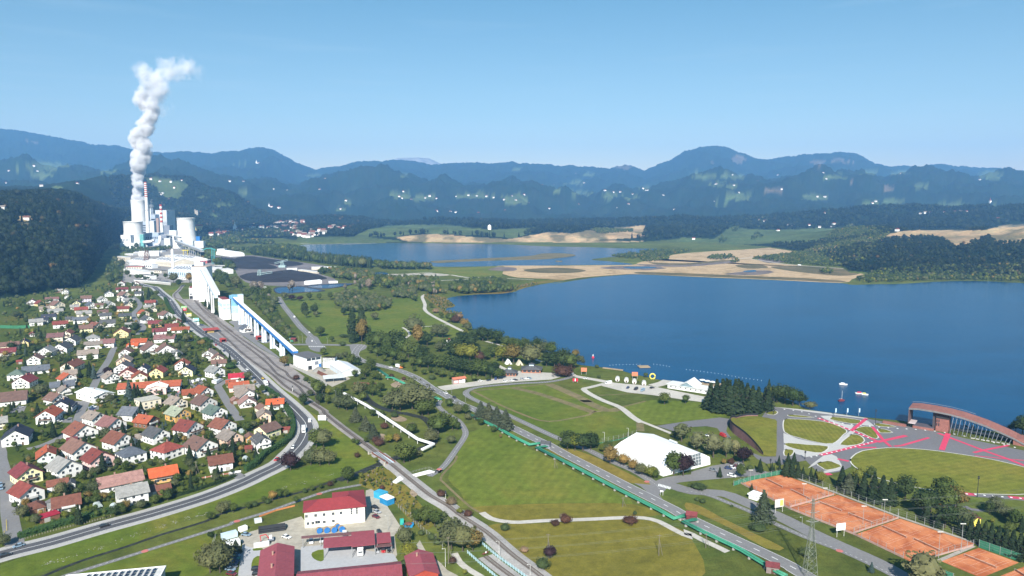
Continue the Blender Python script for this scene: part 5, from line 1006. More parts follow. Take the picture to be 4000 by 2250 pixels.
# ---- yellow white office with red hipped roof
p0,p1=G('F',1120,812),G('F',1792,742); d=(p1-p0).normalized(); rz=math.atan2(d.y,d.x); W=(p1-p0).length; zt_=ztop('F',1120,628,p0)
CW=mat((.80,.77,.66),var=.05,scale=.6,name='cream_plaster'); t=thing('depot_office','large cream two storey building with dark red hipped roof','office',(p0+p1)/2,rz); mb=MB(); mb.box(-W/2,0,0,W/2,12,zt_); ob('wall',mb,CW,t); mb=MB(); mb.box(W/2-14,12.004,0,W/2,19,zt_); ob('wing',mb,CW,t)
mb=MB(); o_=.8; zb=zt_-.1; q=[(-W/2-o_,-o_,zb),(W/2+o_,-o_,zb),(W/2+o_,12+o_,zb),(-W/2-o_,12+o_,zb),(-W/2+6.5,6,zt_+3),(W/2-6.5,6,zt_+3)]; mb.add(q,[(0,1,5,4),(1,2,5),(2,3,4,5),(3,0,4),(3,2,1,0)]); rf=ob('roof',mb,REDR,t); mb=MB(); mb.add([(W/2-14.6,8,zb+.05),(W/2+.6,8,zb+.05),(W/2+.6,19.8,zb+.05),(W/2-14.6,19.8,zb+.05),(W/2-7,7,zt_+2.9),(W/2-7,13.5,zt_+2.6)],[(0,3,5,4),(1,4,5,2),(3,2,5)]); ob('wing_roof',mb,REDR,t)
for zf,us in((.72,(.03,.18,.32,.47,.60)),(.27,(.05,.13,.32,.47))):
    for u in us:put('window',WIN,t,-W/2+u*W,-.03,zf*zt_)
put('window',WINW,t,-W/2+.21*W,-.03,.3*zt_)
for u in(.775,.865):
    for k in range(3):put('window',WINS,t,-W/2+u*W,-.03,zt_*(.62+.13*k))
# ---- red roofed sheds of the depot
def big_gable(label,c0,c1,c2,zeave,rise,m,wallm_,name='depot_shed',npan=5,chim=0):
    # c0-c1: far eave corners (left, right), c2: near right eave corner; ridge runs c1 -> c2
    c0,c1,c2=Vector(c0),Vector(c1),Vector(c2); v=c2-c1; v.z=0; L=v.length; v.normalize(); w=c0-c1; w.z=0; w-=v*w.dot(v); W=w.length; w.normalize()
    t=thing(name,label,'shed',(c1.x,c1.y,0),math.atan2(v.y,v.x),'red roofed sheds of the depot'); sg=1 if(v.x*w.y-v.y*w.x)>0 else-1      # local x along ridge
    Y=lambda y:y*sg
    mb=MB(); a=[(0,0,0),(0,Y(W),0),(0,Y(W),zeave-.2),(0,Y(W/2),zeave+rise-.2),(0,0,zeave-.2)]; b_=[(L,y,z)for _,y,z in a]; mb.hull(a,b_)if sg>0 else mb.hull(list(reversed(a)),list(reversed(b_))); ob('wall',mb,wallm_,t)
    for s in(0,1):
        for k in range(npan):
            for j in range(2):
                x0,x1=L*k/npan+.02-(k==0)*.5,L*(k+1)/npan-.02+(k==npan-1)*.5; f0,f1=j/2,(j+1)/2
                y0,y1=(W/2+(W/2+.6)*f0,W/2+(W/2+.6)*f1)if s else(W/2-(W/2+.6)*f1,W/2-(W/2+.6)*f0)
                zf=lambda y:zeave+rise-abs(y-W/2)/(W/2)*rise+.02-.0*j
                mb=MB(); q=[(x0,Y(y0),zf(y0)),(x1,Y(y0),zf(y0)),(x1,Y(y1),zf(y1)),(x0,Y(y1),zf(y1))]; th=.12+.04*(1-j)*(1 if s else 1); mb.hull(q,[(x,y,z+th)for x,y,z in q])
                for r_ in range(int((x1-x0)/1.1)):
                    xx=x0+(r_+.5)*1.1; ya,yb_=y0+.05,y1-.05; mb.tube((xx,Y(ya),zf(ya)+th),(xx,Y(yb_),zf(yb_)+th),.05,3)
                ob('roof_panel',mb,m,t)
    for k in range(chim):put('chimney',CHME,t,L*(.25+.3*k),Y(W*.62),zeave+rise)
    return t
MV=mat((.235,.058,.072),var=.1,scale=.8,coarse=.1,name='depot_red_roof',rough=.6)
big_gable('red roofed depot shed at the bottom left of the paved court',G('F',640,1035,5),G('F',987,1018,5),G('F',975,1500,5),5,2.2,MV,RDW,chim=2)
big_gable('long red roofed depot shed along the bottom edge',G('F',1050,1450,5),G('F',1052,1300,5),G('F',2180,1188,5),5,1.6,MV,RDW,npan=7)
big_gable('red roofed depot shed at the bottom right beside the bush',G('Y',360,825,4.5),G('Y',800,775,4.5),G('Y',910,1110,4.5),4.5,2.0,MV,RDW,npan=3,chim=1)
def canopy(label,pts,z,m,posts=True,th=.25,tilt=0):
    q=[G('F',x,y,z)for x,y in pts]; t=thing('canopy',label,'canopy',(0,0,0),0,'vehicle canopies of the depot'); mb=MB(); n=len(q)
    zz=[z,z,z+tilt,z+tilt]; mb.hull([(v.x,v.y,zz[i])for i,v in enumerate(q)],[(v.x,v.y,zz[i]+th)for i,v in enumerate(q)]); ob('roof',mb,m,t)
    for a,b_ in((0,1),(3,2)):
        k=max(2,int((q[b_]-q[a]).length/7)+1)
        for i in range(k):v=q[a].lerp(q[b_],.02+.96*i/(k-1)); mb=MB(); mb.tube((v.x,v.y,0),(v.x,v.y,zz[a]),.14,6); ob('post',mb,STEEL,t)
    for i in range(1,6):v0,v1=q[0].lerp(q[1],i/6),q[3].lerp(q[2],i/6); mb=MB(); mb.tube((v0.x,v0.y,zz[0]+th+.02),(v1.x,v1.y,zz[2]+th+.02),.06,4); ob('seam',mb,m,t)
canopy('long brown canopy behind the red vehicle shelters',[(1080,930),(1890,868),(1890,835),(1080,905)],4.2,mat((.17,.085,.085),name='brown_sheet')); canopy('left low red canopy over the empty vehicle bays',[(1325,1036),(1650,1010),(1640,925),(1330,950)],4.2,MV,tilt=1.0); canopy('middle taller red canopy over the parked truck',[(1640,1024),(1906,996),(1896,872),(1640,895)],4.6,MV,tilt=1.4); canopy('small red canopy at the right end of the shelters',[(1925,985),(2085,970),(2072,884),(1920,896)],4.2,MV,tilt=1.0); canopy('brown canopy over the three parked cars',[(1905,1028),(2095,1012),(2090,972),(1912,986)],3.2,mat((.17,.085,.085),name='brown_sheet'))
mb=MB(); mb.box(-14,-3.5,0,14,-3.2,3.5); p=G('F',1640,1000); 
# ---- roof with solar panels at the bottom edge
z=7.5; r0,r1=G('E',1845,1238,z),G('E',750,1342,z); d=(r1-r0); d.z=0; W=d.length; d.normalize(); n=Vector((-d.y,d.x,0)); t=thing('flat_roofed_hall','white flat roofed hall with solar panels cut by the bottom edge','hall',(r0.x,r0.y,0),math.atan2(d.y,d.x)); mb=MB(); mb.box(0,.3,0,W,32,z-.8); ob('wall',mb,LB,t); mb=MB(); mb.box(-.4,-.1,z-.75,W+.4,32.4,z-.05); ob('roof',mb,mat((.55,.55,.53),name='light_roof_membrane'),t); mb=MB(); mb.box(-.4,-.1,z,W+.4,.3,z+.3); mb.box(-.4,.31,z,0,32,z+.3); ob('parapet',mb,WH,t)
PV=mat((.012,.02,.055),rough=.15,spec=.6,name='solar_cell'); mb=MB(); mb.hull([(-1.5,-.5,.25),(1.5,-.5,.25),(1.5,.55,.75),(-1.5,.55,.75)],[(-1.5,-.52,.3),(1.5,-.52,.3),(1.5,.53,.8),(-1.5,.53,.8)]); pv=mb.mesh('solar_panel'); pv.materials.append(PV)
for i in range(11):
    for j in range(12):o=put('solar_panel',pv,t,3.2+i*2.3,2.6+j*2.2,z+.0); o.rotation_euler=(0,0,math.pi/2); o.scale=(.62,1,1)
# ---- white tent hall
N0,N1,F1=G('I',500,1212),G('I',1003,1446),G('I',1512,1338); ax=(N1-N0); Lh=ax.length; ax.normalize(); wv=F1-N1; wv-=ax*wv.dot(ax); Wd=wv.length; wv.normalize(); TENT=mat((.80,.80,.80),rough=.55,var=.03,scale=.2,name='white_membrane')
m1=(N1+F1)/2; hr=ztop('I',1250,1222,N1.lerp(F1,.42)); t=thing('tent_hall','big faceted white tent roofed sports hall','sports hall'); cs=((0,3.4),(.14,hr*.60),(.47,hr),(.86,hr*.66),(1,4)); 
def hp(u,f,z):return N0+ax*(u*Lh)+wv*(f*Wd)+Vector((0,0,z))
for i,((f0,z0),(f1,z1))in enumerate(zip(cs,cs[1:])):
    sl=lambda f,z:(hp(.03*(z/hr),f,z),hp(1-.03*(z/hr),f,z)); a,b_=sl(f0,z0); c_,e=sl(f1,z1); mb=MB(); up=Vector((0,0,.25)); mb.hull([a,b_,e,c_],[a+up,b_+up,e+up,c_+up]); ob('roof_panel',mb,TENT,t)
for u,k in((0,.03),(1,-.03)):
    q=[hp(u,0,0)]+[hp(u+k*z/hr,f,z-.05)for f,z in cs]+[hp(u,1,0)]; q2=[v+ax*(.2 if u==0 else-.2)for v in q]; mb=MB(); mb.hull(q if u==1 else list(reversed(q)),q2 if u==1 else list(reversed(q2))); ob('end_wall',mb,TENT,t)
mb=MB(); mb.hull([hp(0,0,0),hp(1,0,0),hp(1,0,3.5),hp(0,0,3.5)],[hp(0,.01,0),hp(1,.01,0),hp(1,.01,3.5),hp(0,.01,3.5)]); ob('side_wall',mb,TENT,t)
for i in range(6):
    for j in range(4):
        f0,f1=.46+i*.058,.46+(i+.9)*.058; z0,z1=1.2+j*hr*.17,1.2+(j+.9)*hr*.17
        uu=lambda z:1-.03*z/hr; o_=ax*.06; mb=MB(); q=[hp(uu(z0),f0,z0)+o_,hp(uu(z0),f1,z0)+o_,hp(uu(z1),f1,z1)+o_,hp(uu(z1),f0,z1)+o_]; mb.hull(q,[v+ax*.05 for v in q]); ob('pane',mb,mat((.16,.19,.20),rough=.15,name='hall_glass',spec=.5),t)
for u0,u1,f in((.42,.56,.78),(.55,.70,.6),(.62,.74,.7)):a,b_=hp(u0,f,hr*.8+.6),hp(u1,f,hr*.8+.6); mb=MB(); mb.tube(a,b_,.5,5); ob('roof_vent',mb,LG,t)
# ---- lakeside restaurant
Lp,Rp=G('a',1070,700),G('a',1910,830); t=bld('lake_restaurant','long low white lakeside restaurant with a steep gabled glass front','restaurant',Lp,Rp,3.2,11,WH,mat((.60,.61,.60),var=.05,name='pale_shingle'),over=.8); W=t['W']; mb=MB(); u=W*.47; h_=ztop('a',1500,588,Lp.lerp(Rp,.47)); k=W*.17
mb.hull([(u-k,-.6,3.4),(u+k,-.6,3.4),(u,-.6,h_)],[(u-k,14,3.4),(u+k,14,3.4),(u,14,h_+1)]); ob('glass_front',mb,mat((.20,.28,.32),rough=.15,name='restaurant_glass',spec=.5),t)
for s in(-1,1):mb=MB(); a=[(u,-1,h_+.1),(u+s*k*1.15,-1,3.5),(u+s*k*1.15,15,3.5),(u,15,h_+1.1)]; a=a if s<0 else list(reversed(a)); mb.hull(a,[(x,y,z+.35)for x,y,z in a]); ob('gable_roof',mb,mat((.60,.61,.60),var=.05,name='pale_shingle'),t)
openings(t,[(.06+i*.12,.45,.1+i*.12,.7)for i in range(8)],DK)
p=G('a',1850,640); t=thing('terrace','wooden lakeside terrace with tables behind the restaurant','terrace',p,rz=math.radians(-12)); mb=MB(); mb.box(-14,-7,0,16,8,.3); ob('deck',mb,TIM,t)
for f,x,y,i in(('a',1770,600,0),('a',1870,620,1),('a',1970,640,2)):
    p=G(f,x,y); t=thing('parasol','square white parasol on the lakeside terrace','parasol',p,group='parasols on the terrace'); mb=MB(); mb.tube((0,0,.3),(0,0,3),.06,5); ob('pole',mb,STEEL,t); mb=MB(); mb.add([(-2.2,-2.2,2.7),(2.2,-2.2,2.7),(2.2,2.2,2.7),(-2.2,2.2,2.7),(0,0,3.5)],[(0,1,4),(1,2,4),(2,3,4),(3,0,4),(3,2,1,0)]); ob('cover',mb,WH,t)
for x,y in((60,575),(240,598),(400,625),(595,658)):
    p=G('a',x,y); t=thing('barrel_cabin','round barrel shaped holiday cabin on the lake meadow','cabin',p,math.radians(-10),'barrel cabins on the lake meadow'); r_=45*mpp('a',p); mb=MB(); q=[(r_*math.sin(2*math.pi*i/14),0,r_*1.05-r_*math.cos(2*math.pi*i/14))for i in range(14)]; mb.hull(q,[(x_,5.5,z)for x_,_,z in q]); ob('barrel',mb,mat((.58,.57,.54),name='pale_wood_shell'),t); mb=MB(); mb.box(-.5,-.08,.3,.5,-.01,2); ob('door',mb,DARKW,t)
# ---- dark pyramidal pavilions, tents, shed with posters
for f,x,y,w,lab in(('G',1775,748,135,'left lakeside pavilion with dark hipped roof and glazed lantern'),('G',1995,715,190,'right lakeside pavilion with dark hipped roof and glazed lantern')):
    p=G(f,x,y); W=w*mpp(f,p); t=thing('pavilion',lab,'pavilion',p,math.radians(-6),'lakeside pavilions'); mb=MB(); mb.box(-W/2,0,0,W/2,W*.7,3); ob('wall',mb,mat((.36,.16,.10),name='red_brown_wall'),t)
    mb=MB(); o_=1.2; q=[(-W/2-o_,-o_,3),(W/2+o_,-o_,3),(W/2+o_,W*.7+o_,3),(-W/2-o_,W*.7+o_,3)]; k=W*.14; cyy=W*.35; mb.hull(q,[(-k,cyy-k,5.6),(k,cyy-k,5.6),(k,cyy+k,5.6),(-k,cyy+k,5.6)]); ob('roof',mb,roofm('dgrey'),t); mb=MB(); mb.box(-k*.9,cyy-k*.9,5.61,k*.9,cyy+k*.9,7); l_=ob('lantern',mb,LB,t); mb=MB(); mb.hull([(-k*1.2,cyy-k*1.2,7.02),(k*1.2,cyy-k*1.2,7.02),(k*1.2,cyy+k*1.2,7.02),(-k*1.2,cyy+k*1.2,7.02)],[(-.2,cyy-.2,8),(.2,cyy-.2,8),(.2,cyy+.2,8),(-.2,cyy+.2,8)]); ob('lantern_roof',mb,roofm('dgrey'),l_)
    for i in range(4):mb=MB(); mb.box(-W/2+W*(.08+i*.23),-.06,.8,-W/2+W*(.25+i*.23),-.01,2.4); ob('window',mb,GLASS,t)
for f,x,y,m_,lab in(('G',1775,628,WH,'white ridge tent on the park lawn'),('G',1888,638,mat((.66,.60,.46),name='cream_canvas'),'cream ridge tent on the park lawn')):
    p=G(f,x,y); t=thing('ridge_tent',lab,'tent',p,math.radians(15)); mb=MB(); a=[(3,0,0),(-3,0,0),(0,0,4.6)]; mb.hull(a,[(x_,6,z)for x_,_,z in a]); ob('canvas',mb,m_,t); mb=MB(); mb.add([(-.8,-.04,0),(.8,-.04,0),(0,-.04,2.4)],[(0,1,2)]); ob('flap',mb,DARKW,t)
p=G('G',1168,400); t=thing('park_tent','small red topped kiosk in the lakeside wood','kiosk',p); mb=MB(); mb.hull([(-2.5,-2.5,2.6),(2.5,-2.5,2.6),(2.5,2.5,2.6),(-2.5,2.5,2.6)],[(-.4,-.4,3.8),(.4,-.4,3.8),(.4,.4,3.8),(-.4,.4,3.8)]); ob('roof',mb,mat((.62,.04,.05),name='red_canvas'),t); mb=MB(); mb.box(-2.2,-2.2,0,2.2,2.2,2.59); ob('wall',mb,WH,t)
p0,p1=G('d',650,1060),G('d',1610,930); d=(p1-p0); W=d.length; t=thing('poster_shelter','orange roofed shelter with a pink and a white poster wall by the car park','shelter',p0,math.atan2(d.y,d.x)); mb=MB(); mb.box(0,.2,0,W,3.4,3.6); ob('wall',mb,mat((.40,.33,.28),name='shelter_wall'),t); mb=MB(); mb.hull([(-.6,-1,3.9),(W+.8,-1,3.9),(W+.8,2.2,5),(-.6,2.2,5)],[(-.6,-1,4.1),(W+.8,-1,4.1),(W+.8,2.2,5.2),(-.6,2.2,5.2)]); ob('roof',mb,mat((.55,.17,.10),var=.15,name='orange_tiles'),t)
mb=MB(); mb.box(.3,.1,.3,W*.47,.19,3.5); ob('poster',mb,mat((.58,.30,.30),name='pink_poster'),t); mb=MB(); mb.prism([(.9,0),(W*.36,0),(W*.42,1),(W*.36,1.9),(.9,2.1)],0,.03); mb.v=[(x,.09-z,.8+y)for x,y,z in mb.v]; ob('poster_print',mb,mat((.76,.66,.62),name='poster_pale'),t); mb=MB(); mb.box(W*.5,.1,.3,W-.2,.19,3.5); ob('poster',mb,WH,t)
for a,b_,c_,e in((.53,2.7,.74,3.3),(.8,.5,.815,2.4),(.84,2.9,.9,3.3)):mb=MB(); mb.box(W*a,.06,b_,W*e if e<1 else W*c_,.09,e if e>1 else b_+.6); ob('poster_print',mb,DG,t)
# ---- amphitheatre stage with the curved brick roof
Pa,Pb=G('U',235,650),G('U',2295,992); tt=thing('lake_stage','lakeside open air stage under a long curved pink brick roof on slanted columns','stage'); ex=[(240,268),(420,275),(740,325),(1040,385),(1300,455),(1500,522),(1750,610),(2000,715),(2290,845),(2500,955)]
dirv=(Pb-Pa).normalized(); nv=Vector((-dirv.y,dirv.x,0)); nv=nv if nv.y>0 else-nv; Lw=(Pb-Pa).length
def basept(x):                               # ground point under the front edge seen at column x
    lo,hi_=-.6,1.6
    X0=src('U',x,0)[0]
    for _ in range(40):
        m_=(lo+hi_)/2; q=Pa+dirv*(m_*Lw)
        if project(q.x,q.y,8)[0]<X0:lo=m_
        else:hi_=m_
    return Pa+dirv*(lo*Lw)
ex+=[(2700,1060)]
ft=[(basept(x),max(1.2,AT('U',x,y,basept(x).y).z))for x,y in ex]
Dp=15.0; TOPB=BRICKP; mb=MB(); a=[]; 
for i in range(len(ft)-1):
    (p,z),(q,w)=ft[i],ft[i+1]; f=[Vector((p.x,p.y,z)),Vector((q.x,q.y,w))]; r_=[v+nv*Dp for v in f]
    mb=MB(); lo=Vector((0,0,-1.1)); mb.hull([f[0],f[1],r_[1],r_[0]],[v+Vector((0,0,.02))for v in(f[0],f[1],r_[1],r_[0])]); mb=MB(); bot=[f[0]+lo,f[1]+lo,r_[1]+lo,r_[0]+lo]; mb.hull(bot,[f[0],f[1],r_[1],r_[0]]); ob('roof_slab',mb,mat((.17,.165,.17),name='stage_concrete'),tt)
    for k in range(3):
        for j in range(3):
            g0=lambda s,d_:f[0].lerp(f[1],s)+nv*(d_*Dp)+Vector((0,0,.03)); s0,s1,d0,d1=k/3+.004,(k+1)/3-.004,j/3+.003,(j+1)/3-.003; q4=[g0(s0,d0),g0(s1,d0),g0(s1,d1),g0(s0,d1)]; m2=MB(); m2.hull(q4,[v+Vector((0,0,.1))for v in q4]); ob('roof_panel',m2,TOPB,tt)
mb=MB(); [mb.tube(ft[i][0]+nv*Dp+Vector((0,0,ft[i][1]+1)),ft[i+1][0]+nv*Dp+Vector((0,0,ft[i+1][1]+1)),.08,4)for i in range(5)]; ob('rail',mb,STEEL,tt)
z0=ft[0][1]; mb=MB(); q=[ft[0][0]+v for v in(Vector((0,0,3.2)),nv*Dp+Vector((0,0,1)),nv*Dp+Vector((0,0,z0-1.15)),Vector((0,0,z0-1.15)))]; mb.hull(q,[v+dirv*.5 for v in q]); ob('side_wall',mb,mat((.13,.085,.085),name='dark_brick'),tt)
def sbox(s0,s1,d0,d1,z0,z1,m_,nm):
    b0=lambda s,d_:Pa+dirv*(s*Lw)+nv*d_; mb=MB(); mb.prism([(v.x,v.y)for v in(b0(s0,d0),b0(s1,d0),b0(s1,d1),b0(s0,d1))],z0,z1); return ob(nm,mb,m_,tt)
def fr_of(x,y=None):return(basept(x)-Pa).dot(dirv)/Lw
sbox(fr_of(240),fr_of(380),0,9,3.0,3.5,mat((.5,.42,.42),name='balcony_pink'),'balcony'); sbox(fr_of(330),fr_of(740),1,10,0,1.6,BRICKP,'plinth'); sbox(fr_of(345),fr_of(735),1.4,9.6,1.62,1.8,mat((.10,.09,.11),name='dark_deck'),'stage_deck')
hb=AT('U',880,400,basept(880).y).z; sbox(fr_of(770),fr_of(1025),3,12,0,hb-1,BRICKP,'brick_core'); sbox(fr_of(770),fr_of(1025),2.8,2.98,hb-3.4,hb-1.2,DK,'glass_band'); sbox(fr_of(700),fr_of(765),4,12,0,hb,mat((.07,.06,.065),name='dark_core'),'dark_core')
for i in range(4):sbox(fr_of(778+i%2*40),fr_of(800+i%2*40),2.9,2.99,hb*.3+i//2*2.4,hb*.3+1.8+i//2*2.4,GLASS,'window')
sbox(fr_of(2300),fr_of(2700),.5,12,0,4,BRICKP,'brick_wall'); sbox(fr_of(-250),fr_of(205),0,3,0,1.3,BRICKP,'brick_wall')
for x in(1060,1130,1210,1300,1380,1460,1560,1640,1720,1800,1880,1960,2050,2140,2220):
    q=basept(x); s=fr_of(x); zz=np.interp(x,[e[0]for e in ex],[f_[1]for f_ in ft])-1
    for d_,sh in((.8,1.6),(Dp-1.5,-1.6)):mb=MB(); mb.tube(q+nv*d_+Vector((0,0,0)),q+nv*(d_+.4)+dirv*sh+Vector((0,0,zz)),.17,6); ob('column',mb,DG,tt)
for x in(200,240,285,315):q=basept(x); mb=MB(); mb.tube(q+nv*2,q+nv*2+Vector((0,0,3.1)),.2,6); ob('column',mb,DK,tt)
for i in range(8):sbox(fr_of(1480+i*100),fr_of(1545+i*100),-1.2,-.3,0,.5,CONC,'bench_block')
sbox(fr_of(1040),fr_of(2280),12.5,14.5,0,1.0,mat((.55,.48,.44),name='pale_pink_wall'),'rear_wall')
# curved dark retaining wall at the left end of the plaza
q=line(('I',2010,1232,1850,1110,1700,1000,1680,920,1740,862,1850,838,1960,838),step=3); t=thing('ramp_wall','curved dark railing wall around the raised plaza lawn','wall'); mb=MB(); n=len(q); hz_=[.5+5*math.sin(min(1,i/n*1.25)*math.pi)**.7 if i/n<.8 else .6 for i in range(n)]
mb.add([tuple(v)[:2]+(0,)for v in q]+[tuple(v)[:2]+(hz_[i],)for i,v in enumerate(q)],[(i,i+1,n+i+1,n+i)for i in range(n-1)]); o=ob('brick_face',mb,mat((.25,.13,.12),name='dark_red_brick'),t); mb=MB(); q2=offset_line(q,-.12)
mb.hull([tuple(v)[:2]+(hz_[i]+.02,)for i,v in enumerate(q)]+[tuple(v)[:2]+(hz_[n-1-i]+.02,)for i,v in enumerate(reversed(q2))],[tuple(v)[:2]+(hz_[i]+1.3,)for i,v in enumerate(q)]+[tuple(v)[:2]+(hz_[n-1-i]+1.3,)for i,v in enumerate(reversed(q2))]); ob('railing',mb,mat((.025,.027,.03),name='black_railing'),t)
RP=poly(('I',1700,990,1684,925,1742,868,1850,845,1950,846,2100,870,2146,886,2148,1000,2146,1200,2120,1245,2010,1232,1850,1105)); RPs=rpoly(RP,4)
q2=[(v.x,v.y)for v in q]; cx=G('I',2146,1000); mb=MB(); rim=RPs; cz=[]
for a,b_ in rim:
    i=min(range(n),key=lambda k:(q[k].x-a)**2+(q[k].y-b_)**2); dd=math.hypot(q[i].x-a,q[i].y-b_); cz.append(.13+max(0,hz_[i]-.2)*max(0,1-dd/16))
mb.add([(a,b_,z)for(a,b_),z in zip(rim,cz)]+[(cx.x-14,cx.y,1.2)],[(i,(i+1)%len(rim),len(rim))for i in range(len(rim))]); struct('plaza_lawn',mb,grass('ramp_lawn',(.095,.112,.036),(.115,.125,.045),(.14,.135,.055),.06,math.radians(80),2.5))
# ---- pipes
def pipes(label,fr_pts,offs=(-.9,0,.9),r=.42,z=1.3,sup=9):
    pts=[G(f,x,y)for f,x,y in fr_pts]; t=thing('heating_pipeline',label,'pipeline',group='green district heating pipeline')
    for o_ in offs:mb=MB(); mb.path([v+Vector((0,0,z+(.35 if abs(o_)<.1 else 0)))for v in offset_line(pts,o_)],r,8); ob('pipe',mb,GREENP,t,smooth=True)
    sm_=MB(); sm_.box(-1.4,-.35,0,1.4,.35,z-r); sme=sm_.mesh('support'); sme.materials.append(CONC)
    for p,d in resample(pts,sup):o=put('support',sme,t,p.x,p.y,0,math.atan2(d.y,d.x)+math.pi/2)
pipes('upper left green pipeline between creek bushes and the lake road',[('G',455,690),('G',560,762),('G',540,775),('G',600,775),('G',780,862)]); pipes('short green pipeline piece by the road junction',[('G',960,942),('G',1085,998)])
pipes('green pipeline behind the pine row up to the dark pump hut',[('G',1375,1145),('G',1540,1225),('G',1690,1300),('L',800,40),('L',955,115),('L',1065,98)]); pipes('longest green pipeline running beside the lake road to the maroon pump hut',[('L',1140,128),('L',1025,145),('L',1400,335),('L',1800,545),('L',2260,780),('L',2405,862),('L',2520,830)]); pipes('lower right green pipeline from the maroon hut towards the bottom edge',[('c',190,930),('c',-40,985),('c',400,1210),('c',900,1447),('c',1100,1550),('K',80,1190),('K',180,1240)]); pipes('green pipeline in the grass left of the avenue junction',[('B',1870,740),('B',1920,740),('B',1960,800),('B',1990,880)],sup=7); pipes('green pipeline between the bushes right of the blue conveyor',[('B',1820,560),('B',1900,640),('B',1950,720)],sup=7)
for f,x,y,w,rc,m_,lab in(('L',1105,132,90,'dgrey',DG,'dark hipped pump hut where the green pipeline crosses the road'),('c',100,925,190,'maroon',mat((.15,.04,.04),name='maroon_boards'),'maroon pump hut on the green pipeline'),('K',45,1190,120,'maroon',mat((.24,.19,.18),name='grey_boards'),'brown roofed pump hut at the bottom edge'),('B',2000,865,80,'maroon',DARKW,'small brown pump hut by the avenue junction')):
    p=G(f,x,y); W=w*mpp(f,p); t=thing('pump_hut',lab,'hut',p,math.radians(-18)); mb=MB(); mb.box(-W/2,0,0,W/2,4,2.9); ob('wall',mb,m_,t); mb=gable_roof(W,4,2.9,1,'x',.4); ob('roof',mb,roofm(rc),t); mb=MB(); mb.box(-.5,-.06,0,.5,-.01,2); ob('door',mb,DARKW,t)
def pipeway(label,pts,z,w,h,m,sup,name='covered_pipe',pr=.16):
    pts=[Vector(p)for p in pts]; t=thing(name,label,'covered pipe'); q=[v+Vector((0,0,z))for v in pts]; A=offset_line(q,w/2); B_=offset_line(q,-w/2)
    for i in range(len(q)-1):mb=MB(); mb.hull([A[i],B_[i],B_[i]+Vector((0,0,h)),A[i]+Vector((0,0,h))],[A[i+1],B_[i+1],B_[i+1]+Vector((0,0,h)),A[i+1]+Vector((0,0,h))]); ob('duct',mb,m,t)
    sm_=MB(); sm_.tube((0,0,0),(0,0,z),pr,6); sme=sm_.mesh('support'); sme.materials.append(m)
    for p,d in resample(pts,sup):put('support',sme,t,p.x,p.y,0)
pipeway('white covered pipe on posts crossing the riverside gardens',[G('G',110,955),G('G',340,1080),G('G',600,1255),G('G',850,1425),G('T',1890,655),G('T',1700,750)],2.6,1.7,1.0,WH,13); pipeway('white box duct below the blue conveyor',[G('B',1750,925),G('B',1735,955),G('B',1860,1060)],1.5,1.6,1.5,WH,8)
# rail bridge, underpass
t=thing('rail_bridge','steel rail bridge over the brook with stone abutments','bridge'); a,b_=G('T',920,720),G('T',1190,900); d=(b_-a).normalized(); n=Vector((-d.y,d.x,0))
for s in(-2.2,2.2):mb=MB(); u=Vector((0,0,1.1)); k=n*.2; mb.hull([a+n*s-k,a+n*s+k,a+n*s+k+u,a+n*s-k+u],[b_+n*s-k,b_+n*s+k,b_+n*s+k+u,b_+n*s-k+u]); ob('girder',mb,RUST,t)
mb=MB(); mb.hull([a-n*1.9+Vector((0,0,.36)),a+n*1.9+Vector((0,0,.36)),a+n*1.9+Vector((0,0,.42)),a-n*1.9+Vector((0,0,.42))],[b_-n*1.9+Vector((0,0,.36)),b_+n*1.9+Vector((0,0,.36)),b_+n*1.9+Vector((0,0,.42)),b_-n*1.9+Vector((0,0,.42))]); ob('deck',mb,LB,t)
for c_ in(a,b_):mb=MB(); mb.box(c_.x-2.8,c_.y-2.4,.02,c_.x+2.0,c_.y+1.2,.33); mb.box(c_.x-3.8,c_.y-3,.02,c_.x-2.85,c_.y-1,1.6); ob('abutment',mb,mat((.36,.33,.28),var=.25,scale=2,name='stone_block'),t)
for fr_,p4,lab in(('T',(1200,1215,1330,1115,1390,1165,1270,1235),'white concrete ramp wall left of the railway underpass'),('T',(1540,1090,1820,1015,1915,1045,1600,1120),'white concrete ramp wall right of the railway underpass')):
    q=gl(fr_,*p4); mb=MB(); mb.prism([(v.x,v.y)for v in q],.05,.5); o=tag(ob('underpass_wall',mb,WH),lab,'ramp wall')
fence('ramp_railing','thin steel railing above the underpass ramp',gl('T',1500,1065,1720,1000,1830,985,1920,1035),1.1,2,.05,3,STEEL); fence('blue_railing','right pale blue railing along the lower siding',gl('Y',1650,640,1900,850,2150,1030,2450,1250),1.6,1.9,.11,3,mat((.45,.60,.66),name='pale_blue_paint'),(.3,1.3),mat((.30,.46,.50),name='blue_grille')); fence('blue_railing','left pale blue railing beside the gravel lane',gl('Y',1400,780,1600,960,1850,1170,2000,1300),1.5,1.9,.11,3,mat((.45,.60,.66),name='pale_blue_paint'),(.3,1.3),mat((.30,.46,.50),name='blue_grille'))
fence('depot_fence','wire fence with steel posts on the right of the depot yard',gl('Y',240,20,440,200,640,400,830,560,1000,700),2.2,3,.06,3,STEEL); fence('depot_fence','wire fence left of the depot car park',gl('F',60,1140,90,1000,130,900),2.2,3,.06,3,STEEL); fence('safety_net','orange safety net between cycle path and depot lawn',gl('F',610,690,800,620,1040,560),1,3,.05,1,mat((.55,.22,.08),name='orange_net'),(.1,.9))
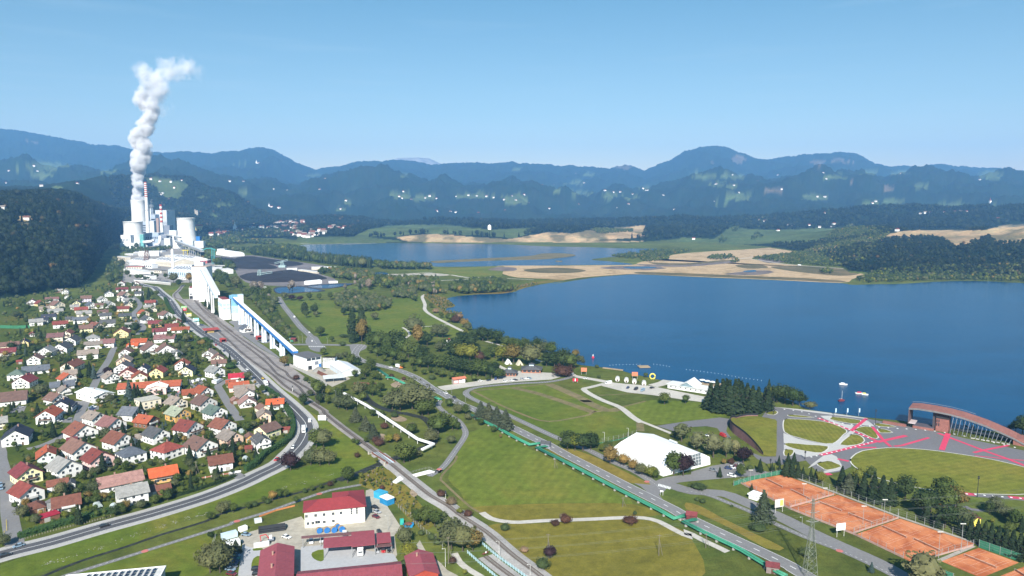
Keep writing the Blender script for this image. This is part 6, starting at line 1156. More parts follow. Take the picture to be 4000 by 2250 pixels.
# village town far behind, farms on the hills
def far_house(p,w,roof,wall,label,group):
    t=thing('far_house',label,'house',p,R.uniform(-.6,.6),group); d=w*R.uniform(.7,1.1); ev=w*R.uniform(.35,.6); mb=MB(); mb.box(-w/2,-d/2,-2,w/2,d/2,ev); ob('wall',mb,wall,t); mb=gable_roof(w,d,ev,w*.3,'x',w*.05); mb.v=[(x,y-d/2,z)for x,y,z in mb.v]; ob('roof',mb,roof,t); return t
FRED=roofm('red'); FBR=roofm('rbrown'); FGR=roofm('gbrown'); FW=mat((.80,.78,.74),var=.05,name='far_plaster')
rr=random.Random(11)
def scatter(fr,pl,n,wr,label,group):
    px_=[src(fr,*q)for q in pl]; x0,x1=min(a for a,b in px_),max(a for a,b in px_); y0,y1=min(b for a,b in px_),max(b for a,b in px_); k=0
    while k<n:
        x,y=rr.uniform(x0,x1),rr.uniform(y0,y1)
        if not pip(px_,[x],[y])[0]:continue
        p=HIT('Z',x,y)
        k+=1
        if p:i=rr.randrange(5); far_house(p,rr.uniform(*wr),(FRED,FBR,FBR,FGR,FGR)[i],FW,label+(' with red roof',' with red brown roof',' with red brown roof',' with grey roof',' with grey roof')[i],group)
scatter('Q',[(790,150),(1000,95),(1300,70),(1500,60),(1680,90),(1800,130),(1500,165),(1150,160)],62,(13,20),'white far hillside house','far hillside town houses'); scatter('Q',[(1080,235),(1500,190),(1900,180),(1930,250),(1700,300),(1200,240)],34,(14,24),'white town house behind park trees','far lower town houses'); scatter('Q',[(1880,165),(2080,135),(2370,120),(2380,150),(2000,190)],20,(14,20),'white house above the far lake meadow','far lake meadow houses'); scatter('Q',[(250,270),(330,205),(480,185),(580,205),(560,250),(380,300)],20,(15,24),'house of the old town','old town houses')
for i,(x,y,x1,y1,yt_)in enumerate(((1210,235,1370,235,185),(1385,222,1520,222,172),(1690,235,1830,232,190),(660,200,770,198,165),(560,265,650,265,225))):
    p=HIT('Q',(x+x1)/2,y); w=(x1-x)*mpp('Q',p); t=thing('town_block','long white block of the far town','building',p,0,'long blocks of the far town'); mb=MB(); h_=(y-yt_)*mpp('Q',p)*.8; mb.box(-w/2,0,-2,w/2,14,h_); ob('wall',mb,FW,t); mb=MB(); mb.box(-w/2-.5,-.5,h_+.02,w/2+.5,14.5,h_+1); ob('roof',mb,LG,t)
def church(fr,x,y,s,label):
    p=HIT(fr,x,y)or G(fr,x,y); t=thing('church',label,'church',p); mb=MB(); mb.box(-s*.2,0,-3,s*.2,s*.4,s*.75); ob('tower',mb,FW,t); mb=MB(); mb.lathe([(s*.24,s*.76),(s*.1,s*1.05),(.2,s*1.5)],8,0,s*.2); ob('spire',mb,FRED if fr=='P' else LG,t); mb=MB(); mb.box(s*.21,0,-3,s*1.1,s*.5,s*.38); ob('nave',mb,FW,t); mb=gable_roof(s*.9,s*.5,s*.38,s*.16,'x',.4); mb.v=[(a+s*.66,b,c)for a,b,c in mb.v]; ob('roof',mb,FRED,t)
church('Q',612,205,34,'white church with pointed spire in the far town'); church('P',2352,425,30,'small white church on a hilltop at the far right'); church('N',2082,718,24,'tiny white church in the woods right of the plant'); church('N',1984,377,34,'white church on the distant forest hill')
p=HIT('Q',92,195); t=thing('manor','yellow manor with orange roof on the wooded knoll','house',p); mb=MB(); mb.box(-14,0,-3,14,16,22); ob('wall',mb,mat((.70,.52,.14),name='manor_yellow'),t); mb=gable_roof(28,16,22,7,'x',1); ob('roof',mb,roofm('orange'),t); [put('window',WINW,t,-9+6*i,-.05,8+6*j).scale.__imul__(2)for i in range(4)for j in range(2)]
p=HIT('N',1520,778); 
if p:mb=MB(); mb.box(-9,0,-4,9,14,28); mb.box(-9,.01,28,-4,14,33); tag(ob('ruin_tower',mb,mat((.40,.35,.29),var=.25,scale=.2,name='ruin_stone'),loc=p),'ruined stone tower on the wooded slope right of the plant','ruin')
for f,pts in(('N',((1240,515),(1325,520),(1410,515),(1350,570),(1235,605),(1262,608),(1250,620),(600,535),(45,530),(100,610),(20,735),(205,808),(320,555),(265,398),(290,437),(70,435),(1780,520),(1885,520),(2120,575),(2225,585),(2160,725),(1170,500))),('O',((690,372),(660,405),(680,420),(850,415),(880,402),(745,430),(930,422),(1070,405),(1160,395),(1220,400),(1290,405),(1340,412),(1415,432),(1470,400),(1500,430),(1560,395),(1590,452),(930,512),(1030,517),(1070,520),(1230,525),(1420,505),(1740,495),(1950,463),(2310,460),(2230,485),(2140,362),(2250,372),(2340,390),(1690,320),(1770,320),(1990,305),(1930,238),(2450,360),(2570,560),(1690,580),(90,355),(130,275),(70,275),(280,440),(240,495),(2200,375))),('P',((620,232),(510,293),(630,303),(662,352),(790,275),(950,328),(925,232),(1120,210),(1230,220),(1250,262),(500,410),(1190,380),(1240,380),(1560,425),(1580,412),(1750,225),(2280,265),(1880,493),(1910,492),(1945,492),(1975,494),(2040,486),(2110,480),(2150,482),(2190,480),(1240,490),(175,522),(795,535),(1000,570),(1025,572),(1135,570),(1300,562),(1290,578),(1205,583),(835,546),(925,605),(1725,607),(2400,530),(2540,440),(360,663),(40,335),(155,372),(230,465),(20,325)))):
    for x,y in pts:
        p=HIT(f,x,y)
        if p is not None:far_house(p,rr.uniform(10,15)*(1.0 if p.y<5000 else 1.25),(FRED,FBR,FGR)[int(x)%3],FW,'tiny %s roofed farmhouse on the %s hills'%(('red','brown','grey')[int(x)%3],{'N':'left','O':'middle','P':'right'}[f]),'farmhouses on the distant hills')
p=HIT('O',1310,640); mb=MB(); mb.box(-7,0,-2,7,8,16); mb.lathe([(8,16.02),(1,22)],6,0,4); tag(ob('white_hut',mb,FW,loc=p),'lone white hut on the green ridge above the far lake','hut')
# ------------------------------------------------------------------ trees
def leafm(name,col,hue=.25,tr=.25):
    m,nt,b=nmat(name); oi=N(nt,'ShaderNodeObjectInfo').outputs['Random']; tc=N(nt,'ShaderNodeTexCoord').outputs['Object']
    a=ramp(nt,oi,[(0,(1-hue,1-hue*.7,1-hue)),(.5,(1,1,1)),(1,(1+hue*1.3,1+hue*.8,1+hue*.4))])
    f=ramp(nt,noise(nt,5.0,4,tc,.7),[(.3,sc3(col,.62)),(.55,col),(.75,sc3(col,1.5))])
    lnk(nt,mix(nt,1,f,a,'MULTIPLY'),b.inputs['Base Color']); setp(b,Roughness=.75); b.inputs['Specular IOR Level'].default_value=.15; return m
BARK=mat((.095,.075,.058),var=.3,scale=4,name='bark')
LEAF={'d':leafm('leaf_mid_green',(.056,.078,.018)),'k':leafm('leaf_dark_green',(.028,.046,.014)),'o':leafm('leaf_olive_willow',(.076,.086,.038)),'y':leafm('leaf_yellow_green',(.115,.125,.020)),'g':leafm('leaf_golden_brown',(.165,.115,.035)),'p':leafm('leaf_purple',(.026,.013,.016)),'c':leafm('needle_dark',(.018,.032,.013)),'s':leafm('needle_blue',(.048,.075,.070)),'n':leafm('needle_pine',(.055,.068,.040)),'l':leafm('leaf_poplar',(.032,.050,.020)),'w':leafm('leaf_birch',(.105,.108,.050)),'b':leafm('leaf_bush',(.050,.070,.024)),'r':leafm('leaf_red_bush',(.060,.030,.020)),'h':leafm('leaf_hedge',(.034,.070,.018),.1),'x':leafm('bare_twigs',(.17,.145,.12)),'v':leafm('reed_brown',(.17,.12,.075))}
def crown_mesh(kind,seed,nleaf=900):
    rs=np.random.RandomState(seed); V=[]; Fc=[]
    def leaves(c,n,sz):                    # c (k,3) positions, n outward directions
        k=len(c); n=n+rs.normal(0,.45,(k,3)); n/=np.linalg.norm(n,axis=1)[:,None]+1e-9
        a=rs.normal(0,1,(k,3)); t=a-n*(a*n).sum(1)[:,None]; t/=np.linalg.norm(t,axis=1)[:,None]+1e-9; b=np.cross(n,t); s=sz*rs.uniform(.6,1.4,(k,1))
        q=np.stack([c-t*s-b*s*.6,c+t*s-b*s*.6,c+t*s*.6+b*s*.8,c-t*s*.6+b*s*.8],1)
        o=len(V)*0+sum(len(v)for v in V); V.append(q.reshape(-1,3)); Fc.append(np.arange(4*k).reshape(k,4)+o)
    def sph(k):
        z=rs.uniform(-1,1,k); p=rs.uniform(0,2*np.pi,k); r=np.sqrt(1-z*z); return np.stack([r*np.cos(p),r*np.sin(p),z],1)
    if kind=='round' or kind=='bush' or kind=='wide':
        z0,ax,az={'round':(.57,.36,.40),'bush':(.45,.62,.50),'wide':(.55,.46,.42)}[kind]
        nc=26; d=sph(nc); d[:,2]=np.where(d[:,2]<-.6,-.3,d[:,2]); ctr=d*rs.uniform(.45,.82,(nc,1))*[ax,ax,az]+[0,0,z0]; cr=rs.uniform(.12,.2,nc)*(1 if kind !='bush' else 1.3)
        per=nleaf//nc
        for c,r in zip(ctr,cr):u=sph(per); u[:,2]=np.abs(u[:,2]+.3)*np.sign(u[:,2]+.3); leaves(c+u*r*rs.uniform(.8,1.05,(per,1)),u,.030)
        core=(z0,ax*.72,az*.74)
    elif kind=='cone' or kind=='pine':
        k=nleaf; f=rs.uniform(0,1,k)**.6; lay=np.floor(f*13)/13; fr=(f-lay)*13; base=.20 if kind=='cone' else .30
        r=(1-(1-lay))*0+base*lay*(1.0-.42*(1-fr))+.012; p=rs.uniform(0,2*np.pi,k); r=r*(1+.22*np.sin(p*5+lay*40))*rs.uniform(.82,1.05,k)
        z=1-f*.92; c=np.stack([r*np.cos(p),r*np.sin(p),z],1); n=np.stack([np.cos(p),np.sin(p),np.full(k,.45)],1); leaves(c,n,.026); core=None
        if kind=='pine':V[-1]+=rs.normal(0,.012,V[-1].shape)
    elif kind=='column':
        k=nleaf; z=rs.uniform(.04,1,k); r=.105*np.sin(np.clip(z,0,1)**.75*np.pi*.96+.08)**.6*(1+.15*np.sin(z*40)); p=rs.uniform(0,2*np.pi,k); r=r*(1+.16*np.sin(p*4+z*25))
        c=np.stack([r*np.cos(p),r*np.sin(p),z],1); leaves(c,np.stack([np.cos(p),np.sin(p),np.full(k,.5)],1),.020); core=None
    elif kind=='weep':
        nc=30; d=sph(nc); ctr=d*rs.uniform(.4,.8,(nc,1))*[.30,.30,.42]+[0,0,.56]; per=nleaf//nc
        for c in ctr:u=sph(per); u[:,2]=-np.abs(u[:,2])*1.6+.5; leaves(c+u*.085,u*[1,1,.3],.024)
        core=(.55,.19,.30)
    v=np.concatenate(V); fc=np.concatenate(Fc); me_v=v.tolist(); me_f=fc.tolist()
    mb=MB(); mb.v=[tuple(q)for q in me_v]; mb.f=[tuple(q)for q in me_f]; mb.m=[0]*len(me_f)
    if core:
        z0,a,b_=core; mb.lathe([(a*math.cos(t)*(1+.06*math.sin(t*9)),z0+b_*math.sin(t))for t in np.linspace(-1.4,1.45,7)],9)
    elif kind !='column':mb.lathe([(.13 if kind=='cone' else .18,.09),(.09,.45),(.012,.96)],7)
    else:mb.lathe([(.05,.05),(.075,.4),(.06,.75),(.01,.97)],7)
    return mb.mesh('crown')
SHAPE={'d':'round','k':'round','o':'wide','y':'round','g':'round','p':'round','c':'cone','s':'cone','n':'pine','l':'column','w':'weep','b':'bush','r':'bush','h':'bush','x':'weep','v':'bush'}
WLEAF={k:leafm('wood_'+k,c,.5)for k,c in(('d',(.015,.025,.010)),('k',(.007,.014,.008)),('c',(.006,.012,.008)),('o',(.020,.027,.015)),('g',(.075,.052,.022)),('y',(.050,.056,.016)))}  # forest copies of the leaf colours, darkened for the shadows between crowns
CRV={}
def crown(kind,v,n=1000):
    key=(kind,v)
    if key not in CRV:
        me=crown_mesh(SHAPE[kind],hash(kind)%1+ord(kind)*7+v*31,n); me.materials.append(LEAF[kind]); CRV[key]=me
    return CRV[key]
mb=MB(); mb.tube((0,0,0),(0,0,.5),.022,6,.012)
for i in range(4):a=i*1.7; mb.tube((0,0,.22+.05*i),(.16*math.cos(a),.16*math.sin(a),.48+.04*i),.009,4,.004)
TRK=mb.mesh('trunk'); TRK.materials.append(BARK)
KN={'d':('leafy_tree','round green tree','tree'),'k':('leafy_tree','dark green tree','tree'),'o':('willow_tree','broad grey green willow','tree'),'y':('leafy_tree','yellow green tree','tree'),'g':('leafy_tree','golden brown autumn tree','tree'),'p':('purple_tree','dark purple leaved tree','tree'),'c':('spruce_tree','dark pointed spruce','conifer'),'s':('spruce_tree','blue grey spruce','conifer'),'n':('pine_tree','shaggy green pine','conifer'),'l':('poplar_tree','tall columnar dark poplar','poplar'),'w':('birch_tree','pale drooping birch','birch'),'b':('bush','low green bush','bush'),'r':('red_bush','red leaved bush','bush'),'x':('bare_tree','bare greyish tree','tree'),'v':('bush','brown reed bush','bush'),'h':('hedge_bush','clipped green hedge bush','bush')}
ntree=0
def tree(p,h,kind,where,group,wide=1.0,share=False,simple=False):
    global ntree; ntree+=1; nm,lab,cat=KN[kind]; v=R.randrange(3); rz=R.uniform(0,6.28)
    if h<4.2 and kind in 'dkoyg':cat='bush'; nm='bush'; lab=lab.replace('tree','bush').replace('willow','willow bush')
    t=thing(nm,'%s %s'%(lab,where),cat,(p.x,p.y,p.z),rz,group)
    if share:t['shared']=1
    w=h*wide*R.uniform(.92,1.1)
    c=put('crown',crown(kind,v),t,0,0,0 if kind in 'brvh' else 0); c.scale=(w,w,h*.98)
    if kind not in 'brvh' and not simple:k=put('trunk',TRK,t,0,0,0); k.scale=(w,w,h)
    return t
def T1(fr,x,y,hp,kind,where,group,wide=1.0):
    p=G(fr,x,y); m_=mpp(fr,p); h=hp*m_/math.cos(math.atan2(HC,p.y))*(1.24 if 'lake' in group or 'river' in group else 1.06); wide*=1.6 if kind=='n' else(1.2 if 'lake' in group or 'river' in group else 1.06); return tree(p,max(1.2,h),kind,where,group,wide)
TREES={
 ('in the lakeside wood','trees of the lakeside wood'):'G 400 480 150 d|G 470 490 165 d|G 560 510 160 d|G 640 500 170 k|G 700 540 150 d|G 760 560 140 d|G 830 600 150 d|G 900 620 140 k|G 540 560 110 d|G 620 590 105 d|G 450 550 85 d|G 700 615 95 d|G 800 650 85 d|G 880 665 95 d|G 960 670 130 k|G 1040 665 110 d|G 1100 690 140 d|G 1180 700 140 d|G 1230 720 150 k|G 1330 740 140 k|G 1390 745 130 k|G 1460 750 150 d|G 1540 760 140 d|G 1600 770 135 k|G 1665 780 100 d|G 1100 765 85 d|G 1200 785 80 d|G 1290 790 70 d|G 1560 800 60 d|G 1420 800 60 d|G 1050 740 75 d|G 980 720 60 d|G 350 430 60 d|G 1150 665 95 g|G 1700 770 70 d|G 330 400 50 d|G 560 465 90 k|G 1640 700 80 k|G 1510 690 90 d|G 1360 690 70 k|G 1010 600 70 d|G 860 560 70 d|G 380 520 70 d|G 520 600 60 d|G 600 640 55 d|G 700 670 50 d|G 820 700 50 d|G 920 735 50 d|G 1000 780 45 b|G 1400 700 60 d|G 1240 640 60 d',
 ('on the park lawn by the lake','trees on the lakeside park lawn'):'G 200 415 285 l|G 295 380 280 l|G 292 415 215 g 0.55|G 330 400 130 k|G 820 335 165 o|G 862 440 175 g 0.7|G 950 440 115 k|G 1050 355 115 o|G 1105 360 110 o|G 1070 505 95 o|G 1200 545 145 k|G 1235 575 150 k|G 1310 440 120 k|G 1400 460 120 k|G 1450 540 85 k|G 1335 335 55 y|G 1440 385 105 k|G 1510 395 120 k|G 1560 385 100 k|G 1650 425 130 k|G 1740 450 90 d|G 1800 470 100 d|G 1850 500 110 d|G 1930 480 100 d|G 2050 490 115 k|G 2140 520 110 o|G 2200 540 115 d|G 1625 565 120 d|G 1712 605 150 y|G 1820 615 160 g|G 2000 640 185 o|G 2150 650 120 k|G 2230 660 140 k|G 2320 670 160 k|G 2400 680 140 d|G 2440 565 75 g|G 2320 745 100 r 1.3|G 1290 590 140 y|G 1380 595 145 y|G 1480 590 90 r|G 1540 590 90 d|G 1110 420 40 d|G 100 440 40 b|G 110 355 30 b 2|G 420 180 65 o|G 110 135 60 k|G 1330 260 80 g|G 1355 290 70 o|G 1095 160 50 d|G 1180 205 85 d|G 1240 210 70 r|G 1275 165 45 v|G 990 60 45 d|G 1040 110 45 v|G 2520 620 40 o|I 170 300 60 o|I 340 355 30 b|I 830 450 40 d|I 360 455 25 b|I 755 500 15 b',
 ('along the river gardens','trees along the river gardens'):'G 600 1085 165 o|G 680 1095 175 o|G 800 1080 240 o|G 870 1095 220 o|G 900 1150 135 d|G 960 1140 125 d|G 400 950 105 d|G 265 945 120 o|G 325 935 100 d|G 480 905 80 d|G 100 905 70 d|G 1110 1295 150 d|G 1060 1335 165 d|G 1205 1290 120 d|G 1000 1415 105 o|G 790 1335 95 d|G 1170 1060 75 d|G 1262 1130 95 o|G 1335 1130 85 d|G 1490 1245 65 d|G 1620 1315 60 d|G 1690 1370 35 g|G 1360 1190 60 o|G 60 1070 115 o|G 140 1090 135 o|G 50 965 85 d|G 230 1205 120 n|G 330 1290 120 n|G 410 1375 125 n|G 300 1005 85 d|G 400 1155 65 d|G 520 1275 55 r|G 380 705 120 d|G 250 645 75 k|G 330 760 110 d|G 420 785 80 d|G 385 840 55 d|G 220 760 65 d|G 290 785 55 d|G 560 1405 55 y|G 650 1395 55 b|G 430 1405 45 r|G 180 640 100 d|G 60 580 60 o|G 120 560 55 o|G 460 790 60 d|G 590 760 35 r|G 715 785 30 r|G 500 1150 50 d|G 620 1160 50 b|G 160 1000 60 y|G 470 960 50 d|G 620 930 60 d|T 1400 885 280 d|T 1490 865 210 d|T 1620 805 120 o|T 1850 565 200 o|T 1530 425 160 d|T 2280 345 130 d|T 980 600 110 r|T 1150 560 130 y|T 1280 550 120 g|T 620 600 90 d|T 2180 580 130 o|T 760 560 80 d|T 560 560 70 d',
 ('between the road bend and the railway','trees between the main road and the railway'):'T 60 645 330 o|T -60 640 300 d|T 0 935 290 o|T 150 925 240 o|T -150 930 280 o|F 960 165 190 p 1.25|T 460 1225 250 d|T 620 800 90 r|D 2160 720 170 k|D 1350 350 130 o|D 2360 580 220 d|D 2380 690 150 k|D 2500 700 130 d|B 1880 1225 165 g|B 2050 1410 75 r|D 2250 580 90 o|D 2440 450 60 d|b 1220 1200 330 d|b 1330 1240 240 o|b 1500 1260 200 y|b 1240 960 60 v|b 930 900 120 b|b 1000 960 90 d|b 1400 1380 180 n',
 ('in the grass strip along the brook','shrubs along the brook'):'F 1600 305 170 d|F 230 645 140 o|F 60 725 95 d|F 480 605 80 d|F 660 535 80 d|F 830 485 105 d|F 900 475 90 d|F 760 505 110 g|F 1020 535 75 d|F 1200 400 60 d|F 1300 375 60 d|F 1400 340 55 r|F 1450 310 50 d|F 320 640 100 d|F 1750 260 70 y|F 1850 300 50 d|F 1780 340 50 k|F 560 570 60 b|F 700 540 60 b|E 2480 660 130 o|E 2380 720 80 d|F 1920 80 60 y|F 1120 420 50 b',
 ('beside the depot yard','trees beside the depot yard'):'Y 700 310 290 d|Y 560 275 230 d|Y 850 335 260 d|Y 1130 710 470 o|Y 1320 745 440 o|Y 1490 745 360 g|Y 340 640 290 o|Y 400 890 270 y|Y 1150 950 110 r|Y 1350 1150 100 y|F 170 1310 320 o|F 60 1310 280 o|F 230 1210 220 o|F 350 1095 140 n|F 70 930 80 k|F 170 900 60 d|Y 800 560 120 b|Y 900 640 110 b|Y 620 480 90 b|Y 1000 180 100 b|F 1980 380 50 r|Y 330 970 80 b',
 ('beside the lake road','trees beside the lake road'):'G 1490 1175 145 n|G 1570 1195 150 n|G 1650 1225 145 n|G 1740 1285 165 n|L 1330 155 155 k|L 1405 155 150 y|L 1485 165 160 k|L 1565 150 140 k|L 1610 125 100 d|L 1760 292 145 g|L 1900 312 100 g|L 1990 362 95 g|L 2080 402 100 o|L 2170 432 100 y|L 2210 440 80 d|L 1840 280 60 y|L 1690 175 70 y|L 1740 150 80 d|L 2400 405 190 d|L 2495 412 185 p|c 240 290 90 b 2|c 1490 930 480 n 0.8|c 1400 1110 130 b 1.6|c 1270 335 120 c|K 1040 1175 80 s 1.4|K 400 1010 70 b 1.5|L 1310 885 75 r|L 1210 905 45 r 1.4|L 1960 882 55 r 1.6|L 1150 1245 100 p 1.15|L 1280 840 45 v|L 2010 800 30 b|K 1560 1330 300 w 1.5|L 330 820 60 r|L 250 800 60 y|L 60 620 60 r|L 160 700 70 v|L 1080 1340 90 b|L 700 960 60 b|L 900 1180 50 v|c 320 570 70 b|c 210 530 60 b|c 880 650 40 b',
 ('beside the white tent hall','trees beside the tent hall'):'I 1190 1095 205 w 1.2|I 1345 1190 215 w 1.2|I 1510 1255 260 w 1.1|I 1640 1250 215 w 1.2|I 1725 1240 180 w 1.2|I 1810 1315 160 p 1.2|I 1110 1060 70 d|I 1620 1330 60 g|I 1690 1320 60 r|I 440 1210 90 o',
 ('on the meadow below the lake car park','round trees on the meadow'):'I 1020 722 115 d 1.2|I 1230 712 85 d 1.15',
 ('in the lakeside spruce grove','trees of the lakeside spruce grove'):'I 1480 770 220 c 1.25|I 1540 795 265 c 1.2|I 1600 805 280 c 1.2|I 1665 815 280 c 1.2|I 1725 805 275 c 1.2|I 1785 795 255 c 1.2|I 1845 785 230 c 1.2|I 1900 805 225 c 1.2|I 1960 805 215 c 1.2|I 2060 785 200 c 1.1|I 2030 760 180 c 1.1|I 1760 760 240 c 1.2|I 1640 770 250 c 1.2|I 2070 600 110 c|I 2090 640 80 y|I 2150 705 145 k|I 2230 715 160 k|I 2310 735 155 k|I 2375 735 125 k|I 2480 770 70 o 1.4|I 2200 680 110 k',
 ('by the tennis courts','trees by the tennis courts'):'K 180 205 165 c 1.3|K 240 215 175 c 1.3|K 300 225 155 c 1.3|K 430 245 120 c|K 480 265 125 c 1.2|K 535 285 125 y|K 60 155 60 c|K 115 155 75 c|K 350 230 110 c 1.2|K 740 335 215 c 1.2|K 810 375 185 n|K 880 385 190 c 1.2|K 960 435 245 c 1.4|K 1060 465 280 c 1.4|K 1150 485 270 c 1.4|K 1230 495 250 c 1.3|K 905 270 140 y|K 1040 240 130 d|K 1380 445 215 k 1.1|K 1560 605 245 k 1.1|K 1640 565 200 k|K 1760 485 245 d|K 1800 565 230 d|K 1885 545 215 g 1.1|K 1780 725 205 k 1.2|K 1700 725 150 c 1.3|K 1590 655 190 c 1.2|K 1960 725 185 o|K 1930 790 160 c 1.2|K 1740 560 90 g|I 1575 1455 100 c 1.4|I 1790 1455 110 d|I 1980 1405 130 c 1.3|I 2170 1335 95 c|I 2262 1335 120 c 1.3|I 2322 1325 115 c 1.3|I 1880 1390 60 b|I 2100 1400 90 c|K -280 150 70 b',
 ('in the right hand conifer hedge','trees of the conifer hedge'):'K 1970 810 170 c 1.25|K 2035 840 200 c 1.25|K 2105 870 210 c 1.25|K 2175 900 220 c 1.25|K 2240 925 225 c 1.25|K 2315 955 230 c 1.25|K 2385 985 235 c 1.25|K 2455 1010 240 c 1.25|K 2530 1040 245 c 1.25|K 2600 1070 250 c 1.25|K 2290 570 150 o|K 2230 590 120 k|K 2385 650 140 o|K 2480 730 175 d|K 2550 770 150 c|K 2420 800 120 d|K 2260 680 50 y',
 ('at the right edge of the lake shore','trees at the right edge'):'J 2560 640 170 k 1.2|J 2490 610 110 k|J 2440 600 70 o|J 2620 660 180 d|J 2060 590 40 k|J 2330 600 25 k|J 1990 570 30 k',
 ('among the upper valley bushes','trees around the coal basins'):'Q 640 1010 170 o|Q 900 1090 200 x 1.1|Q 980 1080 190 x 1.1|Q 1440 1050 170 x 1.2|Q 1400 1060 120 x|Q 640 960 120 x|Q 2200 1040 100 x 1.1|Q 2540 1040 180 x|Q 700 1050 100 d|Q 520 1000 140 k|Q 400 960 120 d|Q 1080 1180 190 d|Q 860 1180 160 d|Q 760 1120 110 o|Q 1190 1250 130 o|Q 1330 1180 110 o|Q 960 1250 120 d|Q 1040 1330 130 o|Q 1120 1380 120 d|Q 1690 1190 110 d|Q 1430 1190 80 p 1.8|Q 1550 1200 75 p 1.8|Q 1830 1190 100 d|Q 1990 1180 110 d|Q 1620 1380 160 l 2.6|Q 1760 1400 165 k|Q 1640 1440 110 d|Q 1780 1430 90 o|Q 2180 1400 95 k|Q 2310 1440 60 o|B 1640 470 120 d|B 1600 420 110 d|B 1700 600 130 d|B 1760 700 130 o|B 1860 780 130 d|B 1560 340 140 d|B 1440 220 150 k|B 1500 150 120 d|B 1340 260 140 d|B 1900 860 90 d|B 1640 740 90 d|B 2400 790 150 d 1.2|B 2560 870 90 d|B 2440 1060 110 d|B 430 590 180 c 1.1|X 2080 1120 150 c 1.2|X 2150 1180 150 c 1.2|X 2220 1230 150 c 1.2|X 2290 1290 150 c 1.2|X 2360 1330 150 c 1.2|X 1430 640 200 o|X 1540 720 150 k|X 1760 640 200 g|X 1270 560 110 d|X 1090 560 110 d|X 1000 500 80 d|X 780 580 120 d|X 500 520 140 d|X 560 540 60 d|X 400 330 170 o|X 700 580 110 d|X 930 580 60 d|X 860 590 80 o|X 2300 240 60 d|X 2460 430 120 d|X 2380 620 110 k',
 ('at the foot of the power station','trees at the foot of the power station'):'M 480 985 90 o|M 420 985 50 d|M 330 985 45 d|M 560 1010 60 d|M 640 1020 55 d|M 720 1010 50 d|M 880 1020 60 o|M 210 1000 60 g|M 260 1010 50 d|M 1390 730 60 k|M 1440 880 60 d|M 1560 860 60 k|M 1500 930 70 d|M 1640 900 80 d|M 1750 870 70 d|M 1330 920 40 o|M 940 1000 40 d|M 800 1010 50 d|M 1210 1060 40 o',
}
for(where,group),s in TREES.items():
    for e in s.split('|'):
        q=e.split(); T1(q[0],float(q[1]),float(q[2]),float(q[3]),q[4],where,group,float(q[5])if len(q)>5 else 1.0)
VT='C 1860 645 290 s 1.2|C 1940 645 240 c 1.2|C 1985 635 210 c 1.2|C 1350 335 200 s|C 1290 305 220 c|C 1150 315 150 c|C 1560 300 140 p 1.1|C 770 1175 220 c 1.2|C 560 1020 90 c|C 640 1040 90 c|C 1590 690 150 o|C 600 600 210 o 1.1|C 850 130 140 d|C 1420 700 90 d|C 1530 1220 190 o|C 2400 800 100 d|C 330 920 90 o|C 2380 1010 90 s|C 2330 130 150 d 1.2|C 1100 590 140 d|A 1100 1100 180 c 1.1|A 1950 1110 150 k 1.1|A 1450 1130 130 k|A 1760 1330 150 d 1.1|A 1650 820 80 k|A 370 1420 120 s|A 1080 1440 90 c|A 1000 1420 80 s|A 2160 1130 60 y|A 2050 660 140 c|A 2140 630 170 c|A 2250 580 90 d|A 590 570 60 d|A 500 540 110 d|A 300 740 110 d 1.2|A 960 660 50 d 1.6|A 400 800 110 d|A 230 900 110 o 1.2|A 900 820 90 k|A 100 720 80 d|B 230 1180 150 d 1.2|B 250 860 130 o|B 380 860 90 k|B 470 870 110 o|B 730 870 80 h 1.6|B 600 850 50 b|B 1100 1250 90 h 1.6|D 770 720 60 k|D 1000 790 50 d|D 920 330 80 d|D 420 480 60 d|D 1560 540 120 d|D 1340 1100 150 d|D 1440 1050 120 o|D 1240 1040 90 d|D 1840 820 80 d|D 1800 1000 100 d|D 1900 1000 110 o|D 1700 980 70 c|D 820 1200 140 d|D 400 1000 90 d|D 380 1190 90 o|D 130 1060 110 s|D 60 800 90 k|E 680 450 150 o|E 250 700 130 o|E 1040 430 140 o|E 400 770 110 o|E 1950 360 90 o|E 2180 320 90 d|E 540 260 80 d|E 170 420 90 d|E 1400 190 120 d|E 2240 300 60 d|E 830 660 80 d|E 1030 660 80 d|E 200 200 120 o|E 170 600 80 d|E 50 1010 130 o 1.2|E 2420 170 60 o|E 620 330 60 d|E 1960 440 60 d|D 230 900 50 y|D 260 950 90 y 0.6|D 1250 900 110 y 0.5|D 640 180 60 y 0.6|E 1660 260 90 y 0.5'
def zshort(p):return zone(p)
for e in VT.split('|'):
    q=e.split(); p=G(q[0],float(q[1]),float(q[2])); T1(q[0],float(q[1]),float(q[2]),float(q[3]),q[4],'in garden '+zone(p),'garden trees of the village',float(q[5])if len(q)>5 else 1.0); FOOT.append((p.x,p.y,2))
# small shrubs in the gardens, kept clear of houses and streets
VP=[src(f,x,y)for f,x,y in(('A',60,640),('A',420,560),('A',1000,500),('A',1650,400),('A',2050,440),('A',2350,700),('A',2480,900),('B',560,750),('B',900,1040),('D',1200,150),('D',1560,460),('D',1850,700),('D',2000,950),('D',1900,1200),('D',1600,1420),('F',400,160),('E',2300,380),('E',1700,580),('E',1000,770),('E',260,920),('E',200,0),('C',40,1200),('A',20,1440))]
ROADPTS=[v for q in(line(('C',960,1110,1100,980,1150,830,1300,530,1440,250,1560,60),('A',1640,1330,1760,1240),step=5),line(('C',1000,1080,850,1180,600,1290,390,1340),step=5),line(('E',170,1000,130,800,100,600,90,400,60,250,0,40),('C',0,1400),step=5),line(('D',1240,930,1080,700,960,500,930,430,1030,370,1200,290),step=5),line(('A',1990,1130,2060,1020,1960,930,1920,830,2010,720,1980,640),step=5))for v in q]
rr=random.Random(21); k=0; tries=0; CNT=0
GS=[]
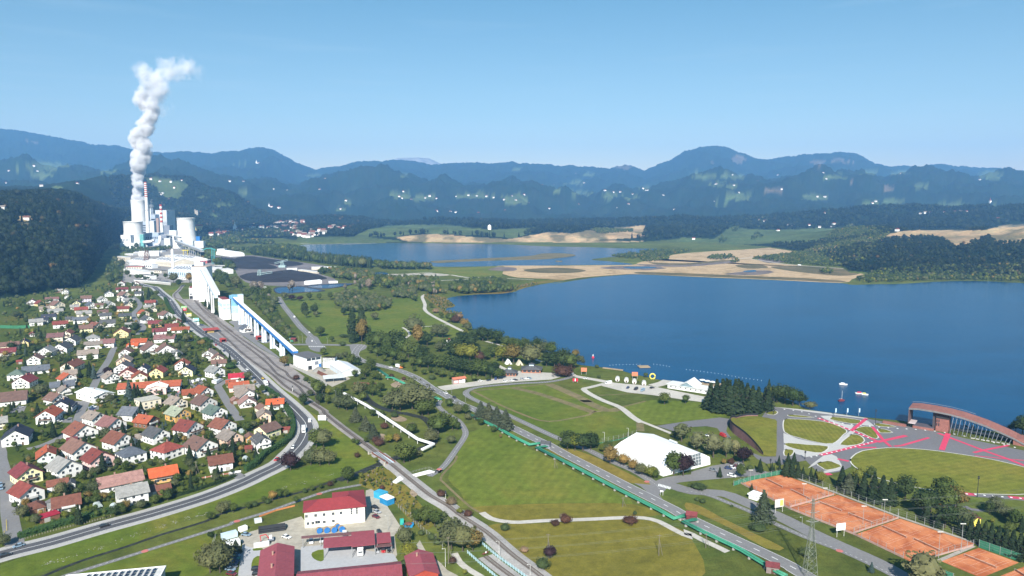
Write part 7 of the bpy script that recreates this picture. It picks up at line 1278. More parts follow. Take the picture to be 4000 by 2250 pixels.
while k<1350 and tries<90000:
    tries+=1; y=1105+950*rr.random()**1.3; x=rr.uniform(0,1150)
    if not pip(VP,[x],[y])[0]:continue
    p=G('Z',x,y)
    if any((p.x-a)**2+(p.y-b_)**2<(r_+1.4)**2 for a,b_,r_ in FOOT)or any((p-v).length_squared<30 for v in ROADPTS):continue
    kd=rr.choice('ddddobbkkkdoygc'); h=rr.uniform(2.5,5.5 if p.y<640 else 9.5)if kd !='c' else rr.uniform(5,11)
    if kd in 'br':h*=.6
    FOOT.append((p.x,p.y,h*.24)); k+=1; GS.append((h/p.y,p,h,kd))
GS.sort(key=lambda q:-q[0])
for _,p,h,kd in GS[:110]:tree(p,h,kd,'in garden '+zone(p),'garden trees of the village',1.2)
GS=GS[110:]
# clipped hedges along the main road and in gardens
def hedge(label,pts,w,h,m):
    q=resample(pts,.9); rs=np.random.RandomState(len(q)); mb=MB()
    hm_=MB(); A=offset_line([p for p,d in q],w*.38); B_=offset_line([p for p,d in q],-w*.38)
    hm_.hull([(v.x,v.y,0)for v in A]+[(v.x,v.y,0)for v in reversed(B_)],[(v.x,v.y,h*.88)for v in A]+[(v.x,v.y,h*.88)for v in reversed(B_)])
    for p,d in q:
        n=Vector((-d.y,d.x,0))
        for _ in range(10):
            s=rs.choice((-1,0,1)); c=p+d*rs.uniform(0,.9)+n*(w*.5*(s if s else rs.uniform(-1,1)))+Vector((0,0,h*(rs.uniform(.1,1)if s else 1))); z=rs.uniform(.2,.42); a=Vector(rs.normal(0,1,3)).normalized(); b_=a.orthogonal().normalized()
            hm_.add([c-a*z,c+b_*z,c+a*z,c-b_*z],[(0,1,2,3)])
    return tag(ob('hedge',hm_,m),label,'hedge')
hedge('tall clipped green hedge following the bend of the main road',line(('D',1880,720,1960,860,2000,980,2000,1120,1930,1230,1780,1330,1600,1430),('F',560,120,440,180)),3.2,3.4,LEAF['h'])
hedge('dark low hedge above the pavement of the lower main road',line(('E',1300,640,1700,530,2100,420,2500,290),('F',100,330,300,250,340,225)),2.0,1.4,LEAF['k']); hedge('bright green hedge behind the picket fence',line(('E',210,920,400,860,700,770,950,700,1250,630)),4.5,2.2,LEAF['h']); hedge('yellow green hedge below the ochre house',line(('D',570,850,640,920,720,980)),1.6,2.4,LEAF['y']); hedge('yellow green hedge right of the white house with grey roof',line(('E',970,80,1010,150,1060,230)),1.4,2.4,LEAF['h']); hedge('green hedge along the upper main road',line(('X',1260,970,1320,1120,1420,1280)),4,3.5,LEAF['h']); hedge('hedge between main road and village gardens in the middle',line(('D',1610,480,1700,540,1790,600)),3,2.6,LEAF['h']); hedge('green hedge left of the terraced lot by the upper road',line(('B',600,880,700,865,840,880)),5,3,LEAF['h']); hedge('straight hedge left of the slate roofed house',line(('C',100,150,330,20)),1.2,1.6,LEAF['h'])
# ---- woods that read as one mass: instances scattered by geometry nodes
def scatter_gn(name,pts,hs,kinds,cols,label,ang=None):
    n=len(pts); me=bpy.data.meshes.new(name); me.vertices.add(n); me.vertices.foreach_set('co',np.asarray(pts,np.float32).ravel()); rs=np.random.RandomState(n)
    a=me.attributes.new('scl','FLOAT_VECTOR','POINT'); w=hs*rs.uniform(.85,1.2,n); a.data.foreach_set('vector',np.stack([w,w,hs],-1).astype(np.float32).ravel())
    a=me.attributes.new('rot','FLOAT_VECTOR','POINT'); a.data.foreach_set('vector',np.stack([0*hs,0*hs,rs.uniform(0,6.28,n)],-1).astype(np.float32).ravel()); a=me.attributes.new('knd','INT','POINT'); a.data.foreach_set('value',np.asarray(kinds,np.int32))
    o=bpy.data.objects.new(name,me); C.objects.link(o); tag(o,kind='stuff')
    col=bpy.data.collections.new(name+'_kinds')
    for i,(kd,v,nl)in enumerate(cols):
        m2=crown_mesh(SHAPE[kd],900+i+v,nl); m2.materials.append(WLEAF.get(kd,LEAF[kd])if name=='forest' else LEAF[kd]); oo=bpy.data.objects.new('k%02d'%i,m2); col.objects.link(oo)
    ng=bpy.data.node_groups.new(name,'GeometryNodeTree'); ng.interface.new_socket('Geometry',in_out='INPUT',socket_type='NodeSocketGeometry'); ng.interface.new_socket('Geometry',in_out='OUTPUT',socket_type='NodeSocketGeometry')
    gi=ng.nodes.new('NodeGroupInput'); go=ng.nodes.new('NodeGroupOutput'); ip=ng.nodes.new('GeometryNodeInstanceOnPoints'); ci=ng.nodes.new('GeometryNodeCollectionInfo'); ci.inputs['Collection'].default_value=col; ci.inputs['Separate Children'].default_value=True; ci.inputs['Reset Children'].default_value=True
    def na(nm,ty):q=ng.nodes.new('GeometryNodeInputNamedAttribute'); q.data_type=ty; q.inputs['Name'].default_value=nm; return next(s for s in q.outputs if s.enabled and s.name=='Attribute')
    L=ng.links.new; L(gi.outputs[0],ip.inputs['Points']); L(ci.outputs[0],ip.inputs['Instance']); ip.inputs['Pick Instance'].default_value=True; L(na('knd','INT'),ip.inputs['Instance Index']); L(na('scl','FLOAT_VECTOR'),ip.inputs['Scale']); L(na('rot','FLOAT_VECTOR'),ip.inputs['Rotation']); L(ip.outputs[0],go.inputs[0])
    md=o.modifiers.new('woods','NODES'); md.node_group=ng; return o
WK=[('d',0,240),('k',1,240),('k',2,240),('d',3,240),('c',0,260),('c',1,260),('o',0,240),('g',0,240),('y',0,240),('l',0,200),('x',0,200)]
def seed_area(u0,u1,y0,y1,n,hr,wts,seed,dens=None,cls=1,name='forest'):
    rs=np.random.RandomState(seed); yy=np.sqrt(rs.uniform(y0**2,y1**2,n)); uu=rs.uniform(u0,u1,n); X=uu*yy; Z=hgt(X,yy); ok=classes(X,yy,Z)==cls
    px,py=project(X,yy,Z); return X[ok],yy[ok],Z[ok],rs.uniform(hr[0],hr[1],ok.sum()),rs.choice(len(WK),ok.sum(),p=np.array(wts)/sum(wts))
def merge(*a):return[np.concatenate(q)for q in zip(*a)]
def keep_out(d):
    X,Y,Z,h,k_=d; ok=np.ones(len(X),bool)
    for o in C.objects:
        if o.get('category')in('house','church','ruin','hut')and o.location.y>1200:ok&=(X-o.location.x)**2+(Y-o.location.y+12)**2>22**2
    return[q[ok]for q in(X,Y,Z,h,k_)]
A=merge(seed_area(-.80,-.50,1000,3100,15000,(13,22),(5,7,7,5,4,3,2,.35,.2,0,0),1),seed_area(.36,.80,1400,2700,9000,(7,13),(6,5,4,6,2,1,2,.3,.4,0,0),2),seed_area(-.55,-.20,2800,4500,9000,(15,24),(5,6,6,5,3,2,1,.3,.2,0,0),3),seed_area(-.22,.80,2900,4400,15000,(16,26),(3,5,5,3,6,6,1,0,0,0,0),4))
scatter_gn('garden_shrubs',[tuple(q[1])for q in GS],np.array([q[2]for q in GS]),[{'d':0,'o':6,'b':3,'k':1,'y':8,'g':7,'c':4}[q[3]]for q in GS],WK,'garden shrubs')
A=keep_out(A); scatter_gn('forest',np.stack(A[:3],-1),A[3],A[4],WK,'forest')
def grove(polys,spacing,hr,wts,name,seed,jit=.8):
    P_=[]; rs=np.random.RandomState(seed)
    for pl in polys:
        x0,x1=min(p[0]for p in pl),max(p[0]for p in pl); y0,y1=min(p[1]for p in pl),max(p[1]for p in pl); gx,gy=np.meshgrid(np.arange(x0,x1,spacing),np.arange(y0,y1,spacing)); q=np.stack([gx.ravel(),gy.ravel()],-1); q=q+rs.uniform(-.5,.5,q.shape)*spacing*jit*1.6; P_.append(q[pip(pl,q[:,0],q[:,1])])
    q=np.concatenate(P_); n=len(q); z=hgt(q[:,0],q[:,1]); return scatter_gn(name,np.stack([q[:,0],q[:,1],z],-1),rs.uniform(hr[0],hr[1],n),rs.choice(len(WK),n,p=np.array(wts)/sum(wts)),WK,name)
grove([poly(('R',40,560,30,470,200,420,480,470,640,510,640,600,420,630,180,640)),poly(('R',660,400,800,350,920,380,940,520,840,480,680,470))],6,(7,12),(2,1,1,2,0,0,8,.5,0,0,.3),'willow_wood',1)
grove([poly(('R',1370,415,1290,380,1360,330,1600,300,1800,290,1950,330,2050,400,1800,415,1500,430))],7,(8,15),(5,3,3,5,1,1,3,.5,0,0,0),'shore_wood',2)
grove([poly(('R',500,360,640,330,1180,320,1200,420,1020,410,920,380,800,340,640,370)),poly(('R',240,330,480,260,700,280,1180,280,1180,330,600,330,300,380)),poly(('R',1020,430,1180,400,1280,430,1130,440)),poly(('R',0,200,200,210,480,260,200,280,0,250))],8,(9,16),(4,2,2,4,1,1,5,1.5,1.2,0,2.0),'mid_valley_wood',3)
grove([poly(('B',1330,200,1480,160,1700,290,1730,470,1860,690,1980,830,1900,860,1760,700,1600,500,1400,300))],6.5,(7,14),(5,3,3,5,1,1,3,.4,.3,0,.6),'avenue_wood',14)
grove([poly(('R',440,110,560,150,900,155,1120,155,1110,130,800,130,560,115))],10,(12,20),(4,2,2,4,1,1,3,1,.5,0,0),'lake_edge_trees',4)
grove([poly(('Q',1270,590,1700,640,2060,690,2300,720,2574,740,2574,700,2300,670,1900,620,1500,560)),poly(('Q',800,530,1000,560,1300,590,1500,570,1200,520,900,510))],9,(16,27),(1,1,1,1,0,0,1,0,0,7,0),'poplar_rows',5)
grove([poly(('Q',1800,820,2000,800,2300,850,2574,880,2574,820,2200,780,1900,770))],9,(9,15),(4,3,3,4,1,1,2,1,.8,0,.3),'basin_wood',6)
grove([poly(('Q',160,330,500,340,800,300,1250,300,1700,310,1720,290,1200,262,700,280,400,300)),poly(('Q',60,420,300,440,640,510,900,480,1250,440,1500,450,1640,490,1620,520,1200,480,800,510,500,470,450,400,800,380,1140,400,1200,370,700,350,300,370)),poly(('Q',60,545,200,560,330,640,560,720,640,760,500,760,260,640,60,590)),poly(('Q',240,840,420,840,560,900,640,1010,560,1060,430,960,300,960))],15,(13,22),(5,4,4,5,1,1,3,.6,.3,0,0),'park_trees',7)
grove([poly(('O',2190,835,2330,810,2420,830,2330,850)),poly(('P',0,800,0,745,180,735,350,740,200,770,190,800,60,815)),poly(('P',440,795,500,772,610,772,640,790,560,800)),poly(('P',600,815,650,800,670,812,630,822)),poly(('P',760,790,1000,760,1140,745,1300,700,1560,650,1730,640,1740,700,1600,760,1500,850,1300,845,1000,825)),poly(('P',1180,880,1260,865,1300,890,1240,895)),poly(('P',1440,935,1560,890,1700,880,2576,880,2900,900,2900,970,2576,945,2300,940,2000,935,1700,950,1500,955)),poly(('O',2020,700,2130,672,2340,680,2340,708,2100,716))],8,(5,10),(5,4,3,5,2,1,4,.5,2,0,0),'shore_scrub',8)
grove([poly(('R',1000,440,1100,440,1260,480,1360,555,1290,575,1240,600,1300,625,1440,650,1430,690,1330,660,1230,620,1130,540,1060,470)),poly(('R',1960,380,2060,335,2250,300,2300,320,2100,360))],4,(2,4),(2,1,1,2,0,0,3,5,.5,0,4),'reeds',9)
grove([poly(('P',600,660,650,620,660,660)),poly(('P',740,690,780,670,830,685,780,695)),poly(('P',1300,670,1400,640,1440,650,1330,675)),poly(('P',600,600,800,640,900,610,860,590,700,595)),poly(('P',1240,640,1250,600,1270,640)),poly(('P',1500,600,1560,585,1560,605)),poly(('P',500,690,570,670,580,690)),poly(('O',330,690,390,650,480,640,520,670,440,690))],22,(10,18),(5,4,3,5,2,1,2,.5,0,0,0),'meadow_trees',10)
grove([poly(('M',200,1010,700,1010,950,985,1000,1000,700,1050,300,1040)),poly(('A',1530,240,1640,60,1700,150,1760,330,1640,400,1560,400))],13,(10,17),(5,4,3,5,1,1,2,.6,.3,0,0),'estate_trees',12)
# tall grass and weeds on the rough banks, each tuft real leaves
grove([poly(('F',1720,330,1800,180,2000,140,2090,300,2330,450,2576,760,2400,830,2150,560,1960,400))],2.6,(.9,2.2),(3,1,0,3,0,0,4,4,1,0,5),'weeds',11)
# ------------------------------------------------------------------ steam of the power station: real volumes, thicker in the middle of each billow
sv=bpy.data.materials.new('steam'); sv.use_nodes=True; nt=sv.node_tree; nt.nodes.clear(); so=N(nt,'ShaderNodeOutputMaterial'); pv_=N(nt,'ShaderNodeVolumePrincipled'); pv_.inputs['Color'].default_value=(.97,.97,.98,1)
tc=N(nt,'ShaderNodeTexCoord').outputs['Object']; ge=N(nt,'ShaderNodeNewGeometry').outputs['Position']; ln=N(nt,'ShaderNodeVectorMath',operation='LENGTH'); lnk(nt,tc,ln.inputs[0])
n1_=noise(nt,.026,6,ge,.66); mr=N(nt,'ShaderNodeMath',operation='MULTIPLY_ADD'); lnk(nt,n1_,mr.inputs[0]); mr.inputs[1].default_value=2.9; mr.inputs[2].default_value=-1.5
s1=N(nt,'ShaderNodeMath',operation='ADD'); lnk(nt,mr.outputs[0],s1.inputs[0]); a1=N(nt,'ShaderNodeMath',operation='MULTIPLY_ADD'); lnk(nt,N(nt,'ShaderNodeObjectInfo').outputs['Alpha'],a1.inputs[0]); a1.inputs[1].default_value=.34; a1.inputs[2].default_value=.82; lnk(nt,a1.outputs[0],s1.inputs[1]); s2=N(nt,'ShaderNodeMath',operation='SUBTRACT'); lnk(nt,s1.outputs[0],s2.inputs[0]); lnk(nt,ln.outputs['Value'],s2.inputs[1])
s3=N(nt,'ShaderNodeMath',operation='MULTIPLY',use_clamp=False); lnk(nt,s2.outputs[0],s3.inputs[0]); oc=N(nt,'ShaderNodeObjectInfo').outputs['Alpha']; s4=N(nt,'ShaderNodeMath',operation='MULTIPLY'); lnk(nt,oc,s4.inputs[0]); s4.inputs[1].default_value=.34; lnk(nt,s4.outputs[0],s3.inputs[1])
s5=N(nt,'ShaderNodeMath',operation='MAXIMUM'); lnk(nt,s3.outputs[0],s5.inputs[0]); s5.inputs[1].default_value=0; lnk(nt,s5.outputs[0],pv_.inputs['Density']); lnk(nt,pv_.outputs[0],so.inputs['Volume'])
mb=MB(); mb.lathe([(math.cos(t)+1e-4,math.sin(t))for t in np.linspace(-1.5707,1.5707,11)],16,cap=False); pme=mb.mesh('puff'); pme.materials.append(sv)
def plume(label,pts,fr,Y,k=1.0):
    t=thing('steam_plume',label,'steam',AT(fr,pts[0][0],pts[0][1],Y)); t['kind']='thing'
    for i,(x,y,r,d)in enumerate(pts):
        p=AT(fr,x,y,Y+12*math.sin(i*2.1)); s=r*FR[fr][2]*Y/FPX*1.35; o=put('puff',pme,t,*(p-t.location)); o.scale=(s,s,s); o.color=(1,1,1,d*k)
plume('tall white steam plume rising from the tallest cooling tower into the sky',[(205,1485,48,1),(205,1420,44,1),(205,1350,46,1),(200,1280,48,1),(205,1210,55,1),(210,1140,62,1),(235,1075,75,1),(262,1020,66,1),(265,965,62,.8),(228,915,72,.9),(185,880,58,.9),(215,830,62,.8),(270,775,72,.7),(310,722,72,.6),(318,660,62,.6),(332,600,68,.6),(285,555,55,.7),(335,540,62,.6),(238,495,66,.3),(300,450,95,.2),(250,430,66,.25),(400,440,105,.09),(440,560,95,.05),(370,370,105,.13),(415,300,115,.11),(355,275,95,.13),(295,235,95,.11),(225,205,85,.10),(480,215,110,.08),(565,190,100,.08),(650,165,100,.08),(715,180,85,.07),(790,215,75,.04),(470,130,80,.04),(700,120,70,.04)],'S',2760)
plume('thin white steam wisp beside the pale boiler house',[(715,500,40,.2),(705,440,34,.2),(690,380,30,.16),(690,320,26,.12),(700,290,22,.08)],'M',2740)
# ------------------------------------------------------------------ vehicles
def paint(c):return mat(c,rough=.3,var=.04,scale=1,name='car_paint',spec=.5)
PA={'w':(.75,.75,.74),'k':(.02,.02,.023),'s':(.38,.39,.41),'r':(.42,.02,.025),'n':(.03,.045,.12),'g':(.17,.18,.19),'m':(.13,.02,.03),'b':(.20,.28,.36),'y':(.62,.42,.03),'o':(.66,.19,.03),'t':(.05,.20,.17)}; PN={'w':'white','k':'black','s':'silver','r':'red','n':'navy blue','g':'grey','m':'maroon','b':'pale blue','y':'yellow','o':'orange','t':'teal'}
TYRE=mat((.02,.02,.02),name='tyre'); WHL=MB(); WHL.lathe([(.32,-.1),(.32,.1)],10); WHL.v=[(x,z,y+.32)for x,y,z in WHL.v]; WHM=WHL.mesh('wheel'); WHM.materials.append(TYRE)
LAMP=mat((.7,.7,.65),name='lamp_glass',rough=.2); mb=MB(); mb.box(-.04,-.18,-.07,.04,.18,.07); HLM=mb.mesh('headlight'); HLM.materials.append(LAMP)
def xs(mb,prof,w0,w1,y=0):               # side outline (x, z) -> body narrowing towards the top
    zm=max(z for x,z in prof); z0=min(z for x,z in prof); k=lambda z:w0+(w1-w0)*(z-z0)/(zm-z0); mb.hull([(x,-k(z)/2,z)for x,z in prof],[(x,k(z)/2,z)for x,z in prof])
def vmesh(nm,prof,w0,w1):mb=MB(); xs(mb,prof,w0,w1); me=mb.mesh(nm); me.materials.append(paint(PA['w'])); return me
BODY={'c':vmesh('body',[(-2.1,.3),(2.1,.3),(2.15,.62),(1.2,.88),(-2.0,.92),(-2.12,.6)],1.74,1.68),'v':vmesh('body',[(-2.5,.35),(2.5,.35),(2.55,.9),(1.9,1.1),(1.3,2.0),(-2.5,2.05)],1.95,1.7),'t':vmesh('cab',[(2.2,.5),(4,.5),(4,1.6),(3.7,2.7),(2.2,2.7)],2.3,2.2),'p':vmesh('body',[(-3,.45),(3,.45),(3.1,1.2),(2.3,1.5),(2.2,2.7),(-3,2.7)],2.2,2.15)}
CABN=vmesh('roof',[(-1.75,.9),(.95,.88),(.25,1.42),(-1.35,1.45)],1.6,1.22); mb=MB(); xs(mb,[(-1.9,.94),(1.12,.9),(.34,1.36),(-1.46,1.38)],1.64,1.34); GLM=mb.mesh('windows'); GLM.materials.append(GLASS)
mb=MB(); mb.box(1.0,-.9,1.15,1.75,.9,1.7); VGL=mb.mesh('windscreen'); VGL.materials.append(GLASS); mb=MB(); mb.box(-4,-1.2,.9,2.1,1.2,3.3); CARGO=mb.mesh('cargo_box'); CARGO.materials.append(paint(PA['w']))
def car(fr,x,y,dx,dy,col,kind='c',where='',group='vehicles'):
    p=G(fr,x,y); q=G(fr,x+dx,y+dy); d=q-p; z=.13
    lab={'c':'car','v':'van','t':'box truck','p':'camper van'}[kind]; t=thing({'c':'car','v':'van','t':'truck','p':'camper'}[kind],'%s %s %s'%(PN[col],lab,where),lab.split()[-1],(p.x,p.y,z),math.atan2(d.y,d.x),group); m=paint(PA[col])
    b_=put('cab' if kind=='t' else 'body',BODY[kind],t,0,0,0); remat(b_,m); X=1.35
    if kind=='c':put('windows',GLM,t,0,0,0); r_=put('roof',CABN,t,0,0,.07); remat(r_,m); r_.scale=(.72,.95,1); r_.location.x=-.15
    elif kind=='t':c_=put('cargo_box',CARGO,t,0,0,0); g_=put('windscreen',VGL,t,2.28,0,.6); X=2.7
    else:g_=put('windscreen',VGL,t,0 if kind=='v' else .8,0,0 if kind=='v' else .5); X=1.6
    for sx_ in(-X,X):
        for sy_ in(-.78,.78):put('wheel',WHM,t,sx_,sy_*(1.25 if kind=='t' else 1),0)
    for sy_ in(-.6,.6):put('headlight',HLM,t,2.1 if kind=='c' else(3.98 if kind=='t' else 2.5),sy_,.62 if kind=='c' else .85)
CARS=[('driving on the lower main road','cars on the main road','E 1170 795 60 -17 k|E 205 1022 -60 18 b|E 60 1125 60 -17 k|F 805 52 -30 20 r|D 2005 1325 -45 55 w|D 2240 948 -5 -50 w v|D 2155 1090 2 60 w t|D 1565 330 -40 -40 y|D 1612 420 40 40 w t|D 1635 380 -30 -25 m|D 1342 203 35 30 w|D 1225 108 35 40 w|D 1175 72 30 30 g|B 895 918 40 40 r|B 1010 1003 -30 -35 n|B 310 412 25 40 k|B 478 605 30 35 b|B 165 228 -20 -20 k|B 245 277 25 30 w'),
 ('in the depot yard','cars of the depot','F 465 895 40 5 b|F 915 922 45 12 w|F 1905 590 20 8 k|F 1925 640 25 8 s|F 1915 695 25 10 m|F 1190 972 2 30 w|F 1305 958 2 30 w|F 1565 910 2 20 w v|F 1928 1075 4 30 s|F 1995 1070 3 30 r|F 2062 1066 3 30 k|F 1738 1085 2 30 w t|F 350 1125 40 8 b|F 345 1155 40 8 t|F 335 1188 40 8 n|F 312 1218 40 8 n|F 308 1252 40 8 g|F 288 1285 40 8 b|F 300 1335 40 8 m|F 580 1278 50 -6 k|F 590 1332 50 -6 k|F 1950 868 10 20 k'),
 ('by the railway station','cars by the railway station','B 640 625 20 30 w t|B 695 632 30 2 n|B 1415 770 40 2 k|B 1540 856 40 2 k|B 1612 770 20 20 w p|B 1390 720 30 2 r|B 1570 715 30 5 s'),
 ('on the avenue north of the junction','cars on the lake roads','B 2022 515 -30 -40 w v|B 2235 735 -30 -35 w|B 2278 858 5 -30 w|G 582 662 -40 -8 w|G 668 665 40 10 o t|G 1135 922 -40 -15 w|G 1225 968 40 20 k'),
 ('on the gravel car park by the lake','cars on the lake car parks','G 1640 780 10 -20 n v|G 1487 800 30 -4 w|G 1735 802 30 -3 w|G 1805 797 30 -3 w|G 1838 790 30 -3 k|G 1905 780 30 2 s|G 1950 776 30 2 w|G 1978 774 30 2 b|I 650 560 -30 20 n|I 732 575 -30 15 k v|I 800 588 -30 15 b v|I 895 560 30 -5 k|I 455 518 -40 8 w p|G 2545 775 20 -4 w|I 1610 1045 20 10 r v|I 1465 1042 30 0 w|I 1505 1390 30 5 g|I 1662 1372 30 5 n|I 1702 1366 30 5 w|I 1748 1356 30 5 m|I 1782 1348 30 5 w|I 1690 1442 30 4 w|c 895 60 60 15 w'),
 ('parked in the village','cars parked in the village','C 1060 985 35 -45 w|C 1320 755 40 2 b|C 1330 775 40 2 n|C 1350 740 40 2 w|C 180 738 -30 10 k|C 295 748 30 -5 s|C 850 955 40 -10 w|C 1060 755 40 3 o|C 2480 640 30 -30 n|C 2450 700 30 -30 w|D 570 385 40 -40 w p|D 600 395 40 -40 w|D 640 375 40 -40 w p|D 720 360 30 10 w v|D 880 390 40 -20 w p|D 910 400 40 -20 w p|D 940 380 40 -20 w p|D 860 310 10 20 s|D 660 295 30 5 k|A 1540 1150 30 2 b|A 480 1390 30 10 w v|E 8 335 4 30 b|E 12 375 4 30 b|D 1010 300 20 20 w|D 370 520 20 -20 r|D 380 540 20 -20 n|X 1160 590 30 8 n|X 1050 590 30 8 w|X 1100 610 30 8 s|X 1250 610 30 8 b|X 1300 620 30 8 n|X 900 600 30 6 w|X 1200 625 30 8 g|X 1020 625 30 8 s|P 1070 838 30 2 w t')]
for wh,gp,s in CARS:
    for e in s.split('|'):q=e.split(); car(q[0],*map(float,q[1:5]),q[5],q[6]if len(q)>6 else 'c',wh,gp)
# ------------------------------------------------------------------ masts, poles, wires
def pole(label,fr,x,yb,yt,kind='lamp',name='light_mast',cat='lamp post',m=None,r=.11,group=None):
    p=G(fr,x,yb); h=ztop(fr,x,yt,p); t=thing(name,label,cat,p,0,group); m=m or STEEL; mb=MB(); mb.tube((0,0,0),(0,0,h),r,6,r*.6); ob('pole',mb,m,t)
    if kind=='flood':
        mb=MB(); mb.tube((-1,0,h+.05),(1,0,h+.05),.06,5); ob('cross_bar',mb,m,t)
        for s in(-.9,-.3,.3,.9):mb=MB(); mb.box(s-.22,-.25,h+.12,s+.22,.1,h+.45); ob('floodlight',mb,LAMP,t)
    elif kind=='lamp':mb=MB(); mb.tube((0,0,h),(-.9,-.4,h+.15),.05,5); ob('arm',mb,m,t); mb=MB(); mb.box(-1.3,-.6,h+.1,-.8,-.3,h+.22); ob('lamp_head',mb,LAMP,t)
    elif kind=='spots':
        for k in range(4):mb=MB(); mb.box(-.45+.5*(k%2),-.3,h-.6-.8*(k//2),-.05+.5*(k%2),.1,h-.1-.8*(k//2)); ob('spotlight',mb,m,t)
    elif kind=='wood':mb=MB(); mb.box(-.9,-.06,h-.6,.9,.06,h-.45); ob('cross_arm',mb,m,t); mb=MB(); [mb.lathe([(.06,h-.44),(.05,h-.2)],5,s)for s in(-.8,0,.8)]; ob('insulator',mb,DK,t); mb=MB(); mb.tube((1.6,.4,0),(.05,0,h*.8),.09,5); ob('strut',mb,m,t)
    elif kind=='signal':mb=MB(); mb.box(-.35,-.15,h-1.6,.35,.15,h); ob('signal_head',mb,DK,t)
    elif kind=='flag':mb=MB(); mb.box(.05,-.02,h-3,.9,.02,h-.1); ob('flag',mb,PBLUE,t)
    return t
for x,yb,yt,fr in((1165,645,447,'K'),(1715,1030,772,'K'),(1942,970,690,'K'),(955,690,512,'K'),(358,395,287,'K'),(570,420,330,'K'),(1240,170,-60,'c')):pole('white floodlight mast by the clay courts',fr,x,yb,yt,'flood',group='court floodlights')
for x,yb,yt,fr in((2105,1268,1055,'J'),(1078,552,385,'J'),(372,888,800,'J'),(56,436,275,'J'),(22,990,880,'J')):pole('black spotlight mast on the plaza',fr,x,yb,yt,'spots',m=DK,r=.2,group='plaza spotlight masts')
for x,yb,yt,fr in((1030,1010,700,'Y'),(1930,905,575,'Y'),(2452,1150,965,'Y'),(415,1105,1000,'I'),(655,1062,960,'I')):pole('white lamp post beside siding or ball court',fr,x,yb,yt,'lamp',m=FRAME,group='white lamp posts')
for x,yb,yt,fr in((1690,1370,1135,'b'),(800,905,730,'b'),(1050,1065,900,'b'),(1345,1262,1050,'b'),(2088,895,785,'B'),(2140,880,755,'B'),(2195,870,810,'B'),(2500,895,810,'B'),(1335,1005,930,'G'),(1197,925,870,'G'),(2245,985,840,'c'),(2000,1030,940,'F'),(2050,830,670,'F'),(205,435,330,'X'),(2310,400,340,'X')):pole('slim grey lamp post along road or railway',fr,x,yb,yt,'lamp',group='grey lamp posts')
pole('white railway mast beside the points','b',600,1165,1010,'signal','signal_mast','signal',FRAME,.25); pole('black railway signal beside the curved track','L',105,655,558,'signal','signal_mast','signal',FRAME)
TB=mat((.20,.17,.14),name='pole_timber')
for x,yb,yt,fr,lab in((1135,1240,990,'L','wooden power pole above the purple bush'),(2250,1215,1000,'L','wooden power pole in the lower meadow'),(1888,722,622,'L','wooden pole beside the pipeline on the field'),(1203,332,235,'L','short wooden pole beside the long pipeline'),(1080,955,500,'Y','tall wooden power pole by the depot lane'),(2195,165+45,60,'E','wooden pole in the garden beside the brick fence'),(380,1440,1150,'c','wooden pole in front of the lower pipeline')):pole(lab,fr,x,yb,yt,'wood','power_pole','power pole',TB,.16)
for x in(675,793,912):pole('white flagpole on the lake wall of the plaza','J',x,450,372,'flag','flagpole','flagpole',FRAME,.06,'flagpoles')
PYL=mat((.20,.22,.18),name='pylon_steel'); p=G('K',420,1215); h=ztop('K',458,432,p); t=thing('power_pylon','tall grey lattice power pylon in front of the pine','pylon',p); mb=MB(); lattice(mb,(0,0,0),4.6,1.3,h*.62,7,.095); ob('leg_frame',mb,PYL,t); mb=MB(); lattice(mb,(0,0,h*.62),1.3,.5,h*.38,7,.07); ob('head_frame',mb,PYL,t); WIRE=mat((.16,.18,.16),name='wire')
ends=[]
for f in(.70,.82,.94):
    mb=MB()
    for s in(-1,1):mb.tube((0,-.3,h*f),(s*2.6,0,h*f+.5),.07,4); mb.tube((0,.3,h*f),(s*2.6,0,h*f+.5),.07,4); mb.tube((0,0,h*f+1.2),(s*2.6,0,h*f+.5),.05,4); ends.append(p+Vector((s*2.6,0,h*f-.3)))
    ob('cross_arm',mb,STEEL,t)
far_=G('L',-300,1900)
for i,e in enumerate(ends):
    q=far_+(e-p)+Vector((0,0,0)); pts=[e.lerp(q,k/12)-Vector((0,0,4*3.2*(k/12)*(1-k/12)))for k in range(13)]; q2=p+(p-far_).normalized()*160; pts2=[e.lerp(q2+(e-p),k/8)-Vector((0,0,4*2.5*(k/8)*(1-k/8)))for k in range(9)]; mb=MB(); mb.path(pts,.022,4); mb.path(pts2,.022,4); w_=ob('conductor',mb,WIRE,t); w_.location=-p
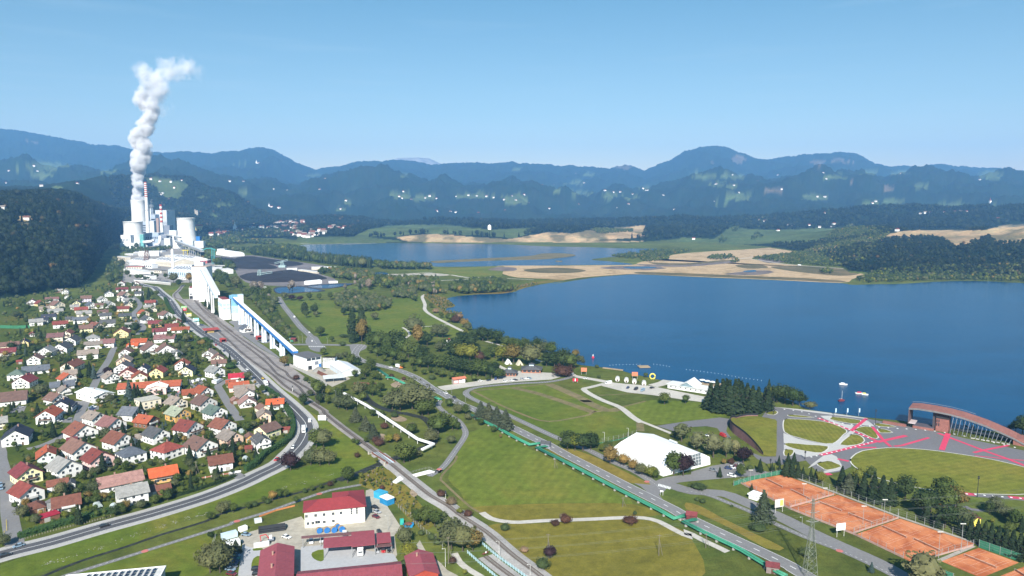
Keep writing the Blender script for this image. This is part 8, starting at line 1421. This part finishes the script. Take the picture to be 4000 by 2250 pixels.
# ------------------------------------------------------------------ signs and boards
def board(label,fr,x,yb,w,h,zb,m,marks=(),rot=0,name='billboard'):
    p=G(fr,x,yb); t=thing(name,label,'billboard',p,face(p,rot)); mb=MB(); mb.box(-w/2,-.1,zb,w/2,.1,zb+h); pn=ob('board',mb,m,t)
    for s in(-.4,.4):mb=MB(); mb.tube((w*s,0,0),(w*s,0,zb),.09,5); ob('post',mb,FRAME,t)
    for a,b_,c_,d_,mm in marks:mb=MB(); mb.box(-w/2+a*w,-.14,zb+b_*h,-w/2+c_*w,-.11,zb+d_*h); ob('print',mb,mm,pn)
RDP=mat((.55,.03,.06),name='sign_red'); YEL=mat((.72,.62,.12),name='sign_yellow'); LGN=mat((.30,.62,.28),name='sign_green'); AQ=mat((.28,.62,.66),name='sign_aqua')
board('light green billboard in the grass by the upper main road','e',470,520,7,3,3,LGN,[(.05,.3,.7,.6,mat((.55,.78,.5),name='pale_green_print'))]); board('red billboard with a white band by the upper main road','e',520,660,4.6,4.2,2.5,RDP,[(.12,.5,.8,.72,WH)]); board('yellow billboard in the grass by the upper main road','e',790,985,5.6,4.2,2,mat((.75,.70,.42),name='cream_print'),[(.0,.72,1,1,YEL)]); board('aqua blue billboard nearest the bus stop','e',1220,1250,7,4,1,AQ,[(.02,.1,.2,.9,WH),(.3,.3,.8,.6,WH)]); board('white billboard with faint print beside the railway at the bend','T',35,190,5.4,3.4,.6,WH,[(.12,.35,.36,.7,mat((.55,.42,.44),name='faded_print')),(.8,.3,.9,.6,LG),(.42,.55,.7,.8,mat((.72,.62,.62),name='pale_print'))],-15); board('white billboard with a figure print beside the clay courts','K',110,570,5,4,2.6,mat((.60,.57,.53),name='print_grey'),[(.58,.15,.92,.85,YEL),(.06,.5,.4,.8,LG)],40); board('white billboard at the corner of the third clay court','K',728,815,4.6,3.2,3,WH,[(.1,.1,.5,.5,LG)],40); board('small white road sign at the tent hall junction','L',2278,605,1.6,.7,1.8,WH)
for f,x,y in(('I',208,420),('I',720,465)):board('orange lakeside banner board on the bathing meadow',f,x,y,5,3.4,2.6,mat((.62,.20,.11),name='banner_orange'))
board('red event boards beside the lake meadow path','I',122,500,4.5,2.4,1,RDP,[(.4,0,.55,1,WH)])
# ------------------------------------------------------------------ lake things
def boat(label,fr,x,y,L_,m,mast=0,top=None,rz=.3):
    p=G(fr,x,y); p.z=.1; t=thing('boat',label,'boat',p,rz,'boats on the lake'); w=L_*.3; a=[(-L_/2,-w/2,0),(L_*.2,-w/2,0),(L_/2,0,0),(L_*.2,w/2,0),(-L_/2,w/2,0)]; mb=MB(); mb.hull([(x_*.9,y_*.7,0)for x_,y_,z in a],[(x_,y_,.9)for x_,y_,z in a]); ob('hull',mb,m,t); mb=MB(); mb.box(-L_*.3,-w*.3,.91,L_*.12,w*.3,1.7); ob('cabin',mb,top or m,t)
    if mast:mb=MB(); mb.tube((0,0,1),(0,0,mast),.07,5); ob('mast',mb,WH,t); mb=MB(); mb.tube((0,0,2),(-L_*.45,0,2),.05,5); ob('boom',mb,WH,t)
boat('white covered motor boat farthest out on the lake','J',758,138,6.5,WH,rz=-.3); boat('small dark red sailing boat with a bare mast','J',742,303,6,mat((.20,.04,.05),name='boat_red'),8); boat('white pedal boat with a red top','J',925,230,7,WH,0,RDP,-.2); boat('yellow pedal boat beside the white one','J',975,240,5,WH,0,YEL,-.4)
p=G('a',590,275); mb=MB(); mb.box(-5,-4,.2,5,4,.7); o=ob('bathing_raft',mb,TIM,loc=p,rz=.1); tag(o,'square wooden bathing raft floating off the beach','raft')
q=gl('I',395,360,600,385); mb=MB(); mb.hull([(v.x,v.y,.2)for v in q]+[(v.x+1,v.y+3.4,.2)for v in reversed(q)],[(v.x,v.y,.6)for v in q]+[(v.x+1,v.y+3.4,.6)for v in reversed(q)]); tag(ob('bathing_pier',mb,TIM),'long pale wooden bathing pier at the beach','pier')
t=thing('marker_buoy','red and white marker buoy off the lakeside wood','buoy',G('I',300,255)); mb=MB(); mb.lathe([(1.2,0),(1.3,1.2),(.5,2)],10); ob('float',mb,RDP,t); mb=MB(); mb.lathe([(.5,2.01),(.1,4)],8); ob('top_mark',mb,WH,t)
sb=MB(); sb.lathe([(.16,-.1),(.26,.1),(.12,.28)],8); sbm=sb.mesh('float'); sbm.materials.append(mat((.62,.74,.82),name='buoy_white'))
for i,(xy,lab)in enumerate(((('I',470,328,540,322,700,320,800,318),'left floating buoy line off the bathing beach'),(('I',910,316,1000,328,1090,345),'short middle floating buoy line off the beach'),(('I',1240,370,1550,410,1800,455,2000,482),'long right floating buoy line off the restaurant'))):
    t=thing('buoy_line',lab,'buoy line')
    for p,d in resample(gl(*xy),3.2):put('float',sbm,t,p.x,p.y,.1)
# ------------------------------------------------------------------ clay courts: nets and fences
for o_,ux,uy,ci,l in nets:
    t=thing('tennis_net','dark tennis net across a clay court','tennis net',o_,math.atan2(uy.y,uy.x),'tennis nets'); mb=MB(); mb.box(-6,-.03,.12,6,.03,.95); ob('netting',mb,NETM,t); mb=MB(); mb.box(-6,-.03,.96,6,.03,1.04); ob('tape',mb,FRAME,t)
    for s in(-6.2,6.2):mb=MB(); mb.tube((s,0,0),(s,0,1.15),.06,5); ob('post',mb,STEEL,t)
WS=mat((.035,.17,.10),name='court_green_screen'); PK=mat((.42,.26,.22),name='dusty_mesh')
for lab,pts,h_,pn,pm_ in(('green screened fence at the upper end of the clay courts',gl('c',920,240,1240,140,1620,60,1900,0),3,(.1,2.4),WS),('tall wire fence along the conifer side of the clay courts',gl('K',155,178,690,375,1330,612,2090,872),3.4,None,None),('wire fence along the road side of the clay courts',gl('K',-280,280,230,545,870,800,1430,1068),3,(.1,1.1),PK),('dusty mesh fence between first and second clay court',gl('K',215,525,690,390),3,(.1,.9),PK),('dusty mesh fence between second and third clay court',gl('K',865,785,1320,632),3,(.1,.9),PK),('dusty mesh fence at the lower end of the third clay court',gl('W',600,1160,1210,985),3,(.1,.9),PK),('solid green wind screen behind the fourth clay court',gl('W',1268,1010,1925,1240),3.6,(.05,3.5),WS),('green screen at the near end of the fourth clay court',gl('W',700,1430,900,1500),2.4,(.1,2.2),WS),('green ball court fence left of the tent hall',gl('I',345,1120,560,1080,740,1030),3.4,(.1,.6),WS)):fence('court_fence',lab,pts,h_,4,.07,3,STEEL,pn,pm_)
fb('court_hut','small white flat roofed hut at the edge of the first clay court','hut','c',1210,480,1370,530,425,5,WH,WH,over=.5)
t=ab('yellow_cottage','small yellow cottage hidden behind the conifer hedge','house','W',1190,1300,575,G('W',1240,700).y,7,None,mat((.70,.60,.12),name='bright_yellow_render'),roofm('maroon'),roof='y')
# ------------------------------------------------------------------ depot and railway odds and ends
BLC=mat((.02,.22,.45),name='container_blue'); CYC=mat((.05,.36,.55),name='container_cyan')
for f,xl,yl,xr,yr,yt_,dp,m_,lab in(('F',1985,500,2050,470,425,6,CYC,'cyan shipping container at the back of the depot'),('F',2040,565,2120,535,485,6,BLC,'blue shipping container with white top at the depot fence'),('F',200,950,370,905,885,3,LB,'grey site cabin by the depot car park'),('F',240,1050,400,1010,975,3,WH,'white site cabin in front of the grey one'),('F',2185,775,2225,770,725,1.2,mat((.04,.42,.34),name='cabin_mint'),'mint green portable toilet beside the skip'),('F',400,860,480,830,810,2,WH,'small white panel stack by the depot lawn'),('F',550,1035,720,1005,985,1,WH,'long white notice wall by the depot entrance'),('F',560,760,640,745,728,2.4,LG,'small pale shed by the depot lawn')):fb('container' if 'container' in lab else 'cabin',lab,'container' if 'container' in lab else 'cabin',f,xl,yl,xr,yr,yt_,dp,m_,WH if 'white top' in lab else m_,over=.03)
for x,y in((1285,872),(1368,868),(1450,865),(1535,855),(1490,832)):
    p=G('F',x,y); t=thing('cable_drum','big wooden cable drum with a blue end','cable drum',p,face(p,15),'cable drums behind the canopies')
    for nm,r_,y0,y1,m_ in(('flange',1.35,0,.14,BLUE),('winding',1.0,.14,1.5,TIM),('flange',1.35,1.5,1.64,TIM)):mb=MB(); mb.lathe([(r_,y0),(r_,y1)],16); mb.v=[(a,c_,b_+1.35)for a,b_,c_ in mb.v]; ob(nm,mb,m_,t)
a,b_=G('F',600,880),G('F',905,838); d=(b_-a).normalized(); n=Vector((-d.y,d.x,0)); t=thing('pipe_stack','black stack of plastic pipes in the depot yard','pipes')
for i in range(15):u,v=i%6+.5*(i//6),i//6; mb=MB(); k=n*(u*.85+.4)+Vector((0,0,.42+.72*v)); mb.tube(a+k,b_+k,.41,7); ob('pipe',mb,DK,t)
p=G('F',740,955); t=thing('excavator','small excavator with a bent red arm in the depot yard','excavator',p,face(p,0)); ER=mat((.55,.05,.05),name='excavator_red')
for s in(-.9,.5):mb=MB(); mb.box(-1.2,s,0,1.4,s+.4,.7); ob('track',mb,DK,t)
mb=MB(); mb.box(-.9,-.9,.72,1.2,.9,1.5); ob('body',mb,DG,t); mb=MB(); mb.box(-.6,-.8,1.51,.5,.4,2.7); ob('cab',mb,WH,t); mb=MB(); mb.path([(-.8,0,1.3),(-2.0,0,3.4),(-4.4,0,3.1)],.2,6); ob('boom',mb,ER,t); mb=MB(); mb.tube((-4.4,0,3.1),(-4.1,0,.6),.18,6,.12); ob('arm',mb,ER,t); mb=MB(); mb.box(-4.5,-.4,0,-3.7,.4,.6); ob('bucket',mb,DK,t)
p=G('F',2275,800); t=thing('skip','blue skip heaped with brown rubble by the depot fence','skip',p,.3); mb=MB(); mb.hull([(-1.6,-.9,0),(1.6,-.9,0),(1.6,.9,0),(-1.6,.9,0)],[(-2.5,-1.1,1.7),(2.5,-1.1,1.7),(2.5,1.1,1.7),(-2.5,1.1,1.7)]); ob('tub',mb,BLC,t); mb=MB(); mb.lathe([(1.9,1.71),(1.2,2.1),(.2,2.3)],9); ob('rubble',mb,RUST,t)
p=G('B',830,735); t=thing('station_shelter','red roofed station shelter between main road and tracks','shelter',p,face(p,10)); mb=MB(); mb.hull([(-8,-1.5,3.2),(9,-1.5,3.2),(9,11,3.9),(-8,11,3.9)],[(-8,-1.5,3.45),(9,-1.5,3.45),(9,11,4.15),(-8,11,4.15)]); ob('roof',mb,mat((.38,.07,.06),name='shelter_red'),t); mb=MB(); mb.box(-4,.2,0,3,8,3.19); ob('wall',mb,mat((.42,.30,.10),name='ochre_wall'),t); [ob('post',(lambda m_:(m_.tube((x,y,0),(x,y,3.3),.12,5),m_)[1])(MB()),STEEL,t)for x in(-7.4,8.4)for y in(-.9,10.4)]
for x,y,lab in((1010,870,'red underpass entrance on the station side'),(1525,835,'red underpass entrance on the conveyor side')):
    p=G('B',x,y); t=thing('underpass_entrance',lab,'shelter',p,face(p,20),'underpass entrances'); mb=MB(); mb.box(-2.6,0,0,-2.3,5,3); mb.box(2.3,0,0,2.6,5,3); mb.box(-2.29,4.7,0,2.29,5,3); ob('wall',mb,mat((.36,.06,.06),name='entrance_red'),t); mb=MB(); mb.hull([(-2.9,-.6,3.02),(2.9,-.6,3.02),(2.9,5.4,3.02),(-2.9,5.4,3.02)],[(-2.9,-.6,3.3),(2.9,-.6,3.3),(2.2,5.4,4),(-2.2,5.4,4)]); ob('roof',mb,mat((.42,.07,.06),name='entrance_roof'),t)
house_at(G('B',1350,728),face(G('B',1350,728),18),11,11,4.2,'g','slate','white','small white house with blue grey roof under the blue conveyor',group=None,pitch=.7,seed=77)
t=thing('life_ring_sculpture','large yellow ring sculpture on the bathing meadow','sculpture',G('a',765,520)); mb=MB(); mb.path([(2.2*math.cos(a),0,2.4+2.2*math.sin(a))for a in np.linspace(-1.4,4.7,18)],.6,7); ob('ring',mb,YEL,t)
t=thing('buffer_stop','rusty buffer stop at the end of the siding','buffer stop',G('Y',1700,815),.7); mb=MB(); mb.box(-1.4,-.3,.9,1.4,.3,1.4); [mb.tube((s,1.6,0),(s,0,1.2),.13,5)for s in(-.8,.8)]; ob('beam',mb,RUST,t); mb=MB(); mb.lathe([(.4,0),(.4,.06)],10); mb.v=[(x,-.36-z,1.6+y)for x,y,z in mb.v]; ob('disc',mb,WH,t)
# ------------------------------------------------------------------ labels that single each thing out
ORD=['first','second','third','fourth','fifth','sixth','seventh','eighth','ninth','tenth','eleventh','twelfth','thirteenth','fourteenth','fifteenth','sixteenth','seventeenth','eighteenth','nineteenth','twentieth']
def ordn(i,n,word):
    if i==0:return 'leftmost%s'%word
    if i==n-1:return 'rightmost%s'%word
    if i<len(ORD):return '%s%s from left'%(ORD[i],word)
    return 'number %d%s from left'%(i+1,word)
by={}
for o in list(C.objects):
    if o.parent is None and 'label' in o.keys()and 'category' in o.keys()and not o.get('shared'):by.setdefault(o['label'],[]).append(o)
def sx(o):return project(o.location.x,max(o.location.y,1),o.location.z)[0]
for lab,os_ in by.items():
    if len(os_)<2:continue
    os_.sort(key=lambda o:float(sx(o))); n=len(os_)
    if n<=5:
        for i,o in enumerate(os_):o['label']=lab+', '+ordn(i,n,'')
    else:
        d=sorted(os_,key=lambda o:o.location.y); nb=max(2,min(5,math.ceil(n/9))); words={2:['nearer row','farther row'],3:['near row','middle row','far row'],4:['nearest row','second row','third row','farthest row'],5:['nearest row','second row','third row','fourth row','farthest row']}[nb]
        for k in range(nb):
            b_=d[k*n//nb:(k+1)*n//nb]; b_.sort(key=lambda o:float(sx(o)))
            for i,o in enumerate(b_):o['label']='%s, %s in %s'%(lab,ordn(i,len(b_),''),words[k])
for o in list(C.objects):
    if 'shared' in o.keys():del o['shared']
    if 'label' in o.keys()and len(o['label'].split())>16:o['label']=' '.join(o['label'].split()[:16])
